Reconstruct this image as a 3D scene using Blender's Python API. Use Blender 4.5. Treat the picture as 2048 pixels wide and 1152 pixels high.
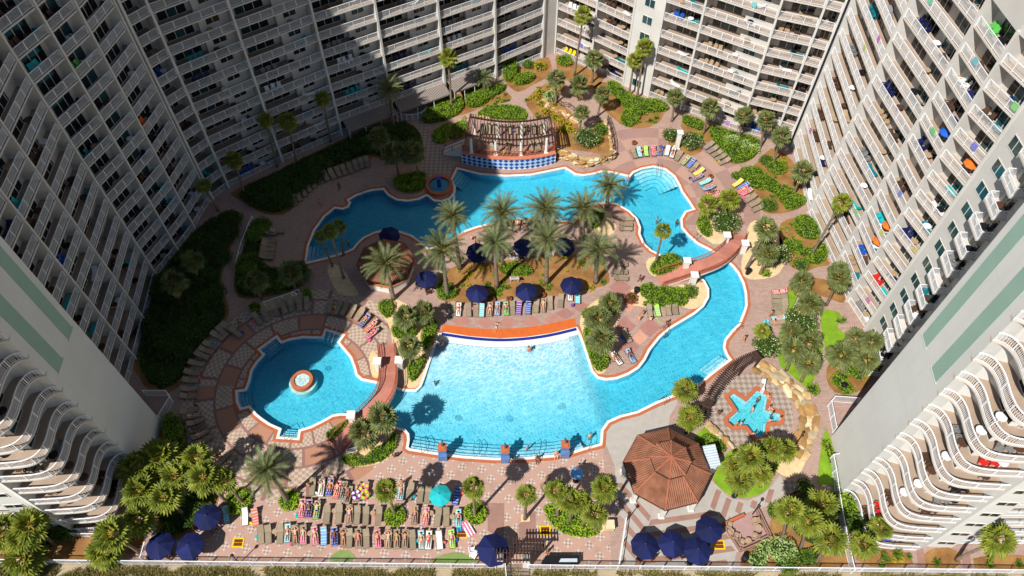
import bpy, bmesh, math, random
from mathutils import Vector, Matrix, noise
from mathutils.geometry import tessellate_polygon
RAD = math.radians
scene = bpy.context.scene
for o in list(bpy.data.objects): bpy.data.objects.remove(o)
col = scene.collection
random.seed(7)
# ---------------------------------------------------------------- camera, sky, sun, exposure
PITCH = 54.03            # degrees below the horizon
CAM_H = 81.0             # drone height in metres
cam_d = bpy.data.cameras.new('camera'); cam = bpy.data.objects.new('camera', cam_d); col.objects.link(cam)
cam.location = (0, 0, CAM_H); cam.rotation_euler = (RAD(90-PITCH), 0, 0)
cam_d.sensor_width = 36; cam_d.lens = 26.016; cam_d.clip_start = 1; cam_d.clip_end = 5000
scene.camera = cam
SUN_EL, SUN_AZ = 50.0, 50.0      # shadows fall towards +x +y, SUN_AZ degrees from +x
world = bpy.data.worlds.new('World'); scene.world = world; world.use_nodes = True
wn = world.node_tree; bg = wn.nodes['Background']
sky = wn.nodes.new('ShaderNodeTexSky'); sky.sky_type = 'NISHITA'; sky.sun_disc = False
sky.sun_elevation = RAD(SUN_EL); sky.air_density = 1.0; sky.dust_density = 0.0; sky.ozone_density = 3.0
sdx, sdy = -math.cos(RAD(SUN_AZ)), -math.sin(RAD(SUN_AZ))
sky.sun_rotation = math.atan2(sdx, sdy)
wn.links.new(sky.outputs[0], bg.inputs[0]); bg.inputs[1].default_value = 0.066
sd = bpy.data.lights.new('sun', 'SUN'); sun = bpy.data.objects.new('sun', sd); col.objects.link(sun)
sd.energy = 5.0; sd.angle = RAD(0.5); sd.color = (1.0, 0.975, 0.93)
sv = Vector((sdx*math.cos(RAD(SUN_EL)), sdy*math.cos(RAD(SUN_EL)), math.sin(RAD(SUN_EL))))
sun.rotation_euler = sv.to_track_quat('Z', 'Y').to_euler(); sun.location = (-80, -80, 120)
scene.view_settings.view_transform = 'Standard'; scene.view_settings.look = 'None'
scene.view_settings.exposure = 0.18; scene.view_settings.gamma = 1.0
scene.render.engine = 'CYCLES'
scene.cycles.max_bounces = 4; scene.cycles.transparent_max_bounces = 8; scene.cycles.diffuse_bounces = 2
# ---------------------------------------------------------------- survey: aerial reading -> plan metres on a level z
FX = 1480.0; SP, CP = math.sin(RAD(PITCH)), math.cos(RAD(PITCH))
def G(a, b, z=0.0):
    u = (a-1024)/FX; v = (b-576)/FX; s = (CAM_H-z)/(SP+v*CP)
    return Vector((u*s, s*(CP-v*SP), z))
def sheet(x0, y0, s): return lambda x, y: (x0+x/s, y0+y/s)
A = sheet(400,280,4); B = sheet(800,90,4); C = sheet(1200,150,4); D = sheet(820,330,4); E = sheet(1240,360,4)
Fq = sheet(330,520,4); Gq = sheet(740,520,4); Hq = sheet(1140,540,4); I = sheet(240,760,4); J = sheet(640,760,4); K = sheet(1080,760,4)
L = sheet(240,940,5.43); Mq = sheet(580,940,5.43); Nq = sheet(920,940,5.43); O = sheet(1220,940,5.43); Q = sheet(1520,880,3.879)
T0 = sheet(0,768,3); W0 = sheet(0,384,3); V0 = sheet(1536,384,3)
def S1(x, y): return (x, y)
def pts(f, *xy): return [f(xy[i], xy[i+1]) for i in range(0, len(xy), 2)]
def plan(pp, z=0.0): return [G(a, b, z).xy for a, b in pp]
# ---------------------------------------------------------------- colour and material helpers
def lin(c): c /= 255.0; return c/12.92 if c <= 0.04045 else ((c+0.055)/1.055)**2.4
def rgb(r, g, b): return (lin(r), lin(g), lin(b), 1)
class NM:
    def __init__(s, name, rough=0.8, spec=0.3, metal=0.0):
        s.m = bpy.data.materials.new(name); s.m.use_nodes = True; s.nt = s.m.node_tree
        s.b = s.nt.nodes['Principled BSDF']; s.b.inputs['Roughness'].default_value = rough
        s.b.inputs['Specular IOR Level'].default_value = spec; s.b.inputs['Metallic'].default_value = metal
    def n(s, t): return s.nt.nodes.new(t)
    def lk(s, a, b):
        if hasattr(a, 'links'): s.nt.links.new(a, b)
        else: b.default_value = a
    def math(s, op, a, b=None, c=None):
        n = s.n('ShaderNodeMath'); n.operation = op
        for i, v in enumerate((a, b, c)):
            if v is not None: s.lk(v, n.inputs[i])
        return n.outputs[0]
    def mix(s, f, a, b, typ='MIX'):
        n = s.n('ShaderNodeMix'); n.data_type = 'RGBA'; n.blend_type = typ
        s.lk(f, n.inputs[0]); s.lk(a, n.inputs[6]); s.lk(b, n.inputs[7]); return n.outputs[2]
    def pos(s, world=True):
        if world: return s.n('ShaderNodeNewGeometry').outputs['Position']
        return s.n('ShaderNodeTexCoord').outputs['Object']
    def xyz(s, v):
        n = s.n('ShaderNodeSeparateXYZ'); s.lk(v, n.inputs[0]); return n.outputs
    def noise(s, vec, scale, detail=3, rough=.55):
        n = s.n('ShaderNodeTexNoise'); s.lk(vec, n.inputs['Vector']); n.inputs['Scale'].default_value = scale
        n.inputs['Detail'].default_value = detail; n.inputs['Roughness'].default_value = rough; return n.outputs[0]
    def voro(s, vec, scale, feat='F1'):
        n = s.n('ShaderNodeTexVoronoi'); n.feature = feat; s.lk(vec, n.inputs['Vector']); n.inputs['Scale'].default_value = scale
        return n.outputs
    def rng(s, v, a, b, c=0.0, d=1.0):
        n = s.n('ShaderNodeMapRange'); s.lk(v, n.inputs[0])
        for i, k in enumerate((a, b, c, d)): n.inputs[i+1].default_value = k
        return n.outputs[0]
    def rnd(s): return s.n('ShaderNodeObjectInfo').outputs['Random']
    def color(s, c): s.lk(c, s.b.inputs['Base Color'])
    def bump(s, h, strength=.3, dist=.05):
        n = s.n('ShaderNodeBump'); n.inputs['Strength'].default_value = strength; n.inputs['Distance'].default_value = dist
        s.lk(h, n.inputs['Height']); s.nt.links.new(n.outputs[0], s.b.inputs['Normal'])
def sc(c, k): return (min(1, c[0]*k), min(1, c[1]*k), min(1, c[2]*k), 1)
_mc = {}
def MAT(name, c, rough=.8, var=.18, scale=1.2, spec=.25, c2=None, bump=0, metal=0, world=True, obrand=0.0, fine=14):
    if name in _mc: return _mc[name]
    m = NM(name, rough, spec, metal); p = m.pos(world)
    f = m.rng(m.noise(p, scale, 4), .3, .7); g = m.rng(m.noise(p, fine, 2), .25, .75)
    base = m.mix(f, sc(c, 1-var), c2 if c2 else sc(c, 1+var))
    out = m.mix(m.math('MULTIPLY', g, .35), base, sc(c, 1-var*1.6))
    if obrand:
        k = m.rng(m.rnd(), 0, 1, 1-obrand, 1+obrand)
        n = m.n('ShaderNodeHueSaturation'); m.lk(k, n.inputs['Value']); m.lk(out, n.inputs['Color']); out = n.outputs[0]
    m.color(out)
    if bump: m.bump(m.noise(p, fine, 3), bump, .04)
    _mc[name] = m.m; return m.m
# ---------------------------------------------------------------- mesh builder
class MB:
    def __init__(s): s.v = []; s.f = []; s.mi = []
    def add(s, vs, fs, mi=0):
        o = len(s.v); s.v += [tuple(v) for v in vs]; s.f += [tuple(i+o for i in f) for f in fs]; s.mi += [mi]*len(fs); return s
    def box(s, x0, x1, y0, y1, z0, z1, mi=0):
        return s.add([(x0,y0,z0),(x1,y0,z0),(x1,y1,z0),(x0,y1,z0),(x0,y0,z1),(x1,y0,z1),(x1,y1,z1),(x0,y1,z1)],
              [(0,3,2,1),(4,5,6,7),(0,1,5,4),(1,2,6,5),(2,3,7,6),(3,0,4,7)], mi)
    def obox(s, c, sx, sy, sz, rz=0.0, mi=0, tilt=0.0):
        M = Matrix.Translation(c) @ Matrix.Rotation(rz, 4, 'Z') @ Matrix.Rotation(tilt, 4, 'X')
        v = [M @ Vector((a*sx/2, b*sy/2, d*sz/2)) for d in (-1,1) for a, b in ((-1,-1),(1,-1),(1,1),(-1,1))]
        return s.add(v, [(0,3,2,1),(4,5,6,7),(0,1,5,4),(1,2,6,5),(2,3,7,6),(3,0,4,7)], mi)
    def beam(s, a, b, w, h=None, mi=0):
        a = Vector(a); b = Vector(b); h = h or w; d = b-a
        if d.length < 1e-6: return s
        z = d.normalized(); u = Vector((0,0,1)) if abs(z.z) < .95 else Vector((0,1,0))
        x = z.cross(u).normalized()*(w/2); y = x.normalized().cross(z).normalized()*(h/2)
        v = [p+i*x+j*y for p in (a, b) for i, j in ((-1,-1),(1,-1),(1,1),(-1,1))]
        return s.add(v, [(0,3,2,1),(4,5,6,7),(0,1,5,4),(1,2,6,5),(2,3,7,6),(3,0,4,7)], mi)
    def tube(s, path, rad, n=6, mi=0, cap=True):
        path = [Vector(p) for p in path]; k = len(path); o = len(s.v)
        for i, p in enumerate(path):
            d = (path[min(i+1,k-1)]-path[max(i-1,0)]).normalized()
            u = Vector((0,0,1)) if abs(d.z) < .9 else Vector((1,0,0))
            x = d.cross(u).normalized(); y = x.cross(d)
            r = rad[i] if isinstance(rad, (list, tuple)) else rad
            s.v += [tuple(p+(x*math.cos(2*math.pi*j/n)+y*math.sin(2*math.pi*j/n))*r) for j in range(n)]
        for i in range(k-1):
            for j in range(n):
                s.f.append((o+i*n+j, o+i*n+(j+1)%n, o+(i+1)*n+(j+1)%n, o+(i+1)*n+j)); s.mi.append(mi)
        if cap:
            s.f.append(tuple(o+j for j in range(n))[::-1]); s.mi.append(mi)
            s.f.append(tuple(o+(k-1)*n+j for j in range(n))); s.mi.append(mi)
        return s
    def flat(s, poly, z=0.0, holes=(), mi=0):
        loops = [[Vector((p[0], p[1], 0)) for p in poly]] + [[Vector((p[0], p[1], 0)) for p in h] for h in holes]
        tris = tessellate_polygon(loops); al = [p for l in loops for p in l]
        fs = []
        for t in tris:
            a, b, c = (al[i] for i in t)
            fs.append(tuple(t) if (b-a).cross(c-a).z > 0 else tuple(t)[::-1])
        return s.add([(p.x, p.y, z) for p in al], fs, mi)
    def prism(s, poly, z0, z1, mi=0, bottom=False):
        n = len(poly); ar = sum(poly[i][0]*poly[(i+1)%n][1]-poly[(i+1)%n][0]*poly[i][1] for i in range(n))
        if ar < 0: poly = list(poly)[::-1]
        s.flat(poly, z1, mi=mi)
        vs = [(p[0], p[1], z0) for p in poly]+[(p[0], p[1], z1) for p in poly]
        s.add(vs, [(i, (i+1)%n, n+(i+1)%n, n+i) for i in range(n)], mi)
        if bottom: s.add([(p[0], p[1], z0) for p in poly], [tuple(range(n))[::-1]], mi)
        return s
    def strip(s, a, b, za, zb, closed=True, mi=0):
        n = len(a); vs = [(p[0], p[1], za) for p in a]+[(p[0], p[1], zb) for p in b]
        m = n if closed else n-1
        return s.add(vs, [(i, (i+1)%n, n+(i+1)%n, n+i) for i in range(m)], mi)
    def mesh(s, name, mats, smooth=False):
        me = bpy.data.meshes.new(name); me.from_pydata(s.v, [], s.f)
        for m in (mats if isinstance(mats, (list, tuple)) else [mats]): me.materials.append(m)
        me.polygons.foreach_set('material_index', s.mi)
        if smooth: me.polygons.foreach_set('use_smooth', [True]*len(s.f))
        me.update(); return me
    def build(s, name, mats, parent=None, loc=(0,0,0), rz=0.0, smooth=False):
        return OB(name, s.mesh(name, mats, smooth), parent, loc, rz)
def OB(name, me, parent=None, loc=(0,0,0), rz=0.0):
    o = bpy.data.objects.new(name, me); col.objects.link(o); o.location = loc; o.rotation_euler = (0,0,rz)
    if parent: o.parent = parent
    return o
def tag(o, label, cat, group=None):
    o['label'] = label; o['category'] = cat
    if group: o['group'] = group
    return o
def EMP(name, loc, label, cat, group=None, rz=0.0):
    o = bpy.data.objects.new(name, None); col.objects.link(o); o.location = loc; o.rotation_euler = (0,0,rz); o.empty_display_size = .3
    return tag(o, label, cat, group)
def struct(o): o['kind'] = 'structure'; return o
def stuff(o): o['kind'] = 'stuff'; return o
def offset(poly, d, closed=True):
    n = len(poly); out = []
    for i in range(n):
        p = Vector(poly[i][:2]); a = Vector(poly[(i-1)%n][:2]); b = Vector(poly[(i+1)%n][:2])
        if not closed and i == 0: a = p-(b-p)
        if not closed and i == n-1: b = p+(p-a)
        e = (p-a); f = (b-p)
        if e.length < 1e-6: e = f
        if f.length < 1e-6: f = e
        e.normalize(); f.normalize()
        n1 = Vector((-e.y, e.x)); n2 = Vector((-f.y, f.x)); m = n1+n2
        if m.length < .3: m = n1
        m.normalize(); k = max(.5, m.dot(n1)); out.append(p+m*(d/k))
    return out
def smooth_poly(poly, it=1, closed=True):
    for _ in range(it):
        out = []; n = len(poly)
        for i in range(n if closed else n-1):
            p = Vector(poly[i][:2]); q = Vector(poly[(i+1)%n][:2]); out += [p*.75+q*.25, p*.25+q*.75]
        if not closed: out = [Vector(poly[0][:2])]+out+[Vector(poly[-1][:2])]
        poly = out
    return poly
def inside(p, poly):
    c = False; n = len(poly); x, y = p[0], p[1]
    for i in range(n):
        a, b = poly[i], poly[i-1]
        if (a[1] > y) != (b[1] > y) and x < (b[0]-a[0])*(y-a[1])/(b[1]-a[1])+a[0]: c = not c
    return c
def area_ccw(poly):
    n = len(poly); return sum(poly[i][0]*poly[(i+1)%n][1]-poly[(i+1)%n][0]*poly[i][1] for i in range(n))/2
def ccw(poly): return list(poly) if area_ccw(poly) > 0 else list(poly)[::-1]
# ================================================================ ground, paving, pools
SAND = MAT('dune_sand', rgb(176,158,128), var=.2, scale=.5, bump=.3)
MULCH = MAT('pine_mulch', rgb(160,110,60), var=.38, scale=.5, c2=rgb(176,132,78), bump=.8, fine=7)
GRAVEL = MAT('tan_gravel', rgb(222,192,146), var=.15, scale=1.5, bump=.4, fine=20)
LAWN = MAT('lawn_green', rgb(124,160,34), var=.25, scale=.8, bump=.5, fine=26)
TURF = MAT('putting_turf', rgb(128,150,84), var=.15, scale=1.0)
CONC = MAT('grey_paver', rgb(176,168,158), var=.08, scale=1.2)
ORANGE = MAT('orange_brick', rgb(184,104,68), var=.14, scale=1.6, bump=.15)
COPE = MAT('white_coping', rgb(225,222,214), var=.06)
WHITE = MAT('white_stucco', rgb(232,226,215), var=.06, scale=.6, bump=.1)
BROWNP = MAT('brown_paver', rgb(156,120,106), var=.12, scale=1.0)
ROSEP = MAT('rose_paver', rgb(178,126,112), var=.12, scale=1.0)
pool_px = (pts(A,850,980, 870,840, 920,720, 1000,610, 1080,545, 1140,555, 1190,535, 1205,500, 1190,480, 1250,445, 1370,405, 1465,395, 1500,440, 1570,480, 1660,490, 1750,475, 1815,445)
 + [(868,402),(885,403),(901,397),(910,386),(911,373),(904,361)]
 + pts(B,460,990, 640,1035, 850,1050, 1050,1040, 1200,1010, 1320,985, 1400,1035, 1470,1045, 1560,1030, 1620,1012)
 + pts(C,120,785, 240,815, 270,780, 340,750, 430,735, 520,755, 590,810, 630,880, 650,930, 700,1000, 745,1070)
 + pts(E,520,250, 485,310, 490,380, 540,440, 620,510, 700,550, 770,590, 850,645, 900,690, 940,740, 980,820, 1000,900, 1005,1000)
 + pts(Hq,1390,330, 1350,430, 1290,490, 1235,560, 1225,620, 1250,680, 1275,715, 1200,770, 1110,840, 1010,930, 900,975, 790,1015, 680,1060)
 + pts(K,900,190, 780,250, 640,285, 540,330, 490,400, 485,480, 480,510, 350,545) + pts(J,2000,580, 1880,600, 1650,620, 1400,625, 1150,610, 950,585, 720,550, 705,540, 715,480, 710,430, 680,395, 640,385, 590,370)
 + [(760,846),(730,838)] + pts(I,1830,270, 1760,270, 1700,280, 1620,325, 1530,370, 1430,400, 1420,465, 1270,455, 1290,390, 1200,350, 1140,310, 1090,270, 1040,205, 970,225, 945,170, 940,95, 1010,85)
 + pts(Fq,680,970, 700,880, 740,820, 800,755, 760,715, 890,620, 925,665, 1000,640, 1100,622, 1200,625, 1265,625, 1290,565, 1420,605, 1380,660, 1430,720, 1480,780, 1510,860, 1525,920, 1570,960, 1690,985)
 + [(775,772),(795,779)] + pts(Gq,300,1050, 370,1050, 410,1010, 440,930, 500,750, 560,600, 600,592, 800,625, 1040,642, 1250,630, 1450,600, 1648,552, 1670,590, 1720,730, 1770,890)
 + pts(Hq,220,865, 290,880, 380,870, 470,835, 550,785, 600,720, 640,640, 720,540, 800,470, 900,410, 1000,350, 1070,290, 1110,220, 1110,150, 1080,90)
 + [(1400,552),(1382,540),(1362,531)] + pts(E,420,660, 330,600, 250,560, 190,500, 160,430, 165,380, 140,310, 80,250)
 + pts(D,1660,310, 1590,300, 1500,302, 1400,335, 1340,380, 1305,450, 1170,440, 1000,430, 850,435, 700,455, 540,490, 440,525)
 + [(905,476),(880,491),(857,497)] + pts(A,1750,800, 1690,760, 1600,730, 1500,715, 1400,735, 1310,775, 1260,820, 1220,870, 1150,900, 1000,945))
pool = ccw(plan(pool_px))
star_o = ccw(plan(pts(K,1545,70, 1640,135, 1725,50, 1855,112, 1838,220, 1955,250, 1950,355, 1838,372, 1832,475, 1715,495, 1640,395, 1535,402, 1470,345, 1474,300, 1542,240, 1470,130)))
star = offset(star_o, .4)
DECK = plan([(-700,1127.6),(2748,1154),(2748,30),(-700,30)])
DX0, DX1 = -120, 120
FY0 = lambda x: 22.05-.0099*x      # fence line
DECK = [(DX0, FY0(DX0)), (DX1, FY0(DX1)), (DX1, 160), (DX0, 160)]
# ---- one deck material: bricks, ring checker round the left pool, diamond clusters on the plaza, wedge sectors round the upper lobe
def deck_mat():
    m = NM('courtyard_pavers', .85, .2); p = m.pos(); x, y, z = m.xyz(p)
    big = m.rng(m.noise(p, .16, 3), .35, .65); fine = m.rng(m.noise(p, 9, 2), .3, .7)
    bt = m.n('ShaderNodeTexBrick'); m.lk(p, bt.inputs['Vector']); bt.inputs['Scale'].default_value = 1.0
    bt.inputs['Brick Width'].default_value = .42; bt.inputs['Row Height'].default_value = .21; bt.inputs['Mortar Size'].default_value = .012
    bt.inputs['Color1'].default_value = rgb(194,162,146); bt.inputs['Color2'].default_value = rgb(174,142,128); bt.inputs['Mortar'].default_value = rgb(118,98,92)
    base = m.mix(m.math('MULTIPLY', big, .5), bt.outputs[0], rgb(174,148,134))
    def gt(a, b): return m.math('GREATER_THAN', a, b)
    def lt(a, b): return m.math('LESS_THAN', a, b)
    def mul(*a):
        r = a[0]
        for q in a[1:]: r = m.math('MULTIPLY', r, q)
        return r
    # ring
    c = G(606, 772); dx = m.math('SUBTRACT', x, c.x); dy = m.math('SUBTRACT', y, c.y)
    r = m.math('SQRT', m.math('ADD', mul(dx, dx), mul(dy, dy))); th = m.math('ARCTAN2', dy, dx)
    u = m.math('MULTIPLY', th, 11.0)
    cell = m.math('MODULO', m.math('ADD', m.math('FLOOR', m.math('DIVIDE', r, .36)), m.math('FLOOR', m.math('ADD', m.math('DIVIDE', u, .4), 400))), 2.0)
    rr = m.math('FRACT', m.math('DIVIDE', m.math('SUBTRACT', r, 8.15), 2.35)); ring_i = m.math('FLOOR', m.math('DIVIDE', m.math('SUBTRACT', r, 8.15), 2.35))
    su = m.math('ADD', m.math('DIVIDE', u, 3.9), m.math('MULTIPLY', ring_i, .45)); uu = m.math('FRACT', m.math('ADD', su, 40))
    panel = mul(gt(rr, .13), gt(uu, .1)); plain = m.math('MODULO', m.math('ADD', m.math('FLOOR', m.math('ADD', su, 40)), ring_i), 4.0)
    plain = lt(plain, .5)
    chk = m.mix(cell, rgb(176,146,128), rgb(200,182,160))
    ringc = m.mix(panel, rgb(146,108,98), m.mix(plain, chk, rgb(184,132,104)))
    inring = mul(lt(r, 14.6), lt(x, -16.0))
    # plaza clusters
    ca, sa = math.cos(RAD(-6)), math.sin(RAD(-6))
    X = m.math('ADD', mul(x, ca), mul(y, sa)); Y = m.math('SUBTRACT', mul(y, ca), mul(x, sa)); 
    pu = m.math('ADD', m.math('ADD', m.math('DIVIDE', X, 2.3), m.math('DIVIDE', Y, 2.1)), 300.0); qu = m.math('ADD', m.math('SUBTRACT', m.math('DIVIDE', X, 2.3), m.math('DIVIDE', Y, 2.1)), 300.0)
    pf = m.math('SUBTRACT', m.math('FRACT', pu), .5); qf = m.math('SUBTRACT', m.math('FRACT', qu), .5)
    lx = m.math('MULTIPLY', m.math('ADD', pf, qf), 1.15); ly = m.math('MULTIPLY', m.math('SUBTRACT', pf, qf), 1.05)
    a = m.math('MULTIPLY', m.math('ADD', lx, ly), .7071); b = m.math('MULTIPLY', m.math('SUBTRACT', lx, ly), .7071)
    ia = m.math('ROUND', m.math('DIVIDE', a, .27)); ib = m.math('ROUND', m.math('DIVIDE', b, .27))
    par = m.math('MODULO', m.math('ADD', m.math('ADD', ia, ib), 20.0), 2.0)
    clus = lt(m.math('ADD', m.math('ABSOLUTE', lx), m.math('ABSOLUTE', ly)), .64)
    rose = m.mix(m.noise(p, .7, 2), rgb(198,158,138), rgb(186,150,134))
    plz = m.mix(clus, rose, m.mix(par, rgb(208,192,176), rgb(170,136,122)))
    inplz = mul(lt(m.math('ADD', y, mul(x, .0)), 36.6), gt(x, -40.0), lt(x, 10.6))
    # wedge sectors round the upper lobe
    c2 = G(1312, 395); ex = m.math('SUBTRACT', x, c2.x); ey = m.math('SUBTRACT', y, c2.y)
    r2 = m.math('SQRT', m.math('ADD', mul(ex, ex), mul(ey, ey))); t2 = m.math('ARCTAN2', ey, ex)
    sec = m.math('MODULO', m.math('ADD', m.math('FLOOR', m.math('MULTIPLY', m.math('ADD', t2, 10.0), 2.1)), m.math('FLOOR', m.math('DIVIDE', m.math('SUBTRACT', r2, 6.0), 2.3))), 2.0)
    wed = m.mix(sec, rgb(188,150,132), rgb(160,124,116)); inw = mul(lt(r2, 15.5), gt(x, 12.0), gt(y, 70.0))
    colr = m.mix(mul(inring, 1.0), base, ringc); colr = m.mix(mul(inw, .75), colr, wed); colr = m.mix(inplz, colr, plz)
    colr = m.mix(inring, colr, ringc)
    colr = m.mix(m.math('MULTIPLY', fine, .28), colr, sc(rgb(140,112,104), .8))
    stain = m.rng(m.noise(p, .3, 6, .75), .5, .72); colr = m.mix(m.math('MULTIPLY', stain, .42), colr, rgb(128,108,98))
    m.color(colr); m.bump(bt.outputs[1], .25, .02); return m.m
PAVE = deck_mat()
pool_hole = offset(pool, -.12); star_hole = offset(star, -.1)
struct(MB().flat(DECK, 0, holes=[pool_hole[::-1], star_hole[::-1]]).build('pavement', PAVE))
far = 3000
gp = [(-far,-far),(far,-far),(far,far),(-far,far)]
ground = struct(MB().flat(gp, -.12, holes=[DECK[::-1]]).build('ground', SAND))
# ---- pool basin
beach = [(G(*Gq(a,b)).x, G(*Gq(a,b)).y) for a, b in ((560,592),(800,625),(1040,642),(1250,630),(1450,600),(1660,552))]
def beach_y(x):
    if x <= beach[0][0]: return beach[0][1]
    for (x0,y0),(x1,y1) in zip(beach, beach[1:]):
        if x <= x1: return y0+(y1-y0)*(x-x0)/(x1-x0)
    return beach[-1][1]
def depth(x, y):
    if y > 58 or x > beach[-1][0]+3.5: return 1.25
    d = max(0.0, beach_y(x)-y)
    v = .01+.028*d+.0028*d*d
    if x < -13: v = max(v, min(1.2, .25*(-13-x)+.4))
    if x > beach[-1][0]-1: v = max(v, .28*(x-beach[-1][0]+1))
    return min(1.25, v)
PFLOOR = MAT('pool_plaster', rgb(214,222,226), rough=.6, var=.04, scale=.7)
PWALL = MAT('pool_wall_tile', rgb(196,224,236), rough=.4, var=.08, scale=2)
mb = MB(); NX, NY = 110, 92; x0, x1, y0, y1 = -39, 37, 30, 90
vs = [(x0+(x1-x0)*i/NX, y0+(y1-y0)*j/NY) for j in range(NY+1) for i in range(NX+1)]
mb.add([(x, y, -.03-depth(x, y)) for x, y in vs], [(j*(NX+1)+i, j*(NX+1)+i+1, (j+1)*(NX+1)+i+1, (j+1)*(NX+1)+i) for j in range(NY) for i in range(NX)], 0)
mb.strip(pool, pool, -1.6, .03, mi=1)
basin = struct(mb.build('swimming_pool', [PFLOOR, PWALL], smooth=False))
c_in, c_out = offset(pool, .05), offset(pool, -.27)
mb = MB(); mb.strip(c_out, c_in, .035, .035); mb.strip(c_in, c_in, .035, -.12); mb.strip(c_out, c_out, -.02, .035)
mb.build('coping', COPE, basin)
mb = MB(); o2 = offset(pool, -.27); o3 = offset(offset(pool, -.3), -.34); mb.strip(o3, o2, .02, .02); mb.build('brick_band', ORANGE, basin)
# steps under water along some banks: polyline (plan), number of treads
STEPM = MAT('step_plaster', rgb(214,226,230), rough=.6, var=.05); NOSE = MAT('step_nosing', rgb(84,128,156), rough=.4)
def steps(px, n, run=.45, z0=-.22, rise=.2, side=1):
    line = [Vector(q) for q in plan(px)]
    for i in range(n):
        a = offset(line, side*(i*run), False); b = offset(line, side*((i+1)*run), False); z = z0-rise*i
        mb = MB(); mb.strip(b, a, z, z, False) if side > 0 else mb.strip(a, b, z, z, False); mb.strip(b, b, z-rise, z, False)
        nb = offset(line, side*((i+1)*run-.06), False); mb.strip(b, nb, z+.004, z+.004, False, 1)
        mb.build('step', [STEPM, NOSE], basin)
steps(pts(K,350,545)+pts(J,2000,580, 1880,600, 1650,620, 1400,625, 1150,610, 950,585, 720,550), 4, .5, side=-1)
steps(pts(C,270,790, 340,757, 430,742, 520,762, 590,818, 628,885), 5, .6, side=-1)
steps(pts(I,1420,465, 1270,455), 4, .36, side=-1)
steps(pts(I,970,222, 945,170, 940,97), 4, .36, side=-1)
steps(pts(Fq,760,715, 890,620), 4, .36, side=-1)
steps(pts(Fq,1290,565, 1420,605), 4, .36, side=-1)
steps(pts(A,1150,900, 1000,945, 850,980, 870,840), 5, .5, side=-1)
steps([B(390,1085),B(460,990)], 5, .45, side=-1)
steps(pts(Hq,1265,722, 1200,770, 1110,840), 3, .5, side=-1)
for fp, r_ in ((J(1105,285),.45),(J(1515,290),.45),(J(1930,195),.45),(K(180,190),.45),(Fq(1290,830),.4)):
    c_ = G(*fp); zf = -.03-depth(c_.x, c_.y); MB().flat([(c_.x+math.cos(i*.5236)*r_, c_.y+math.sin(i*.5236)*r_) for i in range(12)], zf+.05).build('floor_jet', MAT('jet_grille', rgb(170,196,206)), basin)
a_ = [G(*Hq(x, y)) for x, y in ((260,890),(262,930),(275,1000),(300,1080))]
MB().strip([(q.x, q.y) for q in a_], [(q.x+.12, q.y) for q in a_], -1.2, -1.2, False).build('floor_line', NOSE, basin)
# ---- water
def water_mat(name, absorb, caustics=1.0):
    m = NM(name); nt = m.nt; nt.nodes.remove(m.b); out = nt.nodes['Material Output']
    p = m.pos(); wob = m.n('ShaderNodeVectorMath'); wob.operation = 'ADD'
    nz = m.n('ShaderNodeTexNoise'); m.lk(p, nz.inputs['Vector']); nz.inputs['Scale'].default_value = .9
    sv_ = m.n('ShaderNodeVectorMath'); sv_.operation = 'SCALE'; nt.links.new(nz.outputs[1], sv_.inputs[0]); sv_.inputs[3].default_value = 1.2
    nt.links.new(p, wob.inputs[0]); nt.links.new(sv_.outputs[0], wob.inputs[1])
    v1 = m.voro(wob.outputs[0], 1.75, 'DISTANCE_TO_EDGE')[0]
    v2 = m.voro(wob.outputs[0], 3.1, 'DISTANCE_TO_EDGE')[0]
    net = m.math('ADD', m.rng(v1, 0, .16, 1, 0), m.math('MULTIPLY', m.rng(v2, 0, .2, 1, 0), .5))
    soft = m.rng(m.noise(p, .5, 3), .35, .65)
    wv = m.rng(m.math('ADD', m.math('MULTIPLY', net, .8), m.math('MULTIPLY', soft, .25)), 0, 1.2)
    tc = m.mix(wv, (.55, .83, .92, 1), (1, 1, 1, 1)) if caustics else (.9,.97,.99,1)  # ripple net paints caustic light into the transmission colour
    tr = m.n('ShaderNodeBsdfTransparent'); m.lk(tc, tr.inputs[0])
    gl = m.n('ShaderNodeBsdfGlossy'); gl.inputs['Roughness'].default_value = .08
    bmp = m.n('ShaderNodeBump'); bmp.inputs['Strength'].default_value = .35; bmp.inputs['Distance'].default_value = .12
    m.lk(m.math('ADD', m.noise(p, 1.6, 4), m.math('MULTIPLY', net, .25)), bmp.inputs['Height']); nt.links.new(bmp.outputs[0], gl.inputs['Normal'])
    fr = m.n('ShaderNodeFresnel'); fr.inputs['IOR'].default_value = 1.33; nt.links.new(bmp.outputs[0], fr.inputs['Normal'])
    mx = m.n('ShaderNodeMixShader'); nt.links.new(fr.outputs[0], mx.inputs[0]); nt.links.new(tr.outputs[0], mx.inputs[1]); nt.links.new(gl.outputs[0], mx.inputs[2])
    nt.links.new(mx.outputs[0], out.inputs['Surface'])
    va = m.n('ShaderNodeVolumeAbsorption'); va.inputs['Color'].default_value = absorb; va.inputs['Density'].default_value = 1.0
    nt.links.new(va.outputs[0], out.inputs['Volume']); return m.m
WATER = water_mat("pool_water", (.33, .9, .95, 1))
wp = offset(pool, -.03)
struct(MB().prism(wp, -1.9, -.075, bottom=True).build('water', WATER))
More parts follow.
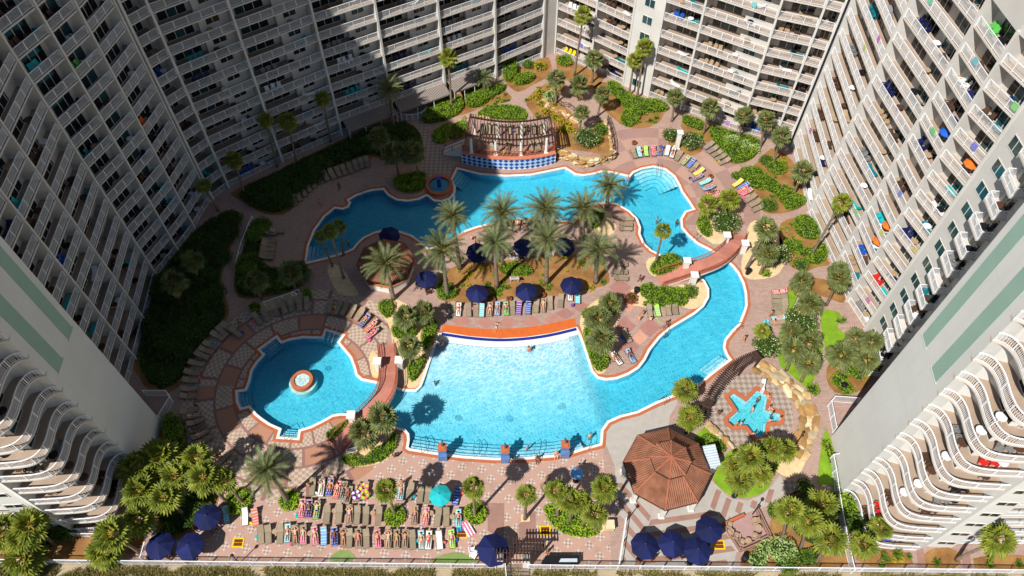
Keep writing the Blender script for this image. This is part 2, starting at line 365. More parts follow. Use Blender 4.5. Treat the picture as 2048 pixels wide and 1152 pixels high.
# zero-entry apron: wide orange pavers with a blue tile line
top = plan(pts(Gq,580,515, 800,545, 1000,555, 1200,545, 1400,520, 1640,465)); bot = plan(pts(Gq,575,582, 800,617, 1040,634, 1250,622, 1450,592, 1648,543))
top = smooth_poly(top, 2, False); bot = smooth_poly(bot, 2, False)
struct(MB().strip(bot, top, .026, .026, False).build('apron', MAT('apron_orange', rgb(206,102,44), var=.1, scale=1.4)))
b2 = offset(bot, -.42, False)
struct(MB().strip(b2, bot, .05, .05, False).build('blue_tile_line', MAT('blue_tile', rgb(36,52,140), rough=.3, var=.2, scale=3)))
b3 = offset(bot, -1.1, False); b4 = offset(bot, -1.32, False)
struct(MB().strip(b3, b2, .044, .044, False).strip(b4, offset(bot,-1.26,False), -.03, -.03, False, 1).build('beach_lip', [COPE, MAT('lip_grey', rgb(160,160,155))]))
# ---- star spa
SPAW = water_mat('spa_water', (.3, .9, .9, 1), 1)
mb = MB(); mb.flat(star, -.75).strip(star, star, -.8, .06, mi=1)
spa = struct(mb.build('star_spa', [MAT('spa_plaster', rgb(186,222,228), var=.06), PWALL]))
mb = MB(); so2 = offset(star, .3); mb.strip(star, offset(star,.02), -.1, -.4).strip(star, so2, -.42, -.42).strip(so2, so2, -.42, -.8); mb.build('bench', PFLOOR, spa)
mb = MB(); sb = offset(star, -.4); sa_ = offset(star, .06); mb.strip(sb, sa_, .14, .14).strip(sb, sb, 0, .14).strip(sa_, sa_, .14, -.1); mb.build('brick_rim', ORANGE, spa)
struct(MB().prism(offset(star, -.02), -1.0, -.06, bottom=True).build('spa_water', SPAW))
# ---- paved areas laid over the deck
def area(name, poly, mat, z=.012, parent=None):
    o = MB().flat(poly, z).build(name, mat, parent); struct(o) if not parent else None; return o
grey = plan(pts(K,545,560, 520,490, 530,400, 590,330, 680,300, 860,255, 1000,195, 1090,150, 1100,180, 1040,290, 1030,370, 980,420, 780,470, 680,640, 600,690))
area('grey_terrace', grey, CONC, .014)
# striped chevron terrace round the octagonal pavilion
stripe_zone = plan(pts(K,600,690, 680,650, 760,900, 1000,1050, 1260,990, 1370,800, 1400,830, 1520,945, 1660,965, 1780,915, 1850,850, 1920,760, 1960,850, 1960,900, 1860,1000, 1780,1020, 1500,1120)+pts(O,1230,590, 1400,880, 1370,900, 1330,1080, 80,1040, 160,540, 40,440, 60,300))
tz = area('striped_terrace', stripe_zone, CONC, .016)
pav_c = G(*K(1035, 700)); 
ang = [RAD(-112.5-45), RAD(-112.5), RAD(-67.5), RAD(-22.5)]
def stripe_dir(sec_mid): return Vector((-math.sin(sec_mid), math.cos(sec_mid)))
sid = 0
for mid, half in ((RAD(-143), RAD(27)), (RAD(-82), RAD(33)), (RAD(-27), RAD(22))):
    rad = Vector((math.cos(mid), math.sin(mid))); tn = Vector((-rad.y, rad.x))
    for i in range(14):
        r0 = 5.6+i*1.32; r1 = r0+.6
        w0, w1 = math.tan(half)*r0, math.tan(half)*r1
        q = [rad*r0-tn*w0, rad*r1-tn*w1, rad*r1+tn*w1, rad*r0+tn*w0]
        # keep only the lengths of each stripe that lie on the terrace
        N = 26; run = []
        for s in range(N+1):
            t = s/N; ca_ = q[0].lerp(q[3], t)+pav_c.xy; cb_ = q[1].lerp(q[2], t)+pav_c.xy
            ok = inside(ca_, stripe_zone) and inside(cb_, stripe_zone)
            if ok: run.append((ca_, cb_))
            if (not ok or s == N) and len(run) > 1:
                MB().add([(run[0][0].x,run[0][0].y,.021),(run[0][1].x,run[0][1].y,.021),(run[-1][1].x,run[-1][1].y,.021),(run[-1][0].x,run[-1][0].y,.021)], [(0,1,2,3)]).build('paver_stripe', BROWNP, tz)
            if not ok: run = []
# big diamond insets by the beach row and on the peninsula
dz = None
def diamonds(lst, mat, half):
    for a, b, w, h in lst:
        q = plan([(a-w,b),(a,b+h),(a+w,b),(a,b-h)]); struct_o = MB().flat(q, .015).build('diamond_inset', mat, pavement)
pavement = bpy.data.objects['pavement']
diamonds([(Gq(a,b)[0], Gq(a,b)[1], 21, 12) for a, b in ((735,490),(920,500),(1105,500),(1290,495),(1465,480))], ROSEP, 0)
diamonds([(Gq(a,b)[0], Gq(a,b)[1], 20, 12) for a, b in ((1560,430),(1680,370))]+[(Hq(a,b)[0], Hq(a,b)[1], 22, 20) for a, b in ((400,140),(440,450),(640,460),(470,615))], MAT('rose_paver_dark', rgb(166,118,108), var=.1), 0)
diamonds([(Hq(a,b)[0], Hq(a,b)[1], 16, 15) for a, b in ((560,540),(470,280))], MAT('peach_paver', rgb(206,150,126), var=.1), 0)
# spa checker court
spa_c = G(*K(1720, 270))
def checker_mat():
    m = NM('checker_pavers', .85, .2); p = m.pos(); x, y, z = m.xyz(p); k = 1/.5
    a = m.math('FLOOR', m.math('ADD', m.math('MULTIPLY', m.math('ADD', x, y), .7071*k), 200)); b = m.math('FLOOR', m.math('ADD', m.math('MULTIPLY', m.math('SUBTRACT', x, y), .7071*k), 200))
    par = m.math('MODULO', m.math('ADD', a, b), 2.0); c = m.mix(par, rgb(178,164,148), rgb(148,128,116))
    m.color(m.mix(m.math('MULTIPLY', m.noise(p, 3, 3), .3), c, rgb(120,100,92))); return m.m
CHECK = checker_mat()
spa_court = plan(pts(K,1560,-20, 1680,-60, 1800,-30, 1930,60, 2010,180, 2030,330, 1990,430, 1830,500, 1700,540, 1540,540, 1440,420, 1350,330, 1300,250, 1330,180, 1430,60))
area('spa_court', offset(ccw(spa_court),0), CHECK, .012)
bpy.data.objects.remove(bpy.data.objects['spa_court'])
struct(MB().flat(ccw(spa_court), .012, holes=[offset(star,-.3)[::-1]]).build('spa_court', CHECK))
area('checker_path', plan(pts(B,130,610, 220,640, 240,760, 330,830, 350,930, 460,980, 380,1060, 230,1060, 160,990, 220,870, 150,760)), CHECK, .013)
area('checker_path', plan(pts(Q,190,300, 370,300, 310,400, 200,440)), CHECK, .03)
# ================================================================ the condominium: six wings round the court
FH = 2.95; NF = 14; TOPZ = 73.0
STUC = MAT('cream_stucco', rgb(206,200,191), var=.07, scale=.35, rough=.9, fine=5, bump=.05)
STUCW = MAT('pale_stucco', rgb(211,206,198), var=.07, scale=.3, rough=.9, fine=5, bump=.05)
def wall_mat(name, c):
    m = NM(name, .9, .2); p = m.pos(); mp = m.n('ShaderNodeMapping'); m.lk(p, mp.inputs[0]); mp.inputs['Scale'].default_value = (.9, .9, .07)
    streak = m.rng(m.noise(mp.outputs[0], 1.6, 5, .65), .5, .8); x, y, z = m.xyz(p); j = m.math('LESS_THAN', m.math('FRACT', m.math('DIVIDE', m.math('ADD', z, .06), 5.9)), .008)
    base = m.mix(m.rng(m.noise(p, .22, 4), .3, .7), sc(c, .95), sc(c, 1.04)); o = m.mix(m.math('MULTIPLY', streak, .22), base, sc(c, .72)); o = m.mix(m.math('MULTIPLY', j, .35), o, sc(c, .6))
    m.color(o); m.bump(m.noise(p, 16, 3), .12, .03); return m.m
ENDW = wall_mat('weathered_stucco', rgb(216,214,207))
FLOORM = MAT('balcony_floor', rgb(172,150,130), var=.15, scale=.5)
RAILM = MAT('white_rail_paint', rgb(240,240,240), rough=.45, var=.03)
FRAMEM = MAT('door_frame', rgb(214,208,198), rough=.5, var=.05)
GLASS = MAT('dark_glass', (.012,.016,.02,1), rough=.06, var=.3, spec=.6, scale=.4)
TEAL = MAT('teal_glass', (.02,.07,.08,1), rough=.06, var=.4, spec=.7, scale=.4)
GREEN = MAT('sage_panel', rgb(150,178,162), var=.05, scale=.4, rough=.85)
SLABM = MAT('slab_edge', rgb(208,200,190), var=.06, scale=.5)
BALC = []        # (world point at the balcony's front left corner, direction, inward normal, length, depth, floor index, wing key)
def rail_mesh(L, key, h=1.07, step=.125):
    mb = MB(); n = max(1, round(L/1.7))
    mb.box(0, L, -.035, .035, h-.05, h); mb.box(0, L, -.02, .02, .09, .13)
    for i in range(n+1):
        x = min(max(L*i/n, .03), L-.03); mb.box(x-.035, x+.035, -.035, .035, 0, h)
    k = int(L/step)
    for i in range(k):
        x = (i+.5)*L/k; o = len(mb.v); w = .013
        mb.v += [(x-w,-w,.1),(x+w,-w,.1),(x+w,w,.1),(x-w,w,.1),(x-w,-w,h-.04),(x+w,-w,h-.04),(x+w,w,h-.04),(x-w,w,h-.04)]
        mb.f += [(o,o+1,o+5,o+4),(o+1,o+2,o+6,o+5),(o+2,o+3,o+7,o+6),(o+3,o,o+4,o+7)]; mb.mi += [0]*4
    return mb.mesh('railing', RAILM)
def door_meshes(w, n):
    f = MB(); h = 2.15; g = MB()
    f.box(0, w, -.05, .03, h-.07, h); f.box(0, w, -.05, .03, 0, .07)
    for i in range(n+1):
        x = w*i/n; f.box(max(0,x-.04), min(w,x+.04), -.045, .03, .07, h-.07)
    return f.mesh('sliding_door', FRAMEM), [(MB().box(w*i/n+.045, w*(i+1)/n-.045, -.02, 0, .08, h-.08).mesh('pane', GLASS if random.random() < .8 else TEAL)) for i in range(n)]
def window_meshes(w, h, glass):
    f = MB(); f.box(0, w, -.05, .02, 0, .07); f.box(0, w, -.05, .02, h-.07, h)
    for x in (0, w/2-.035, w-.07): f.box(x, x+.07, -.045, .02, .07, h-.07)
    return f.mesh('window', FRAMEM), [MB().box(a, b, -.02, 0, .075, h-.075).mesh('pane', glass) for a, b in ((.075, w/2-.04), (w/2+.04, w-.075))]
def put(parent, wpos, rz, me, name=None):
    return OB(name or me.name.split('.')[0], me, parent, Vector(wpos)-parent.location, rz)
def facade(key, root, P, kinds, depth=1.55, fin_t=.24, f0=0, TOPZ=64.0):
    """P: front points in plan (interior to the left of travel). kinds: per bay 'S' single recess, 'W' window wing bay, 'X' blank wall with windows, 'B' small hung balconies"""
    P = [Vector(p) for p in P]; n = len(P); nrm = []
    dirs = [(P[i+1]-P[i]).normalized() for i in range(n-1)]
    nn = [Vector((-d.y, d.x)) for d in dirs]
    for i in range(n):
        a = nn[max(0,i-1)]; b = nn[min(n-2,i)]; nrm.append((a+b).normalized())
    Z1 = NF*FH
    back = [P[i]+nrm[i]*(depth+.0) for i in range(n)]
    body = back+[P[i]+nrm[i]*(depth+11) for i in range(n)][::-1]
    put(root, (0,0,0), 0, MB().prism(body, -.1, TOPZ-.6).mesh('wall', STUC))
    top = P+[P[i]+nrm[i]*(depth-.05) for i in range(n)][::-1]
    put(root, (0,0,0), 0, MB().prism(top, Z1, TOPZ, bottom=True).mesh('upper_storeys', STUC))
    for i in range(n):
        if i in (0, n-1) and key in ('br','bl') : pass
        a = P[i]-nrm[i]*.22; b = P[i]+nrm[i]*(depth+.02); d = Vector((nrm[i].y, -nrm[i].x))*fin_t/2
        if 0 < i < n and kinds[max(0,i-1)] == 'B' and kinds[min(n-2,i)] == 'B': continue
        put(root, (0,0,0), 0, MB().prism([a-d, b-d, b+d, a+d], -.05, Z1+.3).mesh('party_wall', STUCW))
    for i in range(n-1):
        Lb = (P[i+1]-P[i]).length; d = dirs[i]; nv = nn[i]; rz = math.atan2(d.y, d.x); kind = kinds[i]; e = fin_t/2+.01
        dd = depth*min(nrm[i].dot(nv), 1)
        p0 = P[i]+d*e; Li = Lb-2*e
        if kind in 'SW':
            slab = MB().box(-.02, Li+.02, -.06, dd, -.2, -.012).box(0, Li, .0, dd, -.012, 0, 1).mesh('balcony', [SLABM, FLOORM])
            rail = rail_mesh(Li, key); 
            wx = []; dx = []
            if kind == 'S':
                k = max(1, round(Li/5.2))
                for j in range(k):
                    seg = Li/k; w = min(3.6, seg*.62); dx.append((seg*j+(seg-w)*(.35 if j%2 else .65), w, 3 if w > 2.6 else 2, dd))
            else:
                w = min(3.9, Li*.42); dx.append((Li*.08, w, 3, dd)); wx.append((Li*.66, 1.9, dd-.95))
                bump = [P[i]+d*(e+Li*.56)+nv*(dd-.9), P[i]+d*(e+Li+.02)+nv*(dd-.9), P[i]+d*(e+Li+.02)+nv*(dd+.3), P[i]+d*(e+Li*.56)+nv*(dd+.3)]
                put(root, (0,0,0), 0, MB().prism(bump, -.05, Z1).mesh('wall', STUC))
            dm = [(a, w, dp)+door_meshes(w, c) for a, w, c, dp in dx]; wm = [(a, w, dp)+window_meshes(w, 1.15, GLASS) for a, w, dp in wx]
            for k in range(f0, NF):
                z = k*FH
                if k > 0: bo = put(root, (p0.x, p0.y, z), rz, slab, 'balcony')
                else:
                    bo = put(root, (p0.x, p0.y, .03), rz, MB().box(0, Li, -.05, dd, -.02, .02).mesh('patio', FLOORM), 'patio')
                OB('railing', rail, bo, (0, .06, 0))
                for a, w, dp, fm, gms in dm:
                    do = OB('sliding_door', fm, bo, (a, dp-.005, .02))
                    for gm in gms: OB('pane', gm, do)
                for a, w, dp, fm, gms in wm:
                    do = OB('window', fm, bo, (a, dp-.005, .85))
                    for gm in gms: OB('pane', gm, do)
                BALC.append((Vector((p0.x, p0.y, z)), d, nv, Li, dd-(.95 if kind == 'W' else .1), k, key))
        elif kind == 'X':
            fill = [P[i]-nv*.1, P[i+1]-nv*.1, P[i+1]+nv*(depth+.3), P[i]+nv*(depth+.3)]
            put(root, (0,0,0), 0, MB().prism(fill, -.05, Z1).mesh('wall', STUCW))
            fm, gms = window_meshes(1.75, 1.45, TEAL)
            for k in range(NF):
                q = P[i]+d*(Lb/2-.87)-nv*.105
                do = put(root, (q.x, q.y, k*FH+.9), rz, fm, 'window')
                for gm in gms: OB('pane', gm, do)
        elif kind == 'B':
            fill = [P[i]-nv*.1, P[i+1]-nv*.1, P[i+1]+nv*(depth+.3), P[i]+nv*(depth+.3)]
            put(root, (0,0,0), 0, MB().prism(fill, -.05, Z1).mesh('wall', STUCW))
            w = min(2.6, Lb-.4); slab = MB().box(0, w, -1.35, 0, -.2, 0).mesh('balcony', [SLABM])
            r1 = rail_mesh(w, key); r2 = rail_mesh(1.3, key); fm, gms = door_meshes(1.7, 2)
            for k in range(NF):
                q = P[i]+d*.2-nv*.1
                bo = put(root, (q.x, q.y, k*FH+.02), rz, slab, 'balcony')
                OB('railing', r1, bo, (0, -1.3, 0)); OB('railing', r2, bo, (.04, -1.3, 0), math.pi/2); OB('railing', r2, bo, (w-.04, -1.3, 0), math.pi/2)
                do = OB('sliding_door', fm, bo, (.45, -.006, .02))
                for gm in gms: OB('pane', gm, do)
                BALC.append((Vector((q.x, q.y, k*FH))-(nv*1.3).to_3d(), d, nv, w, 1.2, k, key))
lw = EMP('condominium_wing', (-47, 55, 0), 'shaded left residential wing with dark balconies and white railings', 'building')
lpts = [(-47.2,41.5),(-47.6,47.6),(-48.0,53.3),(-48.6,60.7),(-46.9,65.2),(-45.6,69.3),(-44.6,74.5)]
facade('lw', lw, lpts, 'SSSSSS')
bl = EMP('condominium_wing', (-20, 94, 0), 'rear residential wing left of the inner corner, half in shade, above a striped awning', 'building')
facade('bl', bl, [(-44.3,75.0),(-42.5,77.4),(-35.4,82.9),(-27.0,88.8),(-19.3,93.4),(-11.0,98.2),(-2.7,103.1),(5.3,108.5)], 'SWWWWWW', depth=2.6, fin_t=.3)
br = EMP('condominium_wing', (25, 97, 0), 'sunlit rear residential wing right of the inner corner with a white stair tower', 'building')
facade('br', br, [(7.6,109.9),(13.6,105.4),(18.8,101.2),(22.7,98.2),(27.7,95.0),(36.3,89.6),(41.4,87.6),(43.4,86.6)], 'WSXSWSS', depth=2.4, fin_t=.3)
rw = EMP('condominium_wing', (47, 60, 0), 'sunlit right residential wing with colourful chairs on its balconies', 'building')
facade('rw', rw, [(43.9,86.0),(43.3,72.4),(44.4,62.2),(44.7,56.6),(45.9,52.2),(46.0,47.9),(45.6,43.6),(45.4,39.5)], 'SSSSXBB')
# inner corner: recessed link wall
link = MB().prism([(5.3,108.5),(7.6,109.9),(9.5,125),(0,125)], -.05, TOPZ)
put(br, (0,0,0), 0, link.mesh('wall', STUC))
# ---- front towers with curved balconies
RP = [(37.0,30.2),(37.5,30.08),(37.9,29.8),(38.2,29.2),(38.27,28.3),(38.15,27.4),(38.03,26.5),(38.08,25.5),(38.35,24.85),(38.9,24.4),(39.7,24.15),(41.2,24.0),(43.4,23.9)]
def curve_rail(path, h=1.07):
    mb = MB(); P3 = [Vector((p[0], p[1], 0)) for p in path]
    for a, b in zip(P3, P3[1:]):
        mb.beam(a+Vector((0,0,h-.03)), b+Vector((0,0,h-.03)), .11, .06); mb.beam(a+Vector((0,0,.1)), b+Vector((0,0,.1)), .04)
        k = max(1, int((b-a).length/.14))
        for i in range(k):
            q = a.lerp(b, i/k); w = .014; mb.box(q.x-w, q.x+w, q.y-w, q.y+w, .1, h-.04)
    tot = 0
    for a, b in zip(P3, P3[1:]):
        tot += (b-a).length
        if tot > 1.4: tot = 0; mb.box(b.x-.04, b.x+.04, b.y-.04, b.y+.04, 0, h)
    return mb.mesh('railing', RAILM)
def tower(label, mir, dy):
    f = (lambda x, y: (-4.15-x, y+dy)) if mir else (lambda x, y: (x, y))
    base = f(44, 32); root = EMP('condominium_tower', (base[0], base[1], 0), label, 'building')
    rp = [Vector(f(*p)) for p in smooth_poly(RP, 1, False)]
    side = -1 if mir else 1
    inn = offset(rp, side*1.75, False); Z1 = NF*FH
    loc = root.location
    def W(mb, name, mats, z=0): return OB(name, mb.mesh(name, mats), root, (-loc.x, -loc.y, z))
    bodyp = [f(37.7,37.1), f(37.08,30.25), f(38.6,30.35)]+[q for q in inn[6:]]+[f(43.4,23.85), f(44.75,24.35), f(47.4,24.2), f(47.5,26.5), f(75,26.5), f(75,60), f(58,55)]
    W(MB().prism(bodyp, -.05, TOPZ), 'wall', ENDW)
    # raised green panels on the blank end wall
    for t0, t1 in ((.11,.312),(.61,.83)):
        z0 = 23.6 if not mir else 21.9
        a = Vector(f(37.7,37.1)); b = Vector(f(37.08,30.25)); d = (b-a); n_ = Vector((d.y, -d.x)).normalized()*(1 if mir else -1)
        n_ = Vector((1,0)) if mir else Vector((-1,0))
        q = [a+d*t0-n_*.05, a+d*t1-n_*.05, a+d*t1+n_*.03, a+d*t0+n_*.03]
        W(MB().prism(q, z0, TOPZ-2, bottom=True), 'green_panel', GREEN)
        for za, zb, qa, qb in ((z0-.12, z0, t0-.02, t1+.02),):
            q2 = [a+d*qa-n_*.05, a+d*qb-n_*.05, a+d*qb+n_*.06, a+d*qa+n_*.06]; W(MB().prism(q2, za, zb, bottom=True), 'panel_sill', STUCW)
    poly = rp+inn[::-1]
    sl = MB().prism(poly, -.2, 0, bottom=True).mesh('balcony', [SLABM]); fl = MB().flat(ccw(offset(rp, side*.08, False)+inn[::-1]), .006).mesh('floor_finish', FLOORM)
    rl = curve_rail(offset(rp, side*.07, False))
    fm, gms = door_meshes(2.4, 2); fm2, gms2 = door_meshes(3.0, 3); wf, wg = window_meshes(1.9, .95, GLASS)
    for k in range(NF):
        z = k*FH if k else .04
        bo = OB('balcony', sl, root, (-loc.x, -loc.y, z)); OB('floor_finish', fl, bo); OB('railing', rl, bo)
        def place(fm, gms, p, q, w, zz, lab):
            p = Vector(f(*p)); q = Vector(f(*q)); 
            if mir: p, q = q, p
            d = (q-p).normalized(); o = OB(lab, fm, bo if lab != 'window' else root, (p.x, p.y, .02) if lab != 'window' else (p.x-loc.x, p.y-loc.y, zz), math.atan2(d.y, d.x))
            for g in gms: OB('pane', g, o)
        place(fm, gms, (39.88,28.3), (39.72,25.9), 2.4, 0, 'sliding_door')
        place(fm2, gms2, (40.4,25.7), (43.3,25.6), 3, 0, 'sliding_door')
        place(wf, wg, (45.2,24.3), (47.2,24.2), 1.9, k*FH+1.0, 'window')
        BALC.append((Vector((*f(38.3,28.6), z)), Vector((0,-1)), Vector(f(39,0))-Vector(f(38,0)), 3.2, 1.3, k, 'tl' if mir else 'tr'))
        BALC.append((Vector((*f(39.6,24.3), z)), Vector(f(1,0))-Vector(f(0,0)), Vector((0,1)), 3.6, 1.3, k, 'tl' if mir else 'tr'))
        # straight balconies further along the beach front
        a = Vector(f(48.0,24.6)); b = Vector(f(60,24.6))
        if mir: a, b = b, a
        if k == 0:
            Ls = (b-a).length; s2 = MB().box(0, Ls, 0, 2.0, -.2, 0).mesh('balcony', [SLABM]); r2 = rail_mesh(Ls, 't'); fm3, gms3 = door_meshes(3.4, 3); r3 = rail_mesh(1.7, 't')
        bo2 = OB('balcony', s2, root, (a.x-loc.x, a.y-loc.y, z)); OB('railing', r2, bo2, (0,.06,0))
        if not mir: OB('railing', r3, bo2, (.05,.06,0), math.pi/2)
        else: OB('railing', r3, bo2, (Ls-.05,.06,0), math.pi/2)
        for xx in (.6, 5.2):
            do = OB('sliding_door', fm3, bo2, (xx, 1.9, .02))
            for g in gms3: OB('pane', g, do)
    return root
tower('sunlit right end tower with a blank wall, two green panels and curved white balconies', False, 0)
tower('grey shaded left end tower with a blank wall, two green panels and curved white balconies', True, 1.9)
# ================================================================ planting
def leaf_mat(name, c, c2, tip=None, spec=.25):
    m = NM(name, .55, spec); p = m.pos(); isl = m.n('ShaderNodeNewGeometry').outputs['Random Per Island']
    a = m.mix(isl, sc(c, .65), c2); b = m.mix(m.rng(m.noise(p, .7, 3), .3, .7), sc(c, .8), c2)
    o = m.mix(.5, a, b)
    if tip: o = m.mix(m.rng(isl, .86, .9), o, tip)
    m.color(o); m.b.inputs['Subsurface Weight'].default_value = 0.0
    tr = m.n('ShaderNodeBsdfTranslucent'); m.lk(o, tr.inputs[0]); mx = m.n('ShaderNodeMixShader'); mx.inputs[0].default_value = .22
    m.nt.links.new(m.b.outputs[0], mx.inputs[1]); m.nt.links.new(tr.outputs[0], mx.inputs[2]); m.nt.links.new(mx.outputs[0], m.nt.nodes['Material Output'].inputs['Surface']); return m.m
HEDGE = leaf_mat('hedge_leaf', rgb(86,126,18), rgb(154,178,40))
BUSH = leaf_mat('bush_leaf', rgb(64,98,24), rgb(124,150,46))
FLOWB = leaf_mat('flowering_leaf', rgb(60,92,24), rgb(106,132,42), rgb(236,228,196))
YELB = leaf_mat('yellow_shrub', rgb(136,140,20), rgb(214,190,36))
BRIGHT = leaf_mat('ground_cover_leaf', rgb(120,160,22), rgb(176,200,40))
SILV = leaf_mat('variegated_leaf', rgb(150,180,96), rgb(196,214,136))
DRYG = leaf_mat('dry_grass', rgb(142,122,62), rgb(190,170,104))
DUNE = leaf_mat('dune_grass', rgb(108,104,50), rgb(168,154,92))
REDF = leaf_mat('red_foliage', rgb(130,60,44), rgb(170,90,60))
SHADEB = leaf_mat('painted_shade_leaf', rgb(44,68,20), rgb(88,110,38))  # leaf green darkened to put the shade of the beds into the colour
CORE = MAT('foliage_core', rgb(40,62,16), var=.25, scale=2)
FAN = leaf_mat('fan_palm_leaf', rgb(80,104,26), rgb(164,168,56), spec=.4)
FAN2 = leaf_mat('fan_palm_leaf_grey', rgb(78,92,42), rgb(138,144,82), spec=.4)
DATE = leaf_mat('date_palm_leaf', rgb(70,90,50), rgb(138,144,96), spec=.4)
DEAD = MAT('dead_frond', rgb(176,146,90), var=.2, scale=2)
TRUNK = MAT('palm_trunk', rgb(136,118,100), var=.3, scale=3, bump=.6, fine=9)
STALK = MAT('frond_stalk', rgb(190,160,70), var=.15)
def quad_leaf(mb, p, size, rnd, mi=0, up=.6):
    n = Vector((rnd.uniform(-1,1), rnd.uniform(-1,1), rnd.uniform(-.1,1)+up)).normalized()
    t = n.cross(Vector((rnd.uniform(-1,1), rnd.uniform(-1,1), rnd.uniform(-1,1)))).normalized(); b = n.cross(t)
    l = size*rnd.uniform(.7,1.3); w = l*.5
    mb.add([p-t*l*.5, p+b*w*.5, p+t*l*.5, p-b*w*.5], [(0,1,2,3)], mi)
def bed(px, mat, name='planting_bed', z=.03):
    p = ccw(smooth_poly(plan(px), 1)); o = struct(MB().flat(p, z).strip(p, p, -.01, z).build(name, mat)); return p
def poly_points(p, n, rnd):
    xs = [q[0] for q in p]; ys = [q[1] for q in p]; out = []; tries = 0
    while len(out) < n and tries < n*12:
        tries += 1; q = (rnd.uniform(min(xs), max(xs)), rnd.uniform(min(ys), max(ys)))
        if inside(q, p): out.append(q)
    return out
def hedge(px, h, label, mat=None, dens=58, size=.24, rough=.18, cat='hedge', name='hedge', group=None, raw=False, smooth=1):
    p = ccw(smooth_poly(px if raw else plan(px), smooth)); ar = abs(area_ccw(p)); rnd = random.Random(len(label)+int(ar*10)); mat = mat or HEDGE
    cx = sum(q[0] for q in p)/len(p); cy = sum(q[1] for q in p)/len(p); p = [Vector((q[0]-cx, q[1]-cy)) for q in p]
    mb = MB(); ins = offset(p, .1); mb.prism(ins, .0, h*.78, mi=1)
    def hz(x, y): return h*(1+rough*2*noise.noise((x*.9+cx, y*.9+cy, 1.7)))
    for x, y in poly_points(p, int(ar*dens), rnd): quad_leaf(mb, Vector((x, y, hz(x, y)*rnd.uniform(.84,1.04))), size, rnd)
    n = len(p)
    for i in range(n):
        a, b = p[i], p[(i+1)%n]; Ls = (b-a).length; nn = Vector((b.y-a.y, a.x-b.x)).normalized() if Ls > 1e-5 else Vector((0,0))
        for _ in range(int(Ls*h*dens*.8)+1):
            q = a.lerp(b, rnd.random())+nn*rnd.uniform(-.06,.1); quad_leaf(mb, Vector((q.x, q.y, h*rnd.uniform(.05,.95))), size, rnd, up=.2)
    o = mb.build(name, [mat, CORE], loc=(cx, cy, .03)); tag(o, label, cat, group); return o
_shc = {}
def shrub_mesh(r, h, mat, seed, size=.26, dens=1.0, open_=False):
    rnd = random.Random(seed); mb = MB(); N = int(130*dens*max(1, r*r*1.6))
    for _ in range(N):
        th = rnd.uniform(0, 2*math.pi); ph = math.acos(rnd.uniform(-.15, 1)); k = rnd.uniform(.72, 1.0)*(1+.22*noise.noise((math.cos(th)*2+seed, math.sin(th)*2, ph*2)))
        p = Vector((math.cos(th)*math.sin(ph)*r*k, math.sin(th)*math.sin(ph)*r*k, h*.42+math.cos(ph)*h*.58*k)); quad_leaf(mb, p, size, rnd, up=.35)
    if not open_:
        rows = []; o = len(mb.v)
        for a in range(4):
            ph = (a+.35)/4*math.pi*.62
            for b in range(8): mb.v.append((math.cos(b*math.pi/4)*math.sin(ph)*r*.72, math.sin(b*math.pi/4)*math.sin(ph)*r*.72, h*.35+math.cos(ph)*h*.42))
        for a in range(3):
            for b in range(8): mb.f.append((o+a*8+b, o+a*8+(b+1)%8, o+(a+1)*8+(b+1)%8, o+(a+1)*8+b)); mb.mi.append(1)
        mb.f.append(tuple(o+b for b in range(8))); mb.mi.append(1)
    return mb.mesh('shrub', [mat, CORE])
def shrub(px, r, h, label, mat=None, group=None, name='shrub', cat='shrub', size=.26, seed=None, dens=1.0, z=.03):
    mat = mat or BUSH; seed = seed if seed is not None else random.randint(0, 2); key = (round(r,1), round(h,1), mat.name, seed, size)
    if key not in _shc: _shc[key] = shrub_mesh(r, h, mat, seed, size, dens)
    p = G(*px) if len(px) == 2 else Vector(px); o = OB(name, _shc[key], None, (p.x, p.y, z), random.uniform(0, 6.28)); tag(o, label, cat, group); return o
def spiky_mesh(r, mat, seed, n=40):
    rnd = random.Random(seed); mb = MB()
    for i in range(n):
        a = rnd.uniform(0, 6.283); el = rnd.uniform(.15, 1.25); l = r*rnd.uniform(.7, 1.15); d = Vector((math.cos(a)*math.cos(el), math.sin(a)*math.cos(el), math.sin(el)))
        s = d.cross(Vector((0,0,1))).normalized()*.055; m_ = d*l*.55; e = d*l+Vector((0,0,-.25*l))
        mb.add([Vector((0,0,.05))-s*.6, Vector((0,0,.05))+s*.6, m_+s, m_-s, e], [(0,1,2,3),(3,2,4)])
    return mb.mesh('plant', mat)
def spiky(px, r, label, mat=None, group=None, seed=0):
    mat = mat or BUSH; key = ('sp', round(r,1), mat.name, seed)
    if key not in _shc: _shc[key] = spiky_mesh(r, mat, seed)
    p = G(*px); o = OB('bedding_plant', _shc[key], None, (p.x, p.y, .03), random.uniform(0,6.28)); return tag(o, label, 'plant', group)
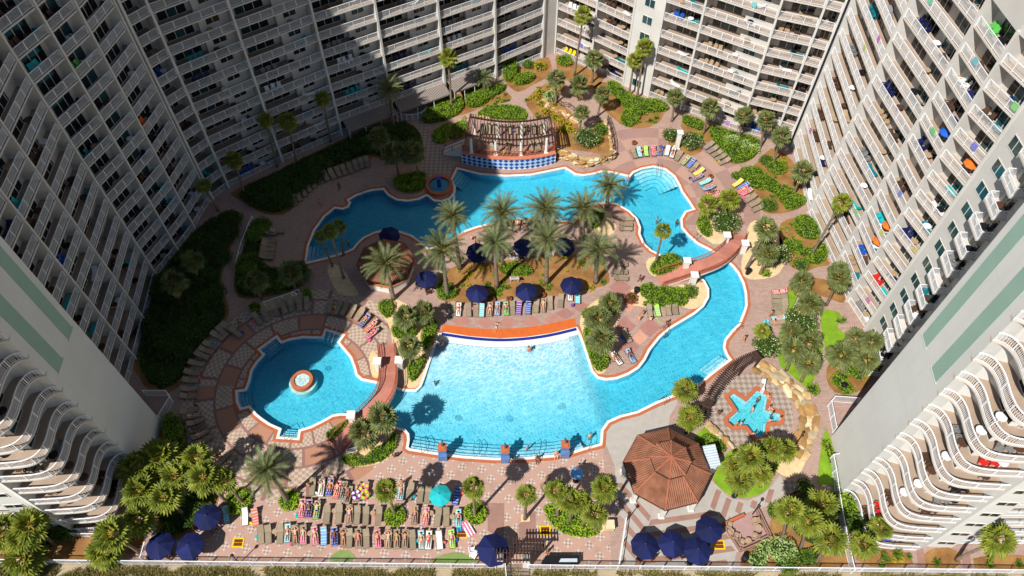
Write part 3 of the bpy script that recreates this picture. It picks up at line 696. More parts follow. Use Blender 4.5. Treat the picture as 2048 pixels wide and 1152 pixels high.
# ---- palms
def fan_crown(seed, R=1.45, n=34, mat=None):
    rnd = random.Random(seed); mb = MB()
    for i in range(n):
        t = i/(n-1); el = RAD(78-128*t+rnd.uniform(-9,9)); az = i*2.39996+rnd.uniform(-.2,.2)
        d = Vector((math.cos(az)*math.cos(el), math.sin(az)*math.cos(el), math.sin(el))); side = Vector((-math.sin(az), math.cos(az), 0)); up = side.cross(d)*-1
        pl = R*rnd.uniform(.42,.58); tip0 = d*pl+Vector((0,0,-.06*pl)); dead = 2 if t > .93 else 0
        mb.add([side*-.025, side*.025, tip0+side*.02, tip0-side*.02], [(0,1,2,3)], 1)
        fl = R*rnd.uniform(.55,.72)*(1 if t < .85 else .85); nb = 11
        for k in range(nb):
            a = RAD(-98+196*k/(nb-1)); dirv = d*math.cos(a)+side*math.sin(a); ln = fl*(1-.28*abs(a)/1.7)*rnd.uniform(.92,1.06)
            droop = Vector((0,0,-1))*ln*(.16+.28*(1-d.z)*.5); q = side*math.cos(a)-d*math.sin(a); w = .085*R
            fold = up*(.03 if k%2 else -.03)
            m_ = tip0+dirv*ln*.55+fold+droop*.25
            mb.add([tip0, m_+q*w, tip0+dirv*ln+droop, m_-q*w], [(0,1,2,3)], dead)
    mb.tube([(0,0,-.6),(0,0,-.25),(0,0,.0)], [.16,.24,.1], 7, 2)
    return mb.mesh('crown', [mat or FAN, STALK, DEAD])
def date_crown(seed, R=3.0, n=46):
    rnd = random.Random(seed); mb = MB()
    for i in range(n):
        t = i/(n-1); el = RAD(80-92*t+rnd.uniform(-8,8)); az = i*2.39996+rnd.uniform(-.2,.2); l = R*rnd.uniform(.88,1.08)*(1 if t > .12 else .8)
        h = Vector((math.cos(az), math.sin(az), 0)); side = Vector((-math.sin(az), math.cos(az), 0)); path = []
        x = z = 0.0; e = el; ns = 8
        path.append(Vector((0,0,0)))
        for s in range(ns):
            x += math.cos(e)*l/ns; z += math.sin(e)*l/ns; e -= RAD(3.2+5.0*(s/ns)+4*t); path.append(h*x+Vector((0,0,z)))
        mb.tube([path[0], path[4], path[8]], [.045,.028,.01], 4, 1, cap=False)
        for s in range(1, 17):
            f = s/2; i0 = int(min(f, ns-.01)); p = path[i0].lerp(path[min(i0+1, ns)], f-i0); d = (path[min(i0+1,ns)]-path[i0]).normalized(); up = side.cross(d)*-1
            ll = .72*(1-abs(f/ns-.42)*.95)*rnd.uniform(.85,1.1)
            for sg in (-1, 1):
                dv = (d*.75+side*sg*.75+up*.28).normalized(); w = d*.075
                mb.add([p-w, p+w, p+dv*ll+Vector((0,0,-.05))], [(0,1,2)], 0)
    for i in range(rnd.randint(3,7)):
        az = rnd.uniform(0,6.28); h = Vector((math.cos(az), math.sin(az), 0)); side = Vector((-math.sin(az), math.cos(az), 0)); l = R*rnd.uniform(.5,.75); q0 = Vector((0,0,-.3)); q1 = h*l*.35+Vector((0,0,-.45)); q2 = h*l*.5+Vector((0,0,-.45-l*.7))
        for a_, b_ in ((q0,q1),(q1,q2)):
            for s in range(5):
                p = a_.lerp(b_, (s+.5)/5)
                for sg in (-1,1): mb.add([p-Vector((0,0,.05)), p+Vector((0,0,.05)), p+side*sg*.3+(b_-a_).normalized()*.25], [(0,1,2)], 4)
    mb.tube([(0,0,-.75),(0,0,-.35),(0,0,.2)], [.24,.42,.16], 8, 2)
    for k in range(5):
        a = k*1.256; mb.tube([(0,0,-.1),(math.cos(a)*.5,math.sin(a)*.5,-.25),(math.cos(a)*.75,math.sin(a)*.75,-.6)], [.04,.05,.14], 5, 3)
    return mb.mesh('crown', [DATE, STALK, TRUNK, MAT('date_fruit', rgb(214,140,34), var=.2), DEAD])
FC = [fan_crown(s, 1.62, (30,24,34,27,30)[s]) for s in range(5)]; FG = [fan_crown(10+s, 1.62, 30, FAN2) for s in range(3)]; DC = [date_crown(20+s, (3.0,2.75,3.15,2.9,3.0)[s], (46,38,50,42,34)[s]) for s in range(5)]
def palm(kind, base, crown, label, group=None, scale=1.0, zmin=1.6):
    b = G(*base); v = (crown[1]-576)/FX; k = (CP-v*SP)/(SP+v*CP); z = CAM_H-b.y/k; z = max(zmin, z); c = G(crown[0], crown[1], z); c.y = b.y
    if abs(c.x-b.x) > .45*z: c.x = b.x+math.copysign(.45*z, c.x-b.x)
    scale *= 1.0 if kind == 'D' else .82
    root = EMP('date_palm' if kind == 'D' else 'fan_palm', (b.x, b.y, .02), label, 'palm', group)
    r0 = (.3 if kind == 'D' else .19)*(.8+.2*scale); top = Vector((c.x-b.x, 0, z)); mb = MB(); n = 9; path = []; rad = []
    for i in range(n+1):
        t = i/n; bend = t*t*(3-2*t)*.5+t*.5; path.append(Vector((top.x*bend, top.y*bend, top.z*t-.05))); rad.append(r0*(1.25-.35*min(1, t*4) if t < .25 else .9+.04*(i % 2)-.1*t))
    mb.tube(path, rad, 8); OB('trunk', mb.mesh('trunk', TRUNK, True), root)
    me = random.choice({'D': DC, 'S': FC, 'G': FG}[kind]); o = OB('crown', me, root, top+Vector((0,0,.05)), random.uniform(0, 6.28)); o.scale = (scale*random.uniform(.92,1.08), scale*random.uniform(.92,1.08), scale*random.uniform(.85,1.15))
    o.rotation_euler = (random.uniform(-.2,.2), random.uniform(-.2,.2), random.uniform(0,6.28)); return root
# ---- beds -------------------------------------------------------------------------------------------------
random.seed(3)
bed(pts(B,165,600, 260,470, 470,390, 640,300, 820,310, 850,370, 900,420, 870,450, 660,500, 560,540, 400,590, 220,640), MULCH)
bed(pts(B,830,290, 830,170, 1180,80, 1210,150, 1215,230, 1180,260, 1080,310, 960,380, 900,360), MULCH)
bed(pts(B,600,560, 700,500, 850,485, 980,510, 1020,570, 1000,610, 850,605, 700,590), MULCH)
bed(pts(B,1000,440, 1100,350, 1180,300, 1300,300, 1330,360, 1270,390, 1260,450, 1400,560, 1440,700, 1400,800, 1500,760, 1560,620, 1640,590, 1700,700, 1710,900, 1500,850, 1260,830, 1250,680, 1200,590, 1100,600, 1020,500), MULCH)
bed(pts(B,1240,70, 1300,100, 1640,250, 1600,330, 1480,370, 1400,330, 1260,230), MULCH)
bed(pts(C,-60,100, 20,40, 190,120, 380,200, 540,265, 455,412, 215,435, 40,290, -40,200), MULCH)
bed(pts(C,660,320, 830,380, 1000,450, 1280,540, 1260,640, 1180,700, 1050,720, 960,640, 880,540, 800,520, 640,440), MULCH)
bed(pts(C,1060,830, 1100,770, 1250,720, 1350,590, 1420,590, 1560,700, 1640,850, 1700,960, 1640,1050, 1480,1110, 1300,1110, 1200,960, 1140,860), MULCH)
bed(pts(E,1290,320, 1480,290, 1600,420, 1660,640, 1690,680, 1560,700, 1480,740, 1360,700, 1280,560, 1270,430), MULCH)
bed(pts(E,1020,360, 1100,310, 1250,340, 1290,480, 1340,560, 1300,730, 1200,790, 1000,800, 960,690, 1010,520), GRAVEL, 'gravel_bed')
bed(pts(E,1340,830, 1420,780, 1600,780, 1760,850, 1810,960, 1780,990, 1680,950, 1560,910, 1440,910, 1400,960, 1330,960), MULCH)
lawn_r = bed(pts(V0,330,700, 430,720, 440,750, 400,800, 480,870, 490,960, 420,1010, 350,1030, 340,900, 310,780), LAWN, 'lawn', .05)
bed(pts(V0,100,590, 190,600, 250,710, 270,800, 330,880, 325,1000, 280,1120, 240,1190, 120,1080, 60,1040, 60,860, 100,760), LAWN, 'lawn', .05)
bed(pts(V0,350,1035, 430,1000, 560,830, 650,980, 640,1100, 560,1200, 420,1220, 350,1150), MULCH)
bed([(1637,930),(1650,850),(1663,880),(1668,920),(1683,985),(1712,995),(1724,1040),(1716,1080),(1690,1050),(1678,1000),(1660,965),(1635,975)], LAWN, 'lawn', .05)
bed([(1575,985),(1640,975),(1665,1000),(1690,1080),(1700,1143),(1480,1143),(1482,1105),(1530,1080),(1548,1020)], MULCH)
for q in ([(1712,1085),(1745,1095),(1815,1100),(1830,1135),(1712,1132)], [(1846,1100),(1912,1092),(1925,1138),(1848,1142)], [(1945,1108),(2100,1112),(2100,1150),(1950,1145)]): bed(q, MULCH)
bed([(392,459),(440,430),(470,420),(483,427),(473,467),(447,534),(442,571),(460,614),(455,640),(415,680),(385,725),(365,770),(330,790),(300,790),(255,719),(280,646),(305,551),(345,502)], MULCH)
bed([(507,440),(547,440),(540,460),(527,480),(517,515),(550,540),(605,525),(607,568),(590,585),(540,592),(480,600),(467,580),(470,540),(490,490)], MULCH)
bed([(457,385),(560,340),(690,275),(800,235),(840,260),(850,300),(840,330),(790,325),(740,312),(690,330),(650,350),(600,395),(575,430),(530,430),(505,415),(470,395)], MULCH)
bed([(785,362),(800,350),(850,350),(853,370),(840,387),(810,388),(790,378)], MULCH)
bed([(652,535),(665,570),(680,590),(705,593),(720,587),(700,562),(690,540),(665,525)], GRAVEL, 'gravel_bed')
bed([(495,617),(560,590),(625,582),(630,597),(570,612),(505,632)], GRAVEL, 'gravel_bed')
bed([(200,960),(300,860),(330,855),(345,825),(372,850),(376,900),(420,940),(430,985),(440,1000),(420,1040),(390,1062),(360,1080),(330,1080),(318,1060),(300,1010),(240,1030)], MULCH)
bed([(0,1065),(120,1055),(220,1045),(290,1040),(300,1060),(270,1121),(-60,1122),(-60,1065)], MULCH)
bed([(1090,1012),(1092,1032),(1102,1050),(1123,1065),(1150,1074),(1178,1077),(1198,1067),(1215,1058),(1222,1043),(1215,1017),(1196,1004),(1159,1000)], GRAVEL, 'gravel_bed')
bed([(678,918),(700,935),(740,932),(772,922),(794,897),(797,868),(786,862),(765,880),(735,890)], GRAVEL, 'gravel_bed')
bed([(657,868),(700,842),(705,850),(668,890),(657,885)], GRAVEL, 'gravel_bed')
bed([(755,618),(765,602),(800,596),(870,655),(880,662),(868,690),(852,740),(836,777),(812,777),(806,745),(800,720),(785,690),(780,650)], GRAVEL, 'gravel_bed')
bed([(737,705),(752,700),(760,740),(756,758),(742,752)], GRAVEL, 'gravel_bed')
bed([(1158,645),(1165,625),(1190,600),(1215,590),(1235,600),(1240,630),(1230,660),(1225,690),(1215,720),(1212,745),(1196,750),(1186,735),(1176,700),(1166,670)], GRAVEL, 'gravel_bed')
bed(pts(D,230,870, 460,770, 620,790, 780,760, 1060,720, 1280,720, 1480,680, 1560,790, 1600,900, 1590,960, 1380,1010, 1050,1070, 830,1050, 640,1100, 340,1110, 210,1070, 230,960), MULCH, 'mulch_bed')
bed(pts(Hq,430,210, 520,140, 700,150, 1050,95, 1090,110, 1100,200, 1065,275, 980,322, 860,280, 550,310), GRAVEL, 'gravel_bed')
bed([(1290,527),(1300,513),(1335,515),(1343,527),(1320,545),(1316,554),(1300,550)], GRAVEL, 'gravel_bed')
bed([(1172,442),(1185,427),(1220,420),(1225,440),(1235,455),(1225,470),(1200,472),(1185,462)], GRAVEL, 'gravel_bed')
bed([(1322,268),(1340,256),(1370,285),(1400,290),(1408,300),(1385,314),(1360,303),(1340,292)], MULCH)
bed([(1393,448),(1400,435),(1460,428),(1482,450),(1462,475),(1432,492),(1410,477),(1393,462)], GRAVEL, 'gravel_bed')
bed([(1424,962),(1430,948),(1450,908),(1475,895),(1570,885),(1577,905),(1547,945),(1542,970),(1526,987),(1490,998),(1455,990)], LAWN, 'lawn', .05)
bed([(1385,882),(1400,860),(1420,846),(1452,890),(1440,908),(1420,890)], LAWN, 'lawn', .05)
bed(pts(K,1840,690, 1900,640, 2010,560, 2060,470, 2100,330, 2120,300, 2180,420, 2150,560, 2110,700, 2060,770, 1960,780), GRAVEL, 'gravel_bed')
for q in ([(656,1124),(668,1105),(690,1098),(702,1104),(716,1121)], [(852,1126),(880,1110),(915,1103),(940,1112),(965,1126)]): bed(q, TURF, 'putting_green')
# ---- dense ground cover, the shade of the beds painted into its leaf colour
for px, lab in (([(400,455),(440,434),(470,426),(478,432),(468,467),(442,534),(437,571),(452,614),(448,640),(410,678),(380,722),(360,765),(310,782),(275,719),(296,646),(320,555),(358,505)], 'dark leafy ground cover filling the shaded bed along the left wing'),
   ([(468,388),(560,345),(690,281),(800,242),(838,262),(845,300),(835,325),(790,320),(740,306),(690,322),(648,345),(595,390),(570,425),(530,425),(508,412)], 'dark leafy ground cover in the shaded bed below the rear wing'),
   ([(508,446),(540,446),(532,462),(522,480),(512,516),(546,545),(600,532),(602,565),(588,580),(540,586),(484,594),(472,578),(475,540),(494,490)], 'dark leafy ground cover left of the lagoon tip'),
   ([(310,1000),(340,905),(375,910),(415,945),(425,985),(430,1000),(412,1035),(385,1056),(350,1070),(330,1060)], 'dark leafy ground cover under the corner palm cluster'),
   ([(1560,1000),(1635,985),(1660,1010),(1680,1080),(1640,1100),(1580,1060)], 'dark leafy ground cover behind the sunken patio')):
    hedge(px, .5, lab, SHADEB, dens=34, size=.34, rough=.5, cat='ground cover', name='ground_cover')
# ---- clipped hedges and ground cover
for px, h, lab in (
  (pts(B,160,590, 280,480, 400,410, 480,430, 520,500, 430,590, 220,640), .9, 'clipped green hedge beside the striped awning'),
  (pts(B,520,440, 560,350, 700,355, 830,325, 840,370, 720,440, 650,500, 540,510), .9, 'clipped green hedge under the short palm by the rear wing'),
  (pts(B,820,180, 930,160, 940,220, 900,310, 830,290), 1.4, 'tall round-topped green hedge near the inner building corner'),
  (pts(B,890,320, 960,250, 1050,240, 1080,280, 1000,330), 1.0, 'kidney-shaped low hedge near the inner building corner'),
  (pts(B,600,560, 700,500, 850,485, 980,510, 1020,570, 1000,610, 850,600, 700,590), .45, 'lens-shaped low green hedge behind the pergola'),
  (pts(C,40,80, 130,70, 190,150, 330,215, 460,215, 540,260, 530,300, 330,310, 290,400, 220,430, 150,360, 210,290, 170,240, 90,150), .9, 'long winding hedge below the stair tower'),
  (pts(C,660,330, 830,390, 830,460, 660,400), .8, 'straight hedge along the patio railing of the sunlit rear wing'),
  (pts(C,860,420, 1000,460, 1270,530, 1265,620, 1180,700, 1060,715, 950,620, 900,540), .9, 'broad hedge round the pale variegated shrubs'),
  (pts(C,1090,780, 1230,740, 1290,800, 1400,860, 1450,930, 1630,990, 1640,1040, 1500,1100, 1440,1010, 1370,930, 1230,920, 1150,850), .8, 'long hedge sweeping behind the right-hand sunbeds'),
  (pts(E,1370,330, 1480,290, 1570,380, 1590,450, 1560,490, 1420,460), .9, 'rounded hedge beside the tall leaning palm'),
  (pts(E,1290,510, 1420,480, 1480,580, 1630,500, 1660,640, 1540,700, 1440,590, 1330,560), .7, 'hedge at the foot of the tall leaning palm'),
  (pts(Hq,560,150, 620,125, 690,170, 720,155, 900,170, 925,190, 930,280, 890,295, 560,300, 640,255, 560,200), 1.0, 'block hedge below the right footbridge'),
  (pts(Gq,70,360, 160,330, 190,400, 150,480, 80,430), .9, 'small hedge at the top of the left bridge planter'),
  (pts(Gq,170,540, 330,520, 380,570, 360,620, 200,640), .9, 'oval hedge in the left bridge planter'),
  (pts(Gq,430,560, 500,490, 550,510, 520,600, 480,700, 430,730, 410,640), .9, 'hedge beside the shallow pool end in the left bridge planter'),
  (pts(Gq,310,850, 440,770, 450,800, 390,920, 340,985, 310,940), .9, 'hedge at the water tip of the left bridge planter'),
  (pts(Gq,1680,430, 1830,380, 1850,440, 1720,480), .8, 'hedge at the top of the palm planter beside the shallow pool end'),
  (pts(Gq,1700,570, 1750,560, 1790,700, 1900,780, 1900,860, 1840,900, 1790,870, 1740,740), .9, 'hedge along the pool wall of the palm planter beside the shallow end'),
  (pts(J,60,430, 190,360, 235,330, 230,370, 90,500, 60,480), .8, 'low hedge west of the left bridge ramp'),
  (pts(J,160,640, 230,610, 370,640, 420,560, 520,530, 600,420, 620,430, 610,540, 520,640, 400,680, 240,700), .7, 'curved hedge round the planter below the left bridge'),
  (pts(Fq,670,390, 740,360, 780,400, 720,440), 1.0, 'dark square hedge behind the round pool sunbeds'),
  (pts(Fq,1100,290, 1140,245, 1190,300, 1170,320), 1.0, 'dark pointed hedge beside the life ring fence'),
  (pts(A,1540,320, 1800,270, 1810,320, 1760,420, 1600,420), 1.0, 'dark hedge beside the round fountain'),
  ([(330,850),(345,828),(370,850),(374,905),(340,900)], 1.4, 'dark hedge at the foot of the left end tower'),
  (pts(Q,440,430, 600,420, 620,560, 560,640, 480,600), 1.1, 'dark green bush mass behind the dark slatted screen'),
  (pts(D,240,940, 300,960, 380,1010, 370,1060, 260,1090, 210,1050), .8, 'leafy hedge at the left end of the island bed'),
  (pts(D,710,810, 850,790, 990,840, 970,890, 800,890, 720,860), .6, 'low leafy patch in the middle of the island bed'),
  (pts(D,1410,420, 1520,380, 1560,400, 1500,520, 1420,500), .9, 'hedge under the date palms at the neck of the island'),
  (pts(D,1910,840, 1960,780, 2048,720, 2140,740, 2180,820, 2060,880, 1960,890), .8, 'hedge at the foot of the small fan palm by the right bridge'),
  (pts(E,610,330, 650,305, 700,330, 730,460, 680,460, 620,400), .8, 'low hedge in front of the flowering bush by the right bridge'),
  (pts(K,1230,500, 1320,440, 1420,470, 1490,540, 1460,600, 1330,540), .5, 'green ground cover strip behind the metal roofed shed')):
    hedge(px, h, lab)
hedge(pts(Nq,905,380, 930,500, 990,600, 1100,680, 1250,730, 1400,740, 1510,690, 1540,600, 1400,560, 1300,430, 1100,400), .4, 'bright green ground cover in the plaza planter beside the octagonal pavilion', BRIGHT, cat='ground cover', name='ground_cover')
hedge(pts(Q,450,0, 560,0, 610,380, 740,420, 770,600, 720,700, 640,640, 600,400, 520,120), .25, 'bright grass strip between the white fence and the right end tower', BRIGHT, cat='grass', name='grass_strip')
def ring(px, r):
    c = G(*px); return [(c.x+math.cos(a*.5236)*r, c.y+math.sin(a*.5236)*r) for a in range(12)]
for px, r, lab in ((L(1850,340), 1.15, 'round clipped bush ring at the foot of the leaning date palm'), (Mq(1145,510), 1.15, 'round clipped bush ring under the plaza fan palm among the sunbeds'), (Nq(165,480), 1.25, 'round clipped bush ring under the fan palm near the entry umbrella'), (L(1290,350), 1.5, 'rounded bush ring under the twin palms at the plaza edge')):
    hedge(ring(px, r), .6, lab, BRIGHT, raw=True)
# ---- shrubs
GS = 'flowering bushes'
for px, r, h, lab in ((E(830,370),2.3,2.2,'large white-flowering bush beside the right footbridge'), (E(1270,630),1.6,1.9,'white-flowering bush right of the footbridge palms'), (C(555,515),1.4,1.9,'white-flowering bush left of the white column'), (C(720,560),1.9,2.0,'white-flowering bush right of the white column'), (B(1490,780),2.1,2.2,'white-flowering bush on the rock mound beside the pergola'), (Hq(1830,440),2.2,2.3,'large white-flowering bush beside the channel sunbeds'), (Hq(1560,630),1.9,1.9,'white-flowering bush at the end of the curved trellis')):
    shrub(px, r, h, lab, FLOWB, size=.22, dens=1.6)
for px, r, h, lab, mt in ((B(1600,700),1.3,1.3,'round green bush on the rock mound',BUSH),(B(1570,770),1.0,1.2,'bright green bush next to the flowering bush on the mound',HEDGE),(B(1205,430),1.2,1.5,'upright green bush beside the mound path',SILV),
  (C(1040,540),1.3,1.2,'pale variegated shrub in the broad hedge, beside the patio railing',SILV),(C(1150,580),1.2,1.1,'pale variegated shrub in the middle of the broad hedge',SILV),(C(1220,610),1.2,1.1,'pale variegated shrub at the path end of the broad hedge',SILV),
  (B(1310,145),1.5,1.3,'glossy shrub at the inner corner walk',HEDGE),(B(1120,185),1.2,1.0,'yellow shrub near the inner corner walk',YELB),(B(1020,170),1.2,1.0,'loose green shrub by the patio railing near the inner corner',BUSH),
  (E(1160,760),.7,.9,'small round bush in the gravel below the bridge palms',HEDGE),(E(1440,690),1.2,.9,'dark low shrub on the mulch near the path fork',BUSH),(C(1340,1060),1.4,1.2,'dark shrub at the end of the right-hand sunbeds',BUSH),(C(1090,820),.9,.8,'spreading shrub at the path corner by the right-hand sunbeds',BUSH),
  (C(1400,750),1.8,1.0,'glossy shrub mass beside the ramp to the right wing',HEDGE),(C(1330,700),1.3,.9,'shrub at the ramp bend beside the right wing',BUSH),(O(1590,990),1.1,1.1,'variegated shrub beside the black pot',SILV),(O(1850,900),1.7,1.6,'broad variegated shrub by the beach fence',SILV),(O(1900,1010),1.5,1.5,'green shrub by the beach fence beside the variegated one',BUSH),
  (O(1680,850),.9,.8,'small shrub at the corner of the sunken patio',SILV),(O(1780,470),.9,1.0,'green bush at the top of the sunken patio steps',BUSH),(Q(100,550),.8,1.0,'round green bush beside the striped terrace end',HEDGE),(Q(340,370),1.0,1.0,'round dark bush by the checkered path end',BUSH),
  (Hq(480,240),1.0,.9,'reddish shrub beside the trash bin',REDF),(Hq(950,190),1.2,1.1,'yellow-green shrub at the end of the block hedge',BUSH),(Q(720,670),1.4,1.5,'dark bush at the corner of the right end tower',BUSH),(T0(400,880),1.8,1.4,'olive bush beside the left tower patio',BUSH),(T0(250,950),1.8,1.4,'olive bush near the left beach fence',BUSH)):
    shrub(px, r, h, lab, mt)
rnd = random.Random(5)
def scatter(poly_px, n, fn):
    for q in poly_points(plan(poly_px), n, rnd): fn(q)
def sh3(q, r, h, lab, mt, grp): shrub((q[0], q[1], 0), r, h, lab, mt, grp, seed=rnd.randint(0,2))
scatter([(330,560),(420,470),(470,430),(465,480),(435,560),(450,620),(400,680),(350,750),(300,760),(310,640)], 60, lambda q: sh3(q, rnd.choice((1.2,1.5,1.8)), 1.4, 'dark shrub in the shaded bed along the left wing', SHADEB, 'shrubs in the left wing bed'))
scatter([(500,410),(560,360),(680,295),(790,255),(830,270),(835,315),(780,312),(700,320),(640,345),(580,410)], 50, lambda q: sh3(q, rnd.choice((1.2,1.5,1.8)), 1.4, 'dark shrub in the shaded bed below the rear wing', SHADEB, 'shrubs below the shaded rear wing'))
scatter([(515,450),(540,450),(520,490),(500,560),(580,575),(490,590),(475,560)], 26, lambda q: sh3(q, 1.2, 1.1, 'dark shrub in the bed left of the lagoon sunbeds', BUSH, 'shrubs in the bed left of the lagoon'))
scatter([(310,1010),(400,960),(430,990),(390,1050),(330,1070)], 9, lambda q: sh3(q, 1.2, .9, 'dark low shrub under the corner palm cluster', BUSH, 'shrubs under the corner palms'))
scatter([(1470,920),(1560,895),(1540,950),(1490,985),(1450,975)], 6, lambda q: sh3(q, .9, .7, 'bright low shrub under the palms beside the octagonal pavilion', HEDGE, 'shrubs beside the octagonal pavilion'))
scatter([(1560,600),(1600,680),(1640,760),(1620,790),(1590,730),(1560,660)], 14, lambda q: sh3(q, .9, .8, 'low shrub on the grass behind the spa rocks', HEDGE, 'shrubs behind the spa rocks'))
scatter([(1660,740),(1720,700),(1740,740),(1700,790),(1665,780)], 10, lambda q: sh3(q, 1.0, .9, 'green shrub under the palms beside the right wing foot', HEDGE, 'shrubs at the foot of the right wing'))
scatter([(1560,1010),(1660,1010),(1690,1120),(1560,1125)], 8, lambda q: sh3(q, 1.0, .8, 'dark shrub under the palms by the right beach fence', BUSH, 'shrubs by the right beach fence'))
for f, xy in ((B,(1090,430, 1130,480, 1160,540, 1110,390, 1240,590, 1280,620, 1330,650, 1360,690, 1300,690)),):
    for i in range(0, len(xy), 2): shrub(f(xy[i], xy[i+1]), .7, .7, 'yellow-leaved shrub along the rocks of the mound', YELB, 'yellow shrubs on the mound', seed=i % 3)
for f, xy, lab, grp, mt in ((D,(620,960, 780,990, 1060,960, 1110,980, 700,1020, 1540,940, 330,760, 400,760),'green strap-leaved plant at the foot of an island palm','strap-leaved plants on the island',BUSH),
   (D,(480,870, 560,830, 930,840, 1230,750, 1330,960, 1450,990, 1540,800, 1400,720, 450,910, 820,790),'small yellowing plant in the island mulch','small plants in the island mulch',YELB),
   (C,(1370,980, 1390,1050, 1480,900, 1520,920, 400,370, 450,350),'low plant in the mulch beside a clipped hedge','low plants beside the hedges',BUSH),
   (B,(720,440, 780,430, 840,400, 1060,420, 1110,350, 1180,340),'dry grass tuft beside the rear walk','dry grass tufts',DRYG),
   (V0,(450,770, 420,780, 100,390, 190,430),'small plant in the mulch along the right wing','small plants along the right wing',BUSH),
   (Q,(1370,950, 1770,970, 1770,900, 2000,960, 950,900, 1050,880),'low tuft in the mulch before the right end tower','tufts before the right end tower',BUSH)):
    for i in range(0, len(xy), 2): spiky(f(xy[i], xy[i+1]), .75, lab, mt, grp, i % 2)
def sp3(q, r, lab, mt, grp): 
    key = ('sp', round(r,1), mt.name, 0)
    if key not in _shc: _shc[key] = spiky_mesh(r, mt, 0)
    tag(OB('bedding_plant', _shc[key], None, (q[0], q[1], .03), rnd.uniform(0,6.28)), lab, 'plant', grp)
for poly_, n_, lab, grp in ((pts(B,1000,440, 1100,350, 1300,310, 1330,360, 1260,450, 1400,560, 1240,640, 1100,590), 26, 'low tuft in the mulch of the mound behind the pergola', 'tufts on the mound'), (pts(C,1240,780, 1400,620, 1560,720, 1640,870, 1480,1000, 1330,900), 22, 'low tuft in the mulch before the right wing corner', 'tufts before the right wing corner'), (pts(E,1290,330, 1400,330, 1420,560, 1500,700, 1340,680, 1280,520), 16, 'low tuft in the mulch near the very tall leaning palm', 'tufts near the leaning palm'),
    (pts(D,380,860, 620,810, 1040,780, 1280,740, 1480,720, 1560,880, 1380,980, 1050,1030, 660,1060, 420,1050), 34, 'small sprig in the mulch of the island bed', 'sprigs in the island bed'), (pts(C,250,330, 500,280, 440,400, 290,400), 9, 'low tuft in the mulch inside the winding hedge', 'tufts inside the winding hedge'), (pts(C,660,420, 800,470, 900,560, 860,540, 660,450), 8, 'low tuft in the mulch before the straight hedge', 'tufts before the straight hedge'), (pts(Q,880,860, 1150,850, 1180,980, 900,980), 12, 'low tuft in the mulch at the right tower corner', 'tufts at the right tower corner'), (pts(B,700,470, 860,420, 880,450, 700,495), 10, 'dry tuft between the clipped hedge and the rear walk', 'dry tufts by the rear walk')):
    for q in poly_points(plan(poly_), n_, rnd): sp3(q, rnd.choice((.4,.5,.6)), lab, rnd.choice((BUSH, BUSH, DRYG, YELB, HEDGE)), grp)
# ---- palms: kind, base, crown, label, group, scale
def palms(kind, f, xy, label, group, scale=1.0):
    for i in range(0, len(xy), 4):
        lb = label[i//4] if isinstance(label, list) else label
        palm(kind, f(xy[i], xy[i+1]), f(xy[i+2], xy[i+3]), lb, group, scale*random.uniform(.86,1.12))
palms('D', D, (300,1040,255,690, 400,830,340,420, 695,975,680,625, 745,740,735,390, 1090,950,1100,600, 1085,720,1075,360, 1485,940,1500,690, 1380,590,1390,355, 1575,330,1590,175), ['date palm at the left end of the island bed, rising from a leafy hedge','date palm beside the lagoon at the left end of the island','date palm beside the white pool rules board','date palm between the lagoon and the left island umbrellas','date palm in the middle of the island mulch behind the front umbrella gap','date palm between the half-folded umbrella and the lagoon','date palm at the right end of the island mulch','date palm beside the hedge at the island neck','date palm on the lagoon bank at the tip of the island neck'], 'date palms on the pool island')
palm('D', Gq(190,310), Gq(125,40), 'date palm leaning beside the tiled poolside bar')
palm('D', I(1340,960), I(1190,720), 'leaning date palm in a round bush ring on the plaza', scale=1.05)
palm('S', E(285,660), E(345,405), 'slender fan palm beside the right footbridge planter', scale=.85)
palms('S', A, (1150,1105,1040,730, 1150,920,1120,690, 1060,1010,960,770), 'shaded fan palm between the lagoon and the tiled bar', 'fan palms by the lagoon tip', .8)
palms('G', Gq, (290,600,285,450, 430,550,430,420, 325,850,315,690), 'fan palm in the planter above the left footbridge', 'palms above the left footbridge', 1.25)
palms('G', Hq, (330,330,320,270, 230,480,220,390, 240,700,255,555), 'fan palm in the planter beside the shallow pool end', 'palms beside the shallow pool end', 1.35)
palms('G', J, (530,510,500,300, 410,545,350,420), 'fan palm in the planter below the left footbridge', 'palms below the left footbridge', 1.25)
palm('S', J(600,1070), J(530,880), 'fan palm rising from a bush ring among the sunbeds', scale=1.0)
palm('S', J(1240,1085), J(1225,860), 'fan palm rising from a bush ring near the entry umbrella', scale=.95)
palm('S', J(1640,1110), J(1650,915), 'fan palm in a square tan tree pit on the plaza', scale=.9)
palms('S', J, (1900,1090,1890,890, 2260,1120,2270,870, 2110,1150,2090,980, 2210,1210,2200,1080, 2000,1130,2010,960), 'fan palm in the plaza planter beside the octagonal pavilion', 'palms in the plaza planter', 1.05)
palm('S', K(1180,190), K(1165,80), 'fan palm between the pool and the curved trellis', scale=1.2)
palm('S', K(1170,420), K(1200,300), 'fan palm between the octagonal pavilion and the spa rocks', scale=1.2)
palms('S', K, (1490,810,1560,690, 1700,800,1680,620, 1850,690,1860,550, 1600,900,1600,800, 1760,850,1760,740, 1960,640,1960,560), 'fan palm in the bed between the pavilion and the spa', 'palms between pavilion and spa', 1.2)
palms('G', Hq, (1730,800,1790,640, 1850,890,1910,750, 1760,620,1770,500, 1880,700,1920,580, 1820,170,1850,100, 1920,370,1920,270), 'fan palm on the grass behind the channel sunbeds', 'palms behind the channel sunbeds', 1.25)
palm('S', Hq(1525,560), Hq(1540,490), 'small fan palm beside the flowering bush at the trellis end', scale=.8)
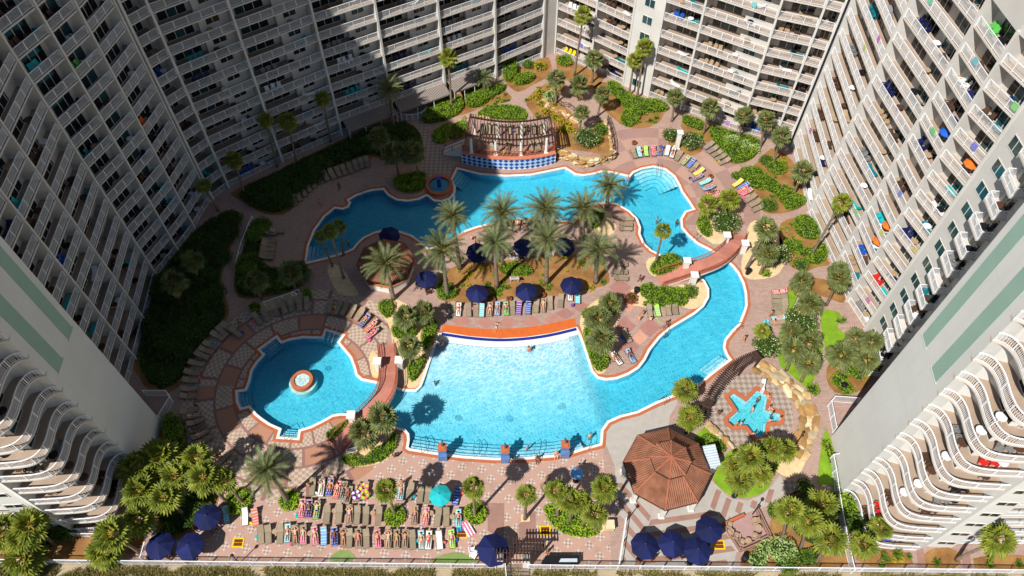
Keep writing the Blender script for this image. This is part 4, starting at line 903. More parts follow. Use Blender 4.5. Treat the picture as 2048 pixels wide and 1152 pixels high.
palms('G', E, (1010,710,1170,390, 1120,750,1180,590, 1110,680,1150,560), 'fan palm in the gravel bed right of the footbridge', 'palms in the gravel by the footbridge', 1.15)
palm('S', E(1530,600), E(1770,180), 'very tall leaning fan palm in front of the right wing', scale=1.05)
palms('G', E, (1650,1000,1750,790, 1410,920,1450,810, 1470,1060,1510,970), 'fan palm beside the walk along the right wing', 'palms along the right wing walk', 1.1)
palms('S', E, (680,330,700,200, 850,300,870,150), 'bright fan palm behind the flowering bush by the footbridge', 'palms behind the flowering bush', 1.15)
palms('G', C, (575,370,600,180, 825,470,875,260, 1105,520,1150,320), 'fan palm along the patios of the sunlit rear wing', 'palms along the sunlit rear wing', 1.15)
palms('G', C, (1280,580,1330,360, 1380,720,1450,490, 1545,960,1620,770), 'fan palm in the beds before the right wing corner', 'palms before the right wing corner', 1.2)
palm('S', B(415,500), B(385,100), 'tall slim fan palm in the hedge before the striped awning', scale=1.1)
palm('D', B(665,375), B(670,265), 'short stout silvery palm in a hedge by the rear wing', scale=.62)
palm('S', B(1395,250), B(1465,-240), 'tallest slim fan palm before the sunlit rear wing', scale=1.15)
palms('S', B, (1895,430,1955,20, 1830,405,1875,125), 'tall fan palm standing against the white stair tower', 'twin palms at the stair tower', 1.05)
palms('G', B, (1245,470,1250,270, 1430,440,1430,320, 1435,710,1455,540, 1580,570,1620,400, 1535,300,1555,110), 'fan palm on the planted mound behind the pergola', 'palms on the mound', 1.15)
palm('D', (787,253), (778,180), 'date palm in front of the striped awning', scale=.8)
palms('S', S1, (662,283,645,197, 555,333,530,240, 594,327,575,243, 489,385,467,320, 437,422,407,372), 'shaded slim fan palm beside the shaded rear wing', 'palms beside the shaded rear wing', 1.0)
palms('G', S1, (360,604,347,565, 398,560,385,522, 522,597,512,562, 592,580,580,545, 610,560,600,545), 'dark shaded fan palm in the beds along the left wing', 'palms along the left wing', 1.35)
palms('G', S1, (798,352,788,306, 838,348,825,305, 765,318,757,275), 'dark palm in the shade beside the round fountain', 'palms beside the round fountain', 1.35)
palms('S', T0, (920,610,820,500, 885,740,840,640, 1100,780,990,680, 1125,670,1050,555, 1020,540,960,430, 1230,560,1180,440, 870,900,830,820, 840,1010,670,900), 'sunlit fan palm in the corner cluster below the left tower', 'corner palm cluster', 1.42)
palms('S', T0, (1370,720,1220,560, 1460,715,1340,575), 'one of two leaning fan palms at the plaza edge', 'twin palms at the plaza edge', 1.2)
palms('S', T0, (720,1030,570,1000, 330,960,180,850, 250,1010,130,920, 280,1090,90,1050, 120,980,30,890), 'fan palm by the beach fence before the left tower', 'palms before the left tower', 1.4)
palms('S', Q, (160,780,230,550, 310,840,380,630, 470,650,480,500, 430,950,550,770), 'fan palm in the bed behind the sunken patio', 'palms behind the sunken patio', 1.25)
palms('S', Q, (810,920,800,810, 930,780,940,680), 'fan palm at the curved corner of the right tower', 'palms at the right tower corner', 1.1)
palm('S', Q(1520,930), Q(1850,770), 'strongly leaning fan palm before the right tower balconies', scale=1.2)
palms('G', V0, (440,590,420,480,  500,970,530,880, 440,1100,440,980, 560,1120,590,1010, 620,1080,620,900), 'fan palm in the bed at the foot of the right wing', 'palms at the foot of the right wing', 1.15)
# ---- dune grass before the beach fence
rg = random.Random(9); mb = MB()
for i in range(26000):
    x = rg.uniform(-62, 62); y = FY0(x)-(rg.uniform(.3, 3) if rg.random() < .75 else rg.uniform(3, 10))
    if noise.noise((x*.35, y*.6, 3)) < -.22: continue
    n_ = rg.randint(2,3)
    for _ in range(n_):
        a = rg.uniform(0, 6.28); l = rg.uniform(.35,.75); d = Vector((math.cos(a)*.6, math.sin(a)*.6, .75))*l; s = Vector((-math.sin(a), math.cos(a), 0))*.07; p = Vector((x, y, -.12))
        mb.add([p-s, p+s, p+d], [(0,1,2)])
g = mb.build('dune_grass', DUNE); g['label'] = 'tufted dune grass outside the white beach fence'; g['category'] = 'grass'; stuff(g)
# ================================================================ pavilions, bridges, walls, fences
TERRA = MAT('terracotta_tile', rgb(144,94,70), var=.34, scale=.6, c2=rgb(172,118,90), fine=6)
HIP = MAT('hip_tile', rgb(168,102,76), var=.15, scale=2)
DARKW = MAT('dark_timber', rgb(74,54,46), var=.2, scale=2)
RUST = MAT('rust_red_rail', rgb(168,84,54), var=.15, scale=2)
STONES = [MAT('stone_'+n, c, var=.22, scale=1.6, bump=.5, obrand=.3) for n, c in (('tan', rgb(192,162,116)), ('ochre', rgb(172,132,82)), ('pale', rgb(206,186,150)))]
NAVY = MAT('navy_canvas', rgb(22,30,78), var=.2, scale=.9, rough=.8, obrand=.3)
BLUET = MAT('royal_blue_tile', rgb(40,74,160), rough=.25, var=.2, scale=3); SKYT = MAT('sky_blue_tile', rgb(170,206,232), rough=.25, var=.08, scale=3); WHT = MAT('white_tile', rgb(226,232,236), rough=.3, var=.05)
METAL = MAT('galvanised_metal', rgb(190,200,208), rough=.4, var=.08, metal=.0); STEEL = MAT('stainless_steel', rgb(190,192,196), rough=.25, metal=.9, var=.05)
def V3(p, z): return Vector((p[0], p[1], z))
def facet(p, q, r, s, pitch=.22, amp=.045):
    """corrugated roof facet: eave p-q, upper edge s-r (s above p, r above q)"""
    p, q, r, s = map(Vector, (p, q, r, s)); e = (q-p); W = e.length; e.normalize(); up = ((r+s)/2-(p+q)/2); up -= e*up.dot(e); Hs = up.length; up.normalize(); n = e.cross(up)
    if n.z < 0: n = -n
    us = (s-p).dot(e); ur = (r-p).dot(e); k = max(2, int(W/pitch))*2; mb = MB(); vs = []
    for i in range(k+1):
        u = W*i/k
        if u < us: vm = Hs*u/max(us, 1e-6)
        elif u > ur: vm = Hs*(W-u)/max(W-ur, 1e-6)
        else: vm = Hs
        o = n*(amp if i % 2 else -amp); vs += [p+e*u+o, p+e*u+up*max(vm, .001)+o]
    mb.add(vs, [(2*i, 2*i+2, 2*i+3, 2*i+1) for i in range(k)]); return mb
def solve_h(base, px):
    v = (px[1]-576)/FX; return CAM_H-base[1]/((CP-v*SP)/(SP+v*CP))
def roofed(name, label, cat, c, R, n, rot, ze, zt, za, frac=.42, post=True, wallR=None, wallh=1.1, wallmat=None):
    root = EMP(name, (c[0], c[1], 0), label, cat); ring = lambda r, z: [Vector((math.cos(rot+2*math.pi*i/n)*r, math.sin(rot+2*math.pi*i/n)*r, z)) for i in range(n)]
    e = ring(R, ze); t = ring(R*frac, zt); e2 = ring(R*frac*1.15, zt+.5); ap = Vector((0,0,za))
    for i in range(n):
        j = (i+1) % n
        facet(e[i], e[j], t[j], t[i]).build('roof_slope', TERRA, root); facet(e2[i], e2[j], ap, ap+Vector((.001,0,0))).build('cap_slope', TERRA, root)
        MB().tube([e[i], t[i]], .11, 6).build('hip_ridge', HIP, root); MB().tube([e2[i], ap], .1, 6).build('hip_ridge', HIP, root)
        MB().beam(e[i]-Vector((0,0,.1)), e[j]-Vector((0,0,.1)), .1, .2).build('fascia', DARKW, root)
        if post:
            q = e[i]*.93; MB().box(q.x-.24, q.x+.24, q.y-.24, q.y+.24, 0, ze-.12).box(q.x-.32, q.x+.32, q.y-.32, q.y+.32, 0, .25).build('post', WHITE, root)
    MB().prism([(v.x*.96, v.y*.96) for v in e2], zt-.15, zt+.42).build('clerestory', DARKW, root)
    MB().prism([(v.x*.07, v.y*.07) for v in e2], za-.05, za+.15).build('finial', HIP, root)
    if wallR:
        w = ring(wallR, 0); wi = ring(wallR-.2, 0)
        for i in range(n):
            j = (i+1) % n; q = [w[i].lerp(w[j], .02).xy, w[i].lerp(w[j], .98).xy, wi[i].lerp(wi[j], .98).xy, wi[i].lerp(wi[j], .02).xy]; MB().prism(q, 0, wallh).build('bar_wall', wallmat or WHITE, root)
            q = [w[i].lerp(w[j], .0).xy*1.05, w[i].lerp(w[j], 1).xy*1.05, wi[i].lerp(wi[j], 1).xy, wi[i].xy]; MB().prism(q, wallh, wallh+.07, bottom=True).build('counter_top', MAT('counter', rgb(196,120,70), var=.1), root)
        MB().prism([v.xy*.5 for v in wi], 0, 2.4).build('service_core', WHITE, root)
    return root
# octagonal pavilion
ev = [G(*K(a, b), 3.0) for a, b in ((1025,385),(775,445),(665,655),(755,890),(1000,1045),(1260,980),(1365,745),(1280,515))]
oc = sum((v.xy for v in ev), Vector((0,0)))/8; OR_ = sum((v.xy-oc).length for v in ev)/8; orot = math.atan2(ev[0].y-oc.y, ev[0].x-oc.x)
oz = solve_h((oc.x, oc.y), K(1040,630))
roofed('octagonal_pavilion', 'large octagonal pavilion with a two-tier terracotta tiled roof', 'pavilion', oc, OR_, 8, orot, 3.0, 4.9, max(6.0, min(7.5, oz)), .4, True, OR_*.66, 1.1, MAT('orange_counter_wall', rgb(206,110,44), var=.1))
# bar under the date palm
ev2 = [G(*A(a, b), 2.9) for a, b in ((1250,985),(1275,1075),(1480,1140),(1640,1060),(1705,945),(1660,850),(1500,770),(1330,810))]
bc = sum((v.xy for v in ev2), Vector((0,0)))/8; BR = sum((v.xy-bc).length for v in ev2)/8
roofed('poolside_bar', 'poolside bar with white counter walls and a brown tiled octagonal roof, half shaded', 'bar', bc, BR, 8, RAD(10), 2.5, 3.5, 4.3, .4, False, BR*.93, 1.25, WHITE)
# metal shed
q = plan(pts(K,1300,525, 1395,510, 1445,690, 1350,712), 2.4); shed = EMP('metal_shed', (*q[0], 0), 'small shed with a pale corrugated metal roof beside the octagonal pavilion', 'shed'); o0 = Vector((*q[0], 0))
MB().prism([Vector(v)-o0.xy for v in offset(ccw(q), .2)], 0, 2.2).build('wall', WHITE, shed); qq = [Vector((*v, 0))-o0 for v in q]
facet(qq[3]+Vector((0,0,2.35)), qq[0]+Vector((0,0,2.35)), qq[1]+Vector((0,0,2.6)), qq[2]+Vector((0,0,2.6)), .3, .03).build('roof', METAL, shed)
# ---- pergola terrace with tiled wall
wall_px = pts(B,500,938, 620,966, 740,984, 870,992, 1000,987, 1120,972, 1240,942); TZ = 2.1
wc = smooth_poly(plan(wall_px), 2, False); backp = plan(pts(B,1225,660, 1100,640, 870,632, 680,640, 545,660), TZ)
sidep = plan(pts(B,520,760), TZ)
terr = ccw(list(wc)+backp)
struct(MB().prism(terr, 0, TZ).build('pergola_terrace', [BROWNP]))
tw = EMP('tiled_wall', (wc[0].x, wc[0].y, 0), 'curved retaining wall of blue and white diamond tiles below the pergola', 'wall'); off = Vector((wc[0].x, wc[0].y, 0))
ow = offset(wc, -.16, False); MB().prism([p-off.xy for p in list(ow)+list(wc)[::-1]], 0, TZ+.02).build('wall_core', WHT, tw)
ow2 = offset(wc, -.32, False); MB().prism([p-off.xy for p in list(ow2)+list(offset(wc, .35, False))[::-1]], TZ+.02, TZ+.14, bottom=True).build('cap', MAT('rust_cap', rgb(196,120,92), var=.12), tw)
# arc-length tiles
ln = [0]; 
for a, b in zip(ow, ow[1:]): ln.append(ln[-1]+(b-a).length)
def at_len(s):
    s = max(0, min(ln[-1], s))
    for i in range(len(ln)-1):
        if s <= ln[i+1]: t = (s-ln[i])/(ln[i+1]-ln[i]); p = ow[i].lerp(ow[i+1], t); d = (ow[i+1]-ow[i]).normalized(); return p, d
    return ow[-1], (ow[-1]-ow[-2]).normalized()
nt_ = 18; tw_ = ln[-1]/nt_; th_ = TZ/3.0
def tile_mesh(mat): return MB().add([(-tw_*.47,-.02,0),(0,-.02,-th_*.47),(tw_*.47,-.02,0),(0,-.02,th_*.47)], [(0,1,2,3)]).mesh('tile', mat)
TB, TS = tile_mesh(BLUET), tile_mesh(SKYT)
for i in range(nt_*2+1):
    for j in range(7):
        if (i+j) % 2: continue
        z = j*th_/2
        if z < th_*.4 or z > TZ-th_*.4 or i in (0, nt_*2): continue
        p, d = at_len(i*tw_/2); OB('tile', TB if j % 2 else TS, tw, (p.x-off.x, p.y-off.y, z), math.atan2(d.y, d.x))
PZ = TZ+3.0
pg = EMP('pergola', (*G(*B(870,760), TZ).xy, 0), 'dark timber pergola on white columns above the tiled wall', 'pergola'); po = pg.location
fb = smooth_poly(plan(pts(B,530,715, 700,745, 870,760, 1040,752, 1230,715), PZ), 2, False); bb = smooth_poly(plan(pts(B,560,575, 700,600, 870,618, 1040,608, 1200,575), PZ), 2, False)
def beam_path(path, z, w, h, name, mat, root):
    mb = MB(); ro = root.location
    for a, b in zip(path, path[1:]): mb.beam((a[0]-ro.x, a[1]-ro.y, z), (b[0]-ro.x, b[1]-ro.y, z), w, h)
    return mb.build(name, mat, root)
beam_path(fb, PZ, .14, .28, 'beam', DARKW, pg); beam_path(bb, PZ, .14, .28, 'beam', DARKW, pg)
for t in range(29):
    i = t/28*(len(fb)-1); k = int(min(i, len(fb)-2)); a = fb[k].lerp(fb[k+1], i-k); b = bb[k].lerp(bb[k+1], i-k); d = (a-b)
    a2 = a+d*.16; b2 = b-d*.12; MB().beam((a2.x-po.x, a2.y-po.y, PZ+.23), (b2.x-po.x, b2.y-po.y, PZ+.23), .09, .2).build('rafter', DARKW, pg)
for px in pts(B,565,750, 765,762, 970,766, 1175,748, 595,598, 785,622, 975,622, 1160,598):
    p = G(*px, PZ-.1); MB().tube([(p.x-po.x, p.y-po.y, TZ), (p.x-po.x, p.y-po.y, TZ+1.5), (p.x-po.x, p.y-po.y, PZ-.12)], [.24,.22,.2], 10).box(p.x-po.x-.3, p.x-po.x+.3, p.y-po.y-.3, p.y-po.y+.3, TZ, TZ+.2).build('column', WHITE, pg)
# ---- generic railings / fences along a plan polyline
def rail_thing(name, label, path, cat='railing', h=1.1, mat=None, post=2.0, picket=.14, z=0.0, zs=None, group=None, pw=.014, top=.05):
    P = [Vector((p[0], p[1], (zs[i] if zs else z))) for i, p in enumerate(path)]; root = EMP(name, P[0], label, cat, group); o = P[0]; mat = mat or RAILM
    rails = MB(); pk = MB(); acc = 0
    for a, b in zip(P, P[1:]):
        a = a-o; b = b-o; up = Vector((0,0,1)); rails.beam(a+up*h, b+up*h, top*1.6, top); rails.beam(a+up*.12, b+up*.12, .04); L_ = (b-a).length; k = max(1, int(L_/picket))
        if picket < .5 or True:
            for i in range(k):
                q = a.lerp(b, (i+.5)/k); pk.box(q.x-pw, q.x+pw, q.y-pw, q.y+pw, q.z+.1, q.z+h-.02)
        n_ = max(1, round(L_/post))
        for i in range(n_): q = a.lerp(b, i/n_); MB().box(q.x-.05, q.x+.05, q.y-.05, q.y+.05, q.z, q.z+h+.06).build('post', mat, root)
    q = P[-1]-o; MB().box(q.x-.05, q.x+.05, q.y-.05, q.y+.05, q.z, q.z+h+.06).build('post', mat, root)
    rails.build('rails', mat, root); stuff(pk.build('pickets', mat, root)); return root
fx = lambda x: (x, FY0(x))
gate = [G(*Nq(430,1040)).x, G(*Nq(700,1045)).x]
rail_thing('beach_fence', 'long white picket fence along the dune, left of the beach gate', [fx(-75), fx(-30), fx(gate[0]-.4)], 'fence', 1.35, post=2.3, picket=.13)
rail_thing('beach_fence', 'long white picket fence along the dune, right of the beach gate', [fx(gate[1]+.4), fx(30), fx(75)], 'fence', 1.35, post=2.3, picket=.13)
rail_thing('side_fence', 'white picket fence running from the beach fence to the corner palms', plan(pts(L,270,985, 350,690, 430,400)), 'fence', 1.3)
rail_thing('side_fence', 'white picket fence between the palm bed and the right tower lawn', plan(pts(Q,700,1035, 660,860, 600,540, 560,260, 540,150, 600,140)), 'fence', 1.4)
rail_thing('patio_fence', 'white fence enclosing the patio at the foot of the right tower', plan(pts(U_:=sheet(1340,640,4),1490,670, 1290,655, 1260,690, 1300,900)), 'fence', 1.5)
rail_thing('patio_fence', 'white fence enclosing the patio at the foot of the left tower', plan(pts(I,215,130, 400,130, 430,180, 340,330)), 'fence', 1.5)
rail_thing('patio_fence', 'low white fence before the curved left tower balconies', [(-47.5,25.4),(-42.4,25.3)], 'fence', 1.1)
rail_thing('walk_railing', 'white railing at the inner building corner', plan(pts(B,1160,75, 1235,35)), 'railing', 1.3)
rail_thing('pergola_railing', 'rust-red railing along the front of the pergola terrace', offset(wc, .5, False), 'railing', .95, RUST, post=1.6, picket=.3, z=TZ+.02)
rail_thing('pergola_railing', 'rust-red railing on the right side of the pergola terrace', plan(pts(B,1250,800, 1235,660), TZ), 'railing', .95, RUST, post=1.6, picket=.3, z=TZ)
rail_thing('pergola_railing', 'rust-red railing on the left side of the pergola terrace', plan(pts(B,545,670, 525,760), TZ), 'railing', .95, RUST, post=1.4, picket=.3, z=TZ)
r1 = plan(pts(B,340,880)); r2 = plan(pts(B,500,815), TZ); r3 = plan(pts(B,360,800), .4); r4 = plan(pts(B,525,745), TZ)
mbr = MB().add([V3(r1[0],.05),V3(r2[0],TZ),V3(r4[0],TZ),V3(r3[0],.05), V3(r1[0],-.05),V3(r2[0],-.05),V3(r4[0],-.05),V3(r3[0],-.05)], [(0,1,2,3),(0,4,5,1),(1,5,6,2),(2,6,7,3),(3,7,4,0)]); rp_ = tag(mbr.build('ramp', WHITE), 'white ramp climbing to the left end of the pergola terrace', 'ramp')
rail_thing('ramp_railing', 'rust-red railing on the pool side of the pergola ramp', [r1[0], r2[0]], 'railing', .95, RUST, post=1.6, picket=.3, zs=[.05, TZ])
rail_thing('ramp_railing', 'rust-red railing on the garden side of the pergola ramp', [r3[0], r4[0]], 'railing', .95, RUST, post=1.6, picket=.3, zs=[.05, TZ])
rail_thing('path_fence', 'dark post and rail fence along the mound path', plan(pts(B,1260,460, 1290,490, 1350,500, 1390,530)), 'fence', .9, DARKW, post=1.0, picket=2.5)
rail_thing('path_fence', 'dark fence at the edge of the rock mound', plan(pts(B,1660,600, 1690,680, 1715,780, 1720,900)), 'fence', 1.0, DARKW, post=1.5, picket=.2)
rail_thing('life_ring_fence', 'thin white rail behind the round pool sunbeds', plan(pts(Fq,805,370, 950,320, 1080,270)), 'railing', 1.0, picket=2.4, post=2.4)
rail_thing('shaded_fence', 'white railing along the shaded path beside the left bed', plan(pts(A,300,1000, 340,850, 400,700, 430,640)), 'railing', .8, picket=2, post=2.0)
rail_thing('glass_screen', 'low white rail across the plaza beside the striped terrace', plan(pts(O,90,1050, 130,800, 165,560)), 'railing', 1.1, picket=1.2, post=3)
# ---- bridges
def bridge(label, path_px, zs, width, pillars, plank_to=None):
    z_i = zs; ctr = [G(*p, z).xy for p, z in zip(path_px, z_i)]
    # resample
    cs = smooth_poly(ctr, 2, False); n = len(cs); cum = [0]
    for a, b in zip(cs, cs[1:]): cum.append(cum[-1]+(b-a).length)
    oc_ = [0]
    for a, b in zip(ctr, ctr[1:]): oc_.append(oc_[-1]+(b-a).length)
    def zat(s):
        s = s/cum[-1]*oc_[-1]
        for i in range(len(oc_)-1):
            if s <= oc_[i+1]+1e-6:
                t = (s-oc_[i])/(oc_[i+1]-oc_[i]); t = t*t*(3-2*t); return z_i[i]+(z_i[i+1]-z_i[i])*t
        return z_i[-1]
    root = EMP('footbridge', (cs[n//2].x, cs[n//2].y, 0), label, 'bridge'); ro = root.location
    l = offset(cs, width/2, False); r = offset(cs, -width/2, False); zz = [zat(s)+.06 for s in cum]
    def P(q, z): return Vector((q.x-ro.x, q.y-ro.y, z))
    mb = MB(); vs = [P(a, z) for a, z in zip(l, zz)]+[P(a, z) for a, z in zip(r, zz)]+[P(a, z-.3) for a, z in zip(l, zz)]+[P(a, z-.3) for a, z in zip(r, zz)]
    fs = []
    for i in range(n-1): fs += [(n+i, n+i+1, i+1, i), (i, i+1, 2*n+i+1, 2*n+i), (3*n+i, 3*n+i+1, n+i+1, n+i), (2*n+i, 2*n+i+1, 3*n+i+1, 3*n+i)]
    mb.add(vs, fs[0::4]); mb.add(vs, fs[1::4]+fs[2::4], 1); mb.add(vs, fs[3::4], 1); mb.build('deck', [MAT('bridge_deck', rgb(186,122,104), var=.12, scale=1.2, fine=10), WHITE], root)
    for line, sg in ((l, -1), (r, 1)):
        ins = [P(a+(b-a)*.03, z) for a, b, z in zip(line, (r if line is l else l), zz)]
        up = Vector((0,0,1)); rl = MB(); pk = MB()
        for a, b in zip(ins, ins[1:]): rl.beam(a+up*1.0, b+up*1.0, .09, .06); rl.beam(a+up*.15, b+up*.15, .05); rl.beam(a+up*.55, b+up*.55, .035)
        tot = 0
        for a, b in zip(ins, ins[1:]):
            k = max(1, int((b-a).length/.28))
            for i in range(k): q = a.lerp(b, i/k); pk.box(q.x-.015, q.x+.015, q.y-.015, q.y+.015, q.z+.1, q.z+1.0)
        rl.build('handrail', RUST, root); stuff(pk.build('balusters', RUST, root))
    for px, z, hh in pillars:
        p = G(*px, z+hh); q = P(p, 0); MB().box(q.x-.36, q.x+.36, q.y-.36, q.y+.36, -.3, z+hh-.2).box(q.x-.5, q.x+.5, q.y-.5, q.y+.5, z+hh-.2, z+hh).build('pillar', WHITE, root)
    return root
bridge('right footbridge, a long curved deck with rust-red rails and white pillars', pts(E,305,805, 420,768, 540,730, 680,690, 820,620, 910,520, 945,425), [.0,.3,.75,1.15,1.1,.6,.02], 2.3, [(E(540,640),.6,1.6),(E(600,755),.6,1.6),(E(860,435),.6,1.5),(E(1005,500),.6,1.5)])
bridge('left footbridge, a short curved deck with rust-red rails and white pillars', [(773,690),(776,722),(778,748),(775,776),(764,800),(742,824),(715,850),(690,873),(671,899)], [.02,.5,.95,1.2,1.2,1.0,.6,.3,.02], 2.2, [(Fq(1695,805),.7,1.4),(Fq(1870,795),.7,1.4),(J(245,275),.7,1.4)])
# ---- rocks
def stone_mesh(seed, mat):
    rnd_ = random.Random(seed); bm = bmesh.new(); bmesh.ops.create_icosphere(bm, subdivisions=1, radius=.5)
    for v in bm.verts: v.co *= rnd_.uniform(.78, 1.15); v.co.x *= 1.25; v.co.z *= .75; v.co.z = max(-.28, min(.3, v.co.z))
    me = bpy.data.meshes.new('stone'); bm.to_mesh(me); bm.free(); me.materials.append(mat); return me
SM = [stone_mesh(i, STONES[i % 3]) for i in range(6)]
def rocks(label, path_px, h, width, size=.8, step=None, root=None):
    ctr = smooth_poly(plan(path_px), 1, False); rnd_ = random.Random(len(label)); root = EMP('rock_wall', (ctr[0].x, ctr[0].y, 0), label, 'rock wall'); ro = root.location; step = step or size*.8
    tiers = max(1, round(h/(size*.5))); rows = max(1, round(width/(size*.7)))
    for a, b in zip(ctr, ctr[1:]):
        d = (b-a); L_ = d.length; k = max(1, int(L_/step)); nn = Vector((-d.y, d.x)).normalized()
        for i in range(k):
            for t in range(tiers):
                for w in range(rows):
                    if t < tiers-1 and 0 < w < rows-1: continue
                    q = a.lerp(b, (i+rnd_.random()*.6)/k)+nn*((w+.5)/rows-.5)*width*(1-.25*t/tiers)+nn*rnd_.uniform(-.1,.1)
                    s = size*rnd_.uniform(.75,1.3); o = OB('stone', rnd_.choice(SM), root, (q.x-ro.x, q.y-ro.y, s*.2+t*h/tiers), math.atan2(d.y, d.x)+rnd_.uniform(-.5,.5)); o.scale = (s*rnd_.uniform(.8,1.7), s*rnd_.uniform(.8,1.25), s*rnd_.uniform(.45,.9)); o.rotation_euler[0] = rnd_.uniform(-.2,.2)
    return root
rocks('stacked tan rock wall between the pergola and the lagoon', pts(B,1262,900, 1350,915, 1430,958, 1520,968, 1640,935, 1705,895), 1.5, .9, .8)
rocks('broad arc of tan boulders round the star spa', pts(U_,700,375, 800,430, 900,490, 980,560, 1060,640, 1105,740, 1115,820, 1090,900, 1060,1000, 1020,1090), .45, 2.0, 1.0)
rocks('short tan rock edge between the pavilion lawn and the spa court', pts(K,1350,380, 1400,430, 1460,470, 1530,540), .7, .8, .8)
rocks('tan rocks along the path on the planted mound', pts(B,1150,440, 1190,510, 1280,530, 1350,580, 1400,620), .5, .8, .7)
rocks('thin tan rock edging at the left side of the pergola bed', pts(B,380,770, 395,690, 410,640, 500,590, 560,575), .3, .4, .5)
rocks('tan rock edging behind the pergola', pts(B,600,590, 680,580, 740,620), .4, .5, .5)
rocks('tan rock edging at the path side of the rock mound', pts(B,1690,880, 1690,800, 1670,700, 1640,620), .6, .5, .6)
hedge(pts(B,250,720, 330,650, 400,630, 390,700, 370,790, 280,790), .4, 'flower bed at the left corner of the pergola ramp', BRIGHT, cat='ground cover', name='ground_cover')
hedge(pts(B,420,640, 540,600, 530,730, 390,770, 400,700), .4, 'green slope beside the pergola ramp', HEDGE, cat='ground cover', name='ground_cover')
# ---- curved trellis by the spa
tr = EMP('trellis', (*G(*U_(400,450)).xy, 0), 'curved dark timber trellis between the pool and the spa', 'trellis'); to = tr.location; TZ2 = 2.5
t1 = smooth_poly(plan(pts(U_,690,262, 560,310, 440,400, 330,540, 250,690), TZ2), 2, False); t2 = smooth_poly(plan(pts(U_,722,300, 600,352, 490,440, 380,565, 300,705), TZ2), 2, False)
beam_path(t1, TZ2, .1, .2, 'beam', DARKW, tr); beam_path(t2, TZ2, .1, .2, 'beam', DARKW, tr)
for t in range(44):
    i = t/43*(len(t1)-1); k = int(min(i, len(t1)-2)); a = t1[k].lerp(t1[k+1], i-k); b = t2[k].lerp(t2[k+1], i-k); d = a-b; a = a+d*.35; b = b-d*.35
    MB().beam((a.x-to.x, a.y-to.y, TZ2+.15), (b.x-to.x, b.y-to.y, TZ2+.15), .07, .14).build('slat', DARKW, tr)
for ln_ in (t1, t2):
    for k in (1, len(t1)//3, 2*len(t1)//3, len(t1)-2): p = ln_[k]; MB().box(p.x-to.x-.09, p.x-to.x+.09, p.y-to.y-.09, p.y-to.y+.09, 0, TZ2-.08).build('post', DARKW, tr)
# ---- beach gate with slatted arbours
ga = EMP('gate_arbour', (*G(*Nq(560,1020)).xy, 0), 'white pillared beach gate with dark slatted arbour beams', 'gate'); go = ga.location
def arb(p0, p1, z, pillars):
    a = G(*p0, z); b = G(*p1, z)
    for dy in (-.35, .35): MB().beam((a.x-go.x, a.y-go.y+dy, z), (b.x-go.x, b.y-go.y+dy, z), .12, .24).build('beam', DARKW, ga)
    for i in range(11):
        q = a.lerp(b, i/10); MB().box(q.x-go.x-.05, q.x-go.x+.05, q.y-go.y-.65, q.y-go.y+.65, z+.12, z+.26).build('slat', DARKW, ga)
    for t in pillars: q = a.lerp(b, t); MB().box(q.x-go.x-.38, q.x-go.x+.38, q.y-go.y-.38, q.y-go.y+.38, 0, z-.15).build('pillar', WHITE, ga)
arb(Nq(400,935), Nq(760,945), 2.7, (.1,.9)); arb(Nq(580,808), Nq(925,808), 2.6, ())
for x in (.05, .95):
    a = G(*Nq(580,808), 2.6); b = G(*Nq(925,808), 2.6); q = a.lerp(b, x); MB().box(q.x-go.x-.1, q.x-go.x+.1, q.y-go.y-.1, q.y-go.y+.1, 0, 2.5).build('post', DARKW, ga)
bw = plan(pts(Nq,470,1010, 650,1010)); bwk = struct(MB().prism([(bw[0][0], bw[0][1]-.2), (bw[1][0], bw[1][1]-.2), (bw[1][0]+1.2, 12), (bw[0][0]+1.2, 12)], -.1, .06).build('boardwalk', DARKW))
for i in range(22): MB().box(bw[0][0]+.1, bw[1][0]+1.0, bw[0][1]-.5-i*.38, bw[0][1]-.2-i*.38, .06, .1).build('plank', MAT('grey_plank', rgb(140,124,110), var=.2), bwk)
rail_thing('boardwalk_rail', 'white railing on the beach boardwalk', [(bw[0][0]+.2, bw[0][1]-.4), (bw[0][0]+1.3, 12.2)], 'railing', 1.1)
# ---- round fountain, pool spa, water columns
fc = G(*A(1915,372)); ft = EMP('fountain', (fc.x, fc.y, 0), 'round raised fountain basin with a blue tiled spout at the lagoon edge', 'fountain')
def disc(mb, r0, r1, z0, z1, n=36, mi=0):
    c0 = [(math.cos(2*math.pi*i/n)*r0, math.sin(2*math.pi*i/n)*r0) for i in range(n)]; c1 = [(math.cos(2*math.pi*i/n)*r1, math.sin(2*math.pi*i/n)*r1) for i in range(n)]
    return mb.strip(c1, c0, z1, z1, mi=mi).strip(c1, c1, z0, z1, mi=mi).strip(c0, c0, z1, z0, mi=mi)
disc(MB(), 1.55, 2.05, -.3, .5).build('rim', ORANGE, ft); MB().flat([(math.cos(i*.2618)*1.6, math.sin(i*.2618)*1.6) for i in range(24)], .1).build('basin_floor', MAT('basin_tile', rgb(120,190,205), var=.1), ft)
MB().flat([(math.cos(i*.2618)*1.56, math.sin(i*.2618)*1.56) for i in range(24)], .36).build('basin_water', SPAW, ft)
MB().box(-.28,.28,-.28,.28,.1,1.7).box(-.36,.36,-.36,.36,1.7,1.82).build('spout', BLUET, ft)
sc_ = G(*Fq(1095,962), .3); sp = EMP('pool_spa', (sc_.x, sc_.y, 0), 'small round spa with an orange brick rim inside the round pool', 'spa')
disc(MB(), .95, 1.36, -1.3, .42).build('rim', ORANGE, sp); disc(MB(), 1.34, 1.7, -1.3, -.22).build('underwater_bench', COPE, sp)
MB().flat([(math.cos(i*.2618)*.97, math.sin(i*.2618)*.97) for i in range(24)], .0).build('basin_floor', PFLOOR, sp)
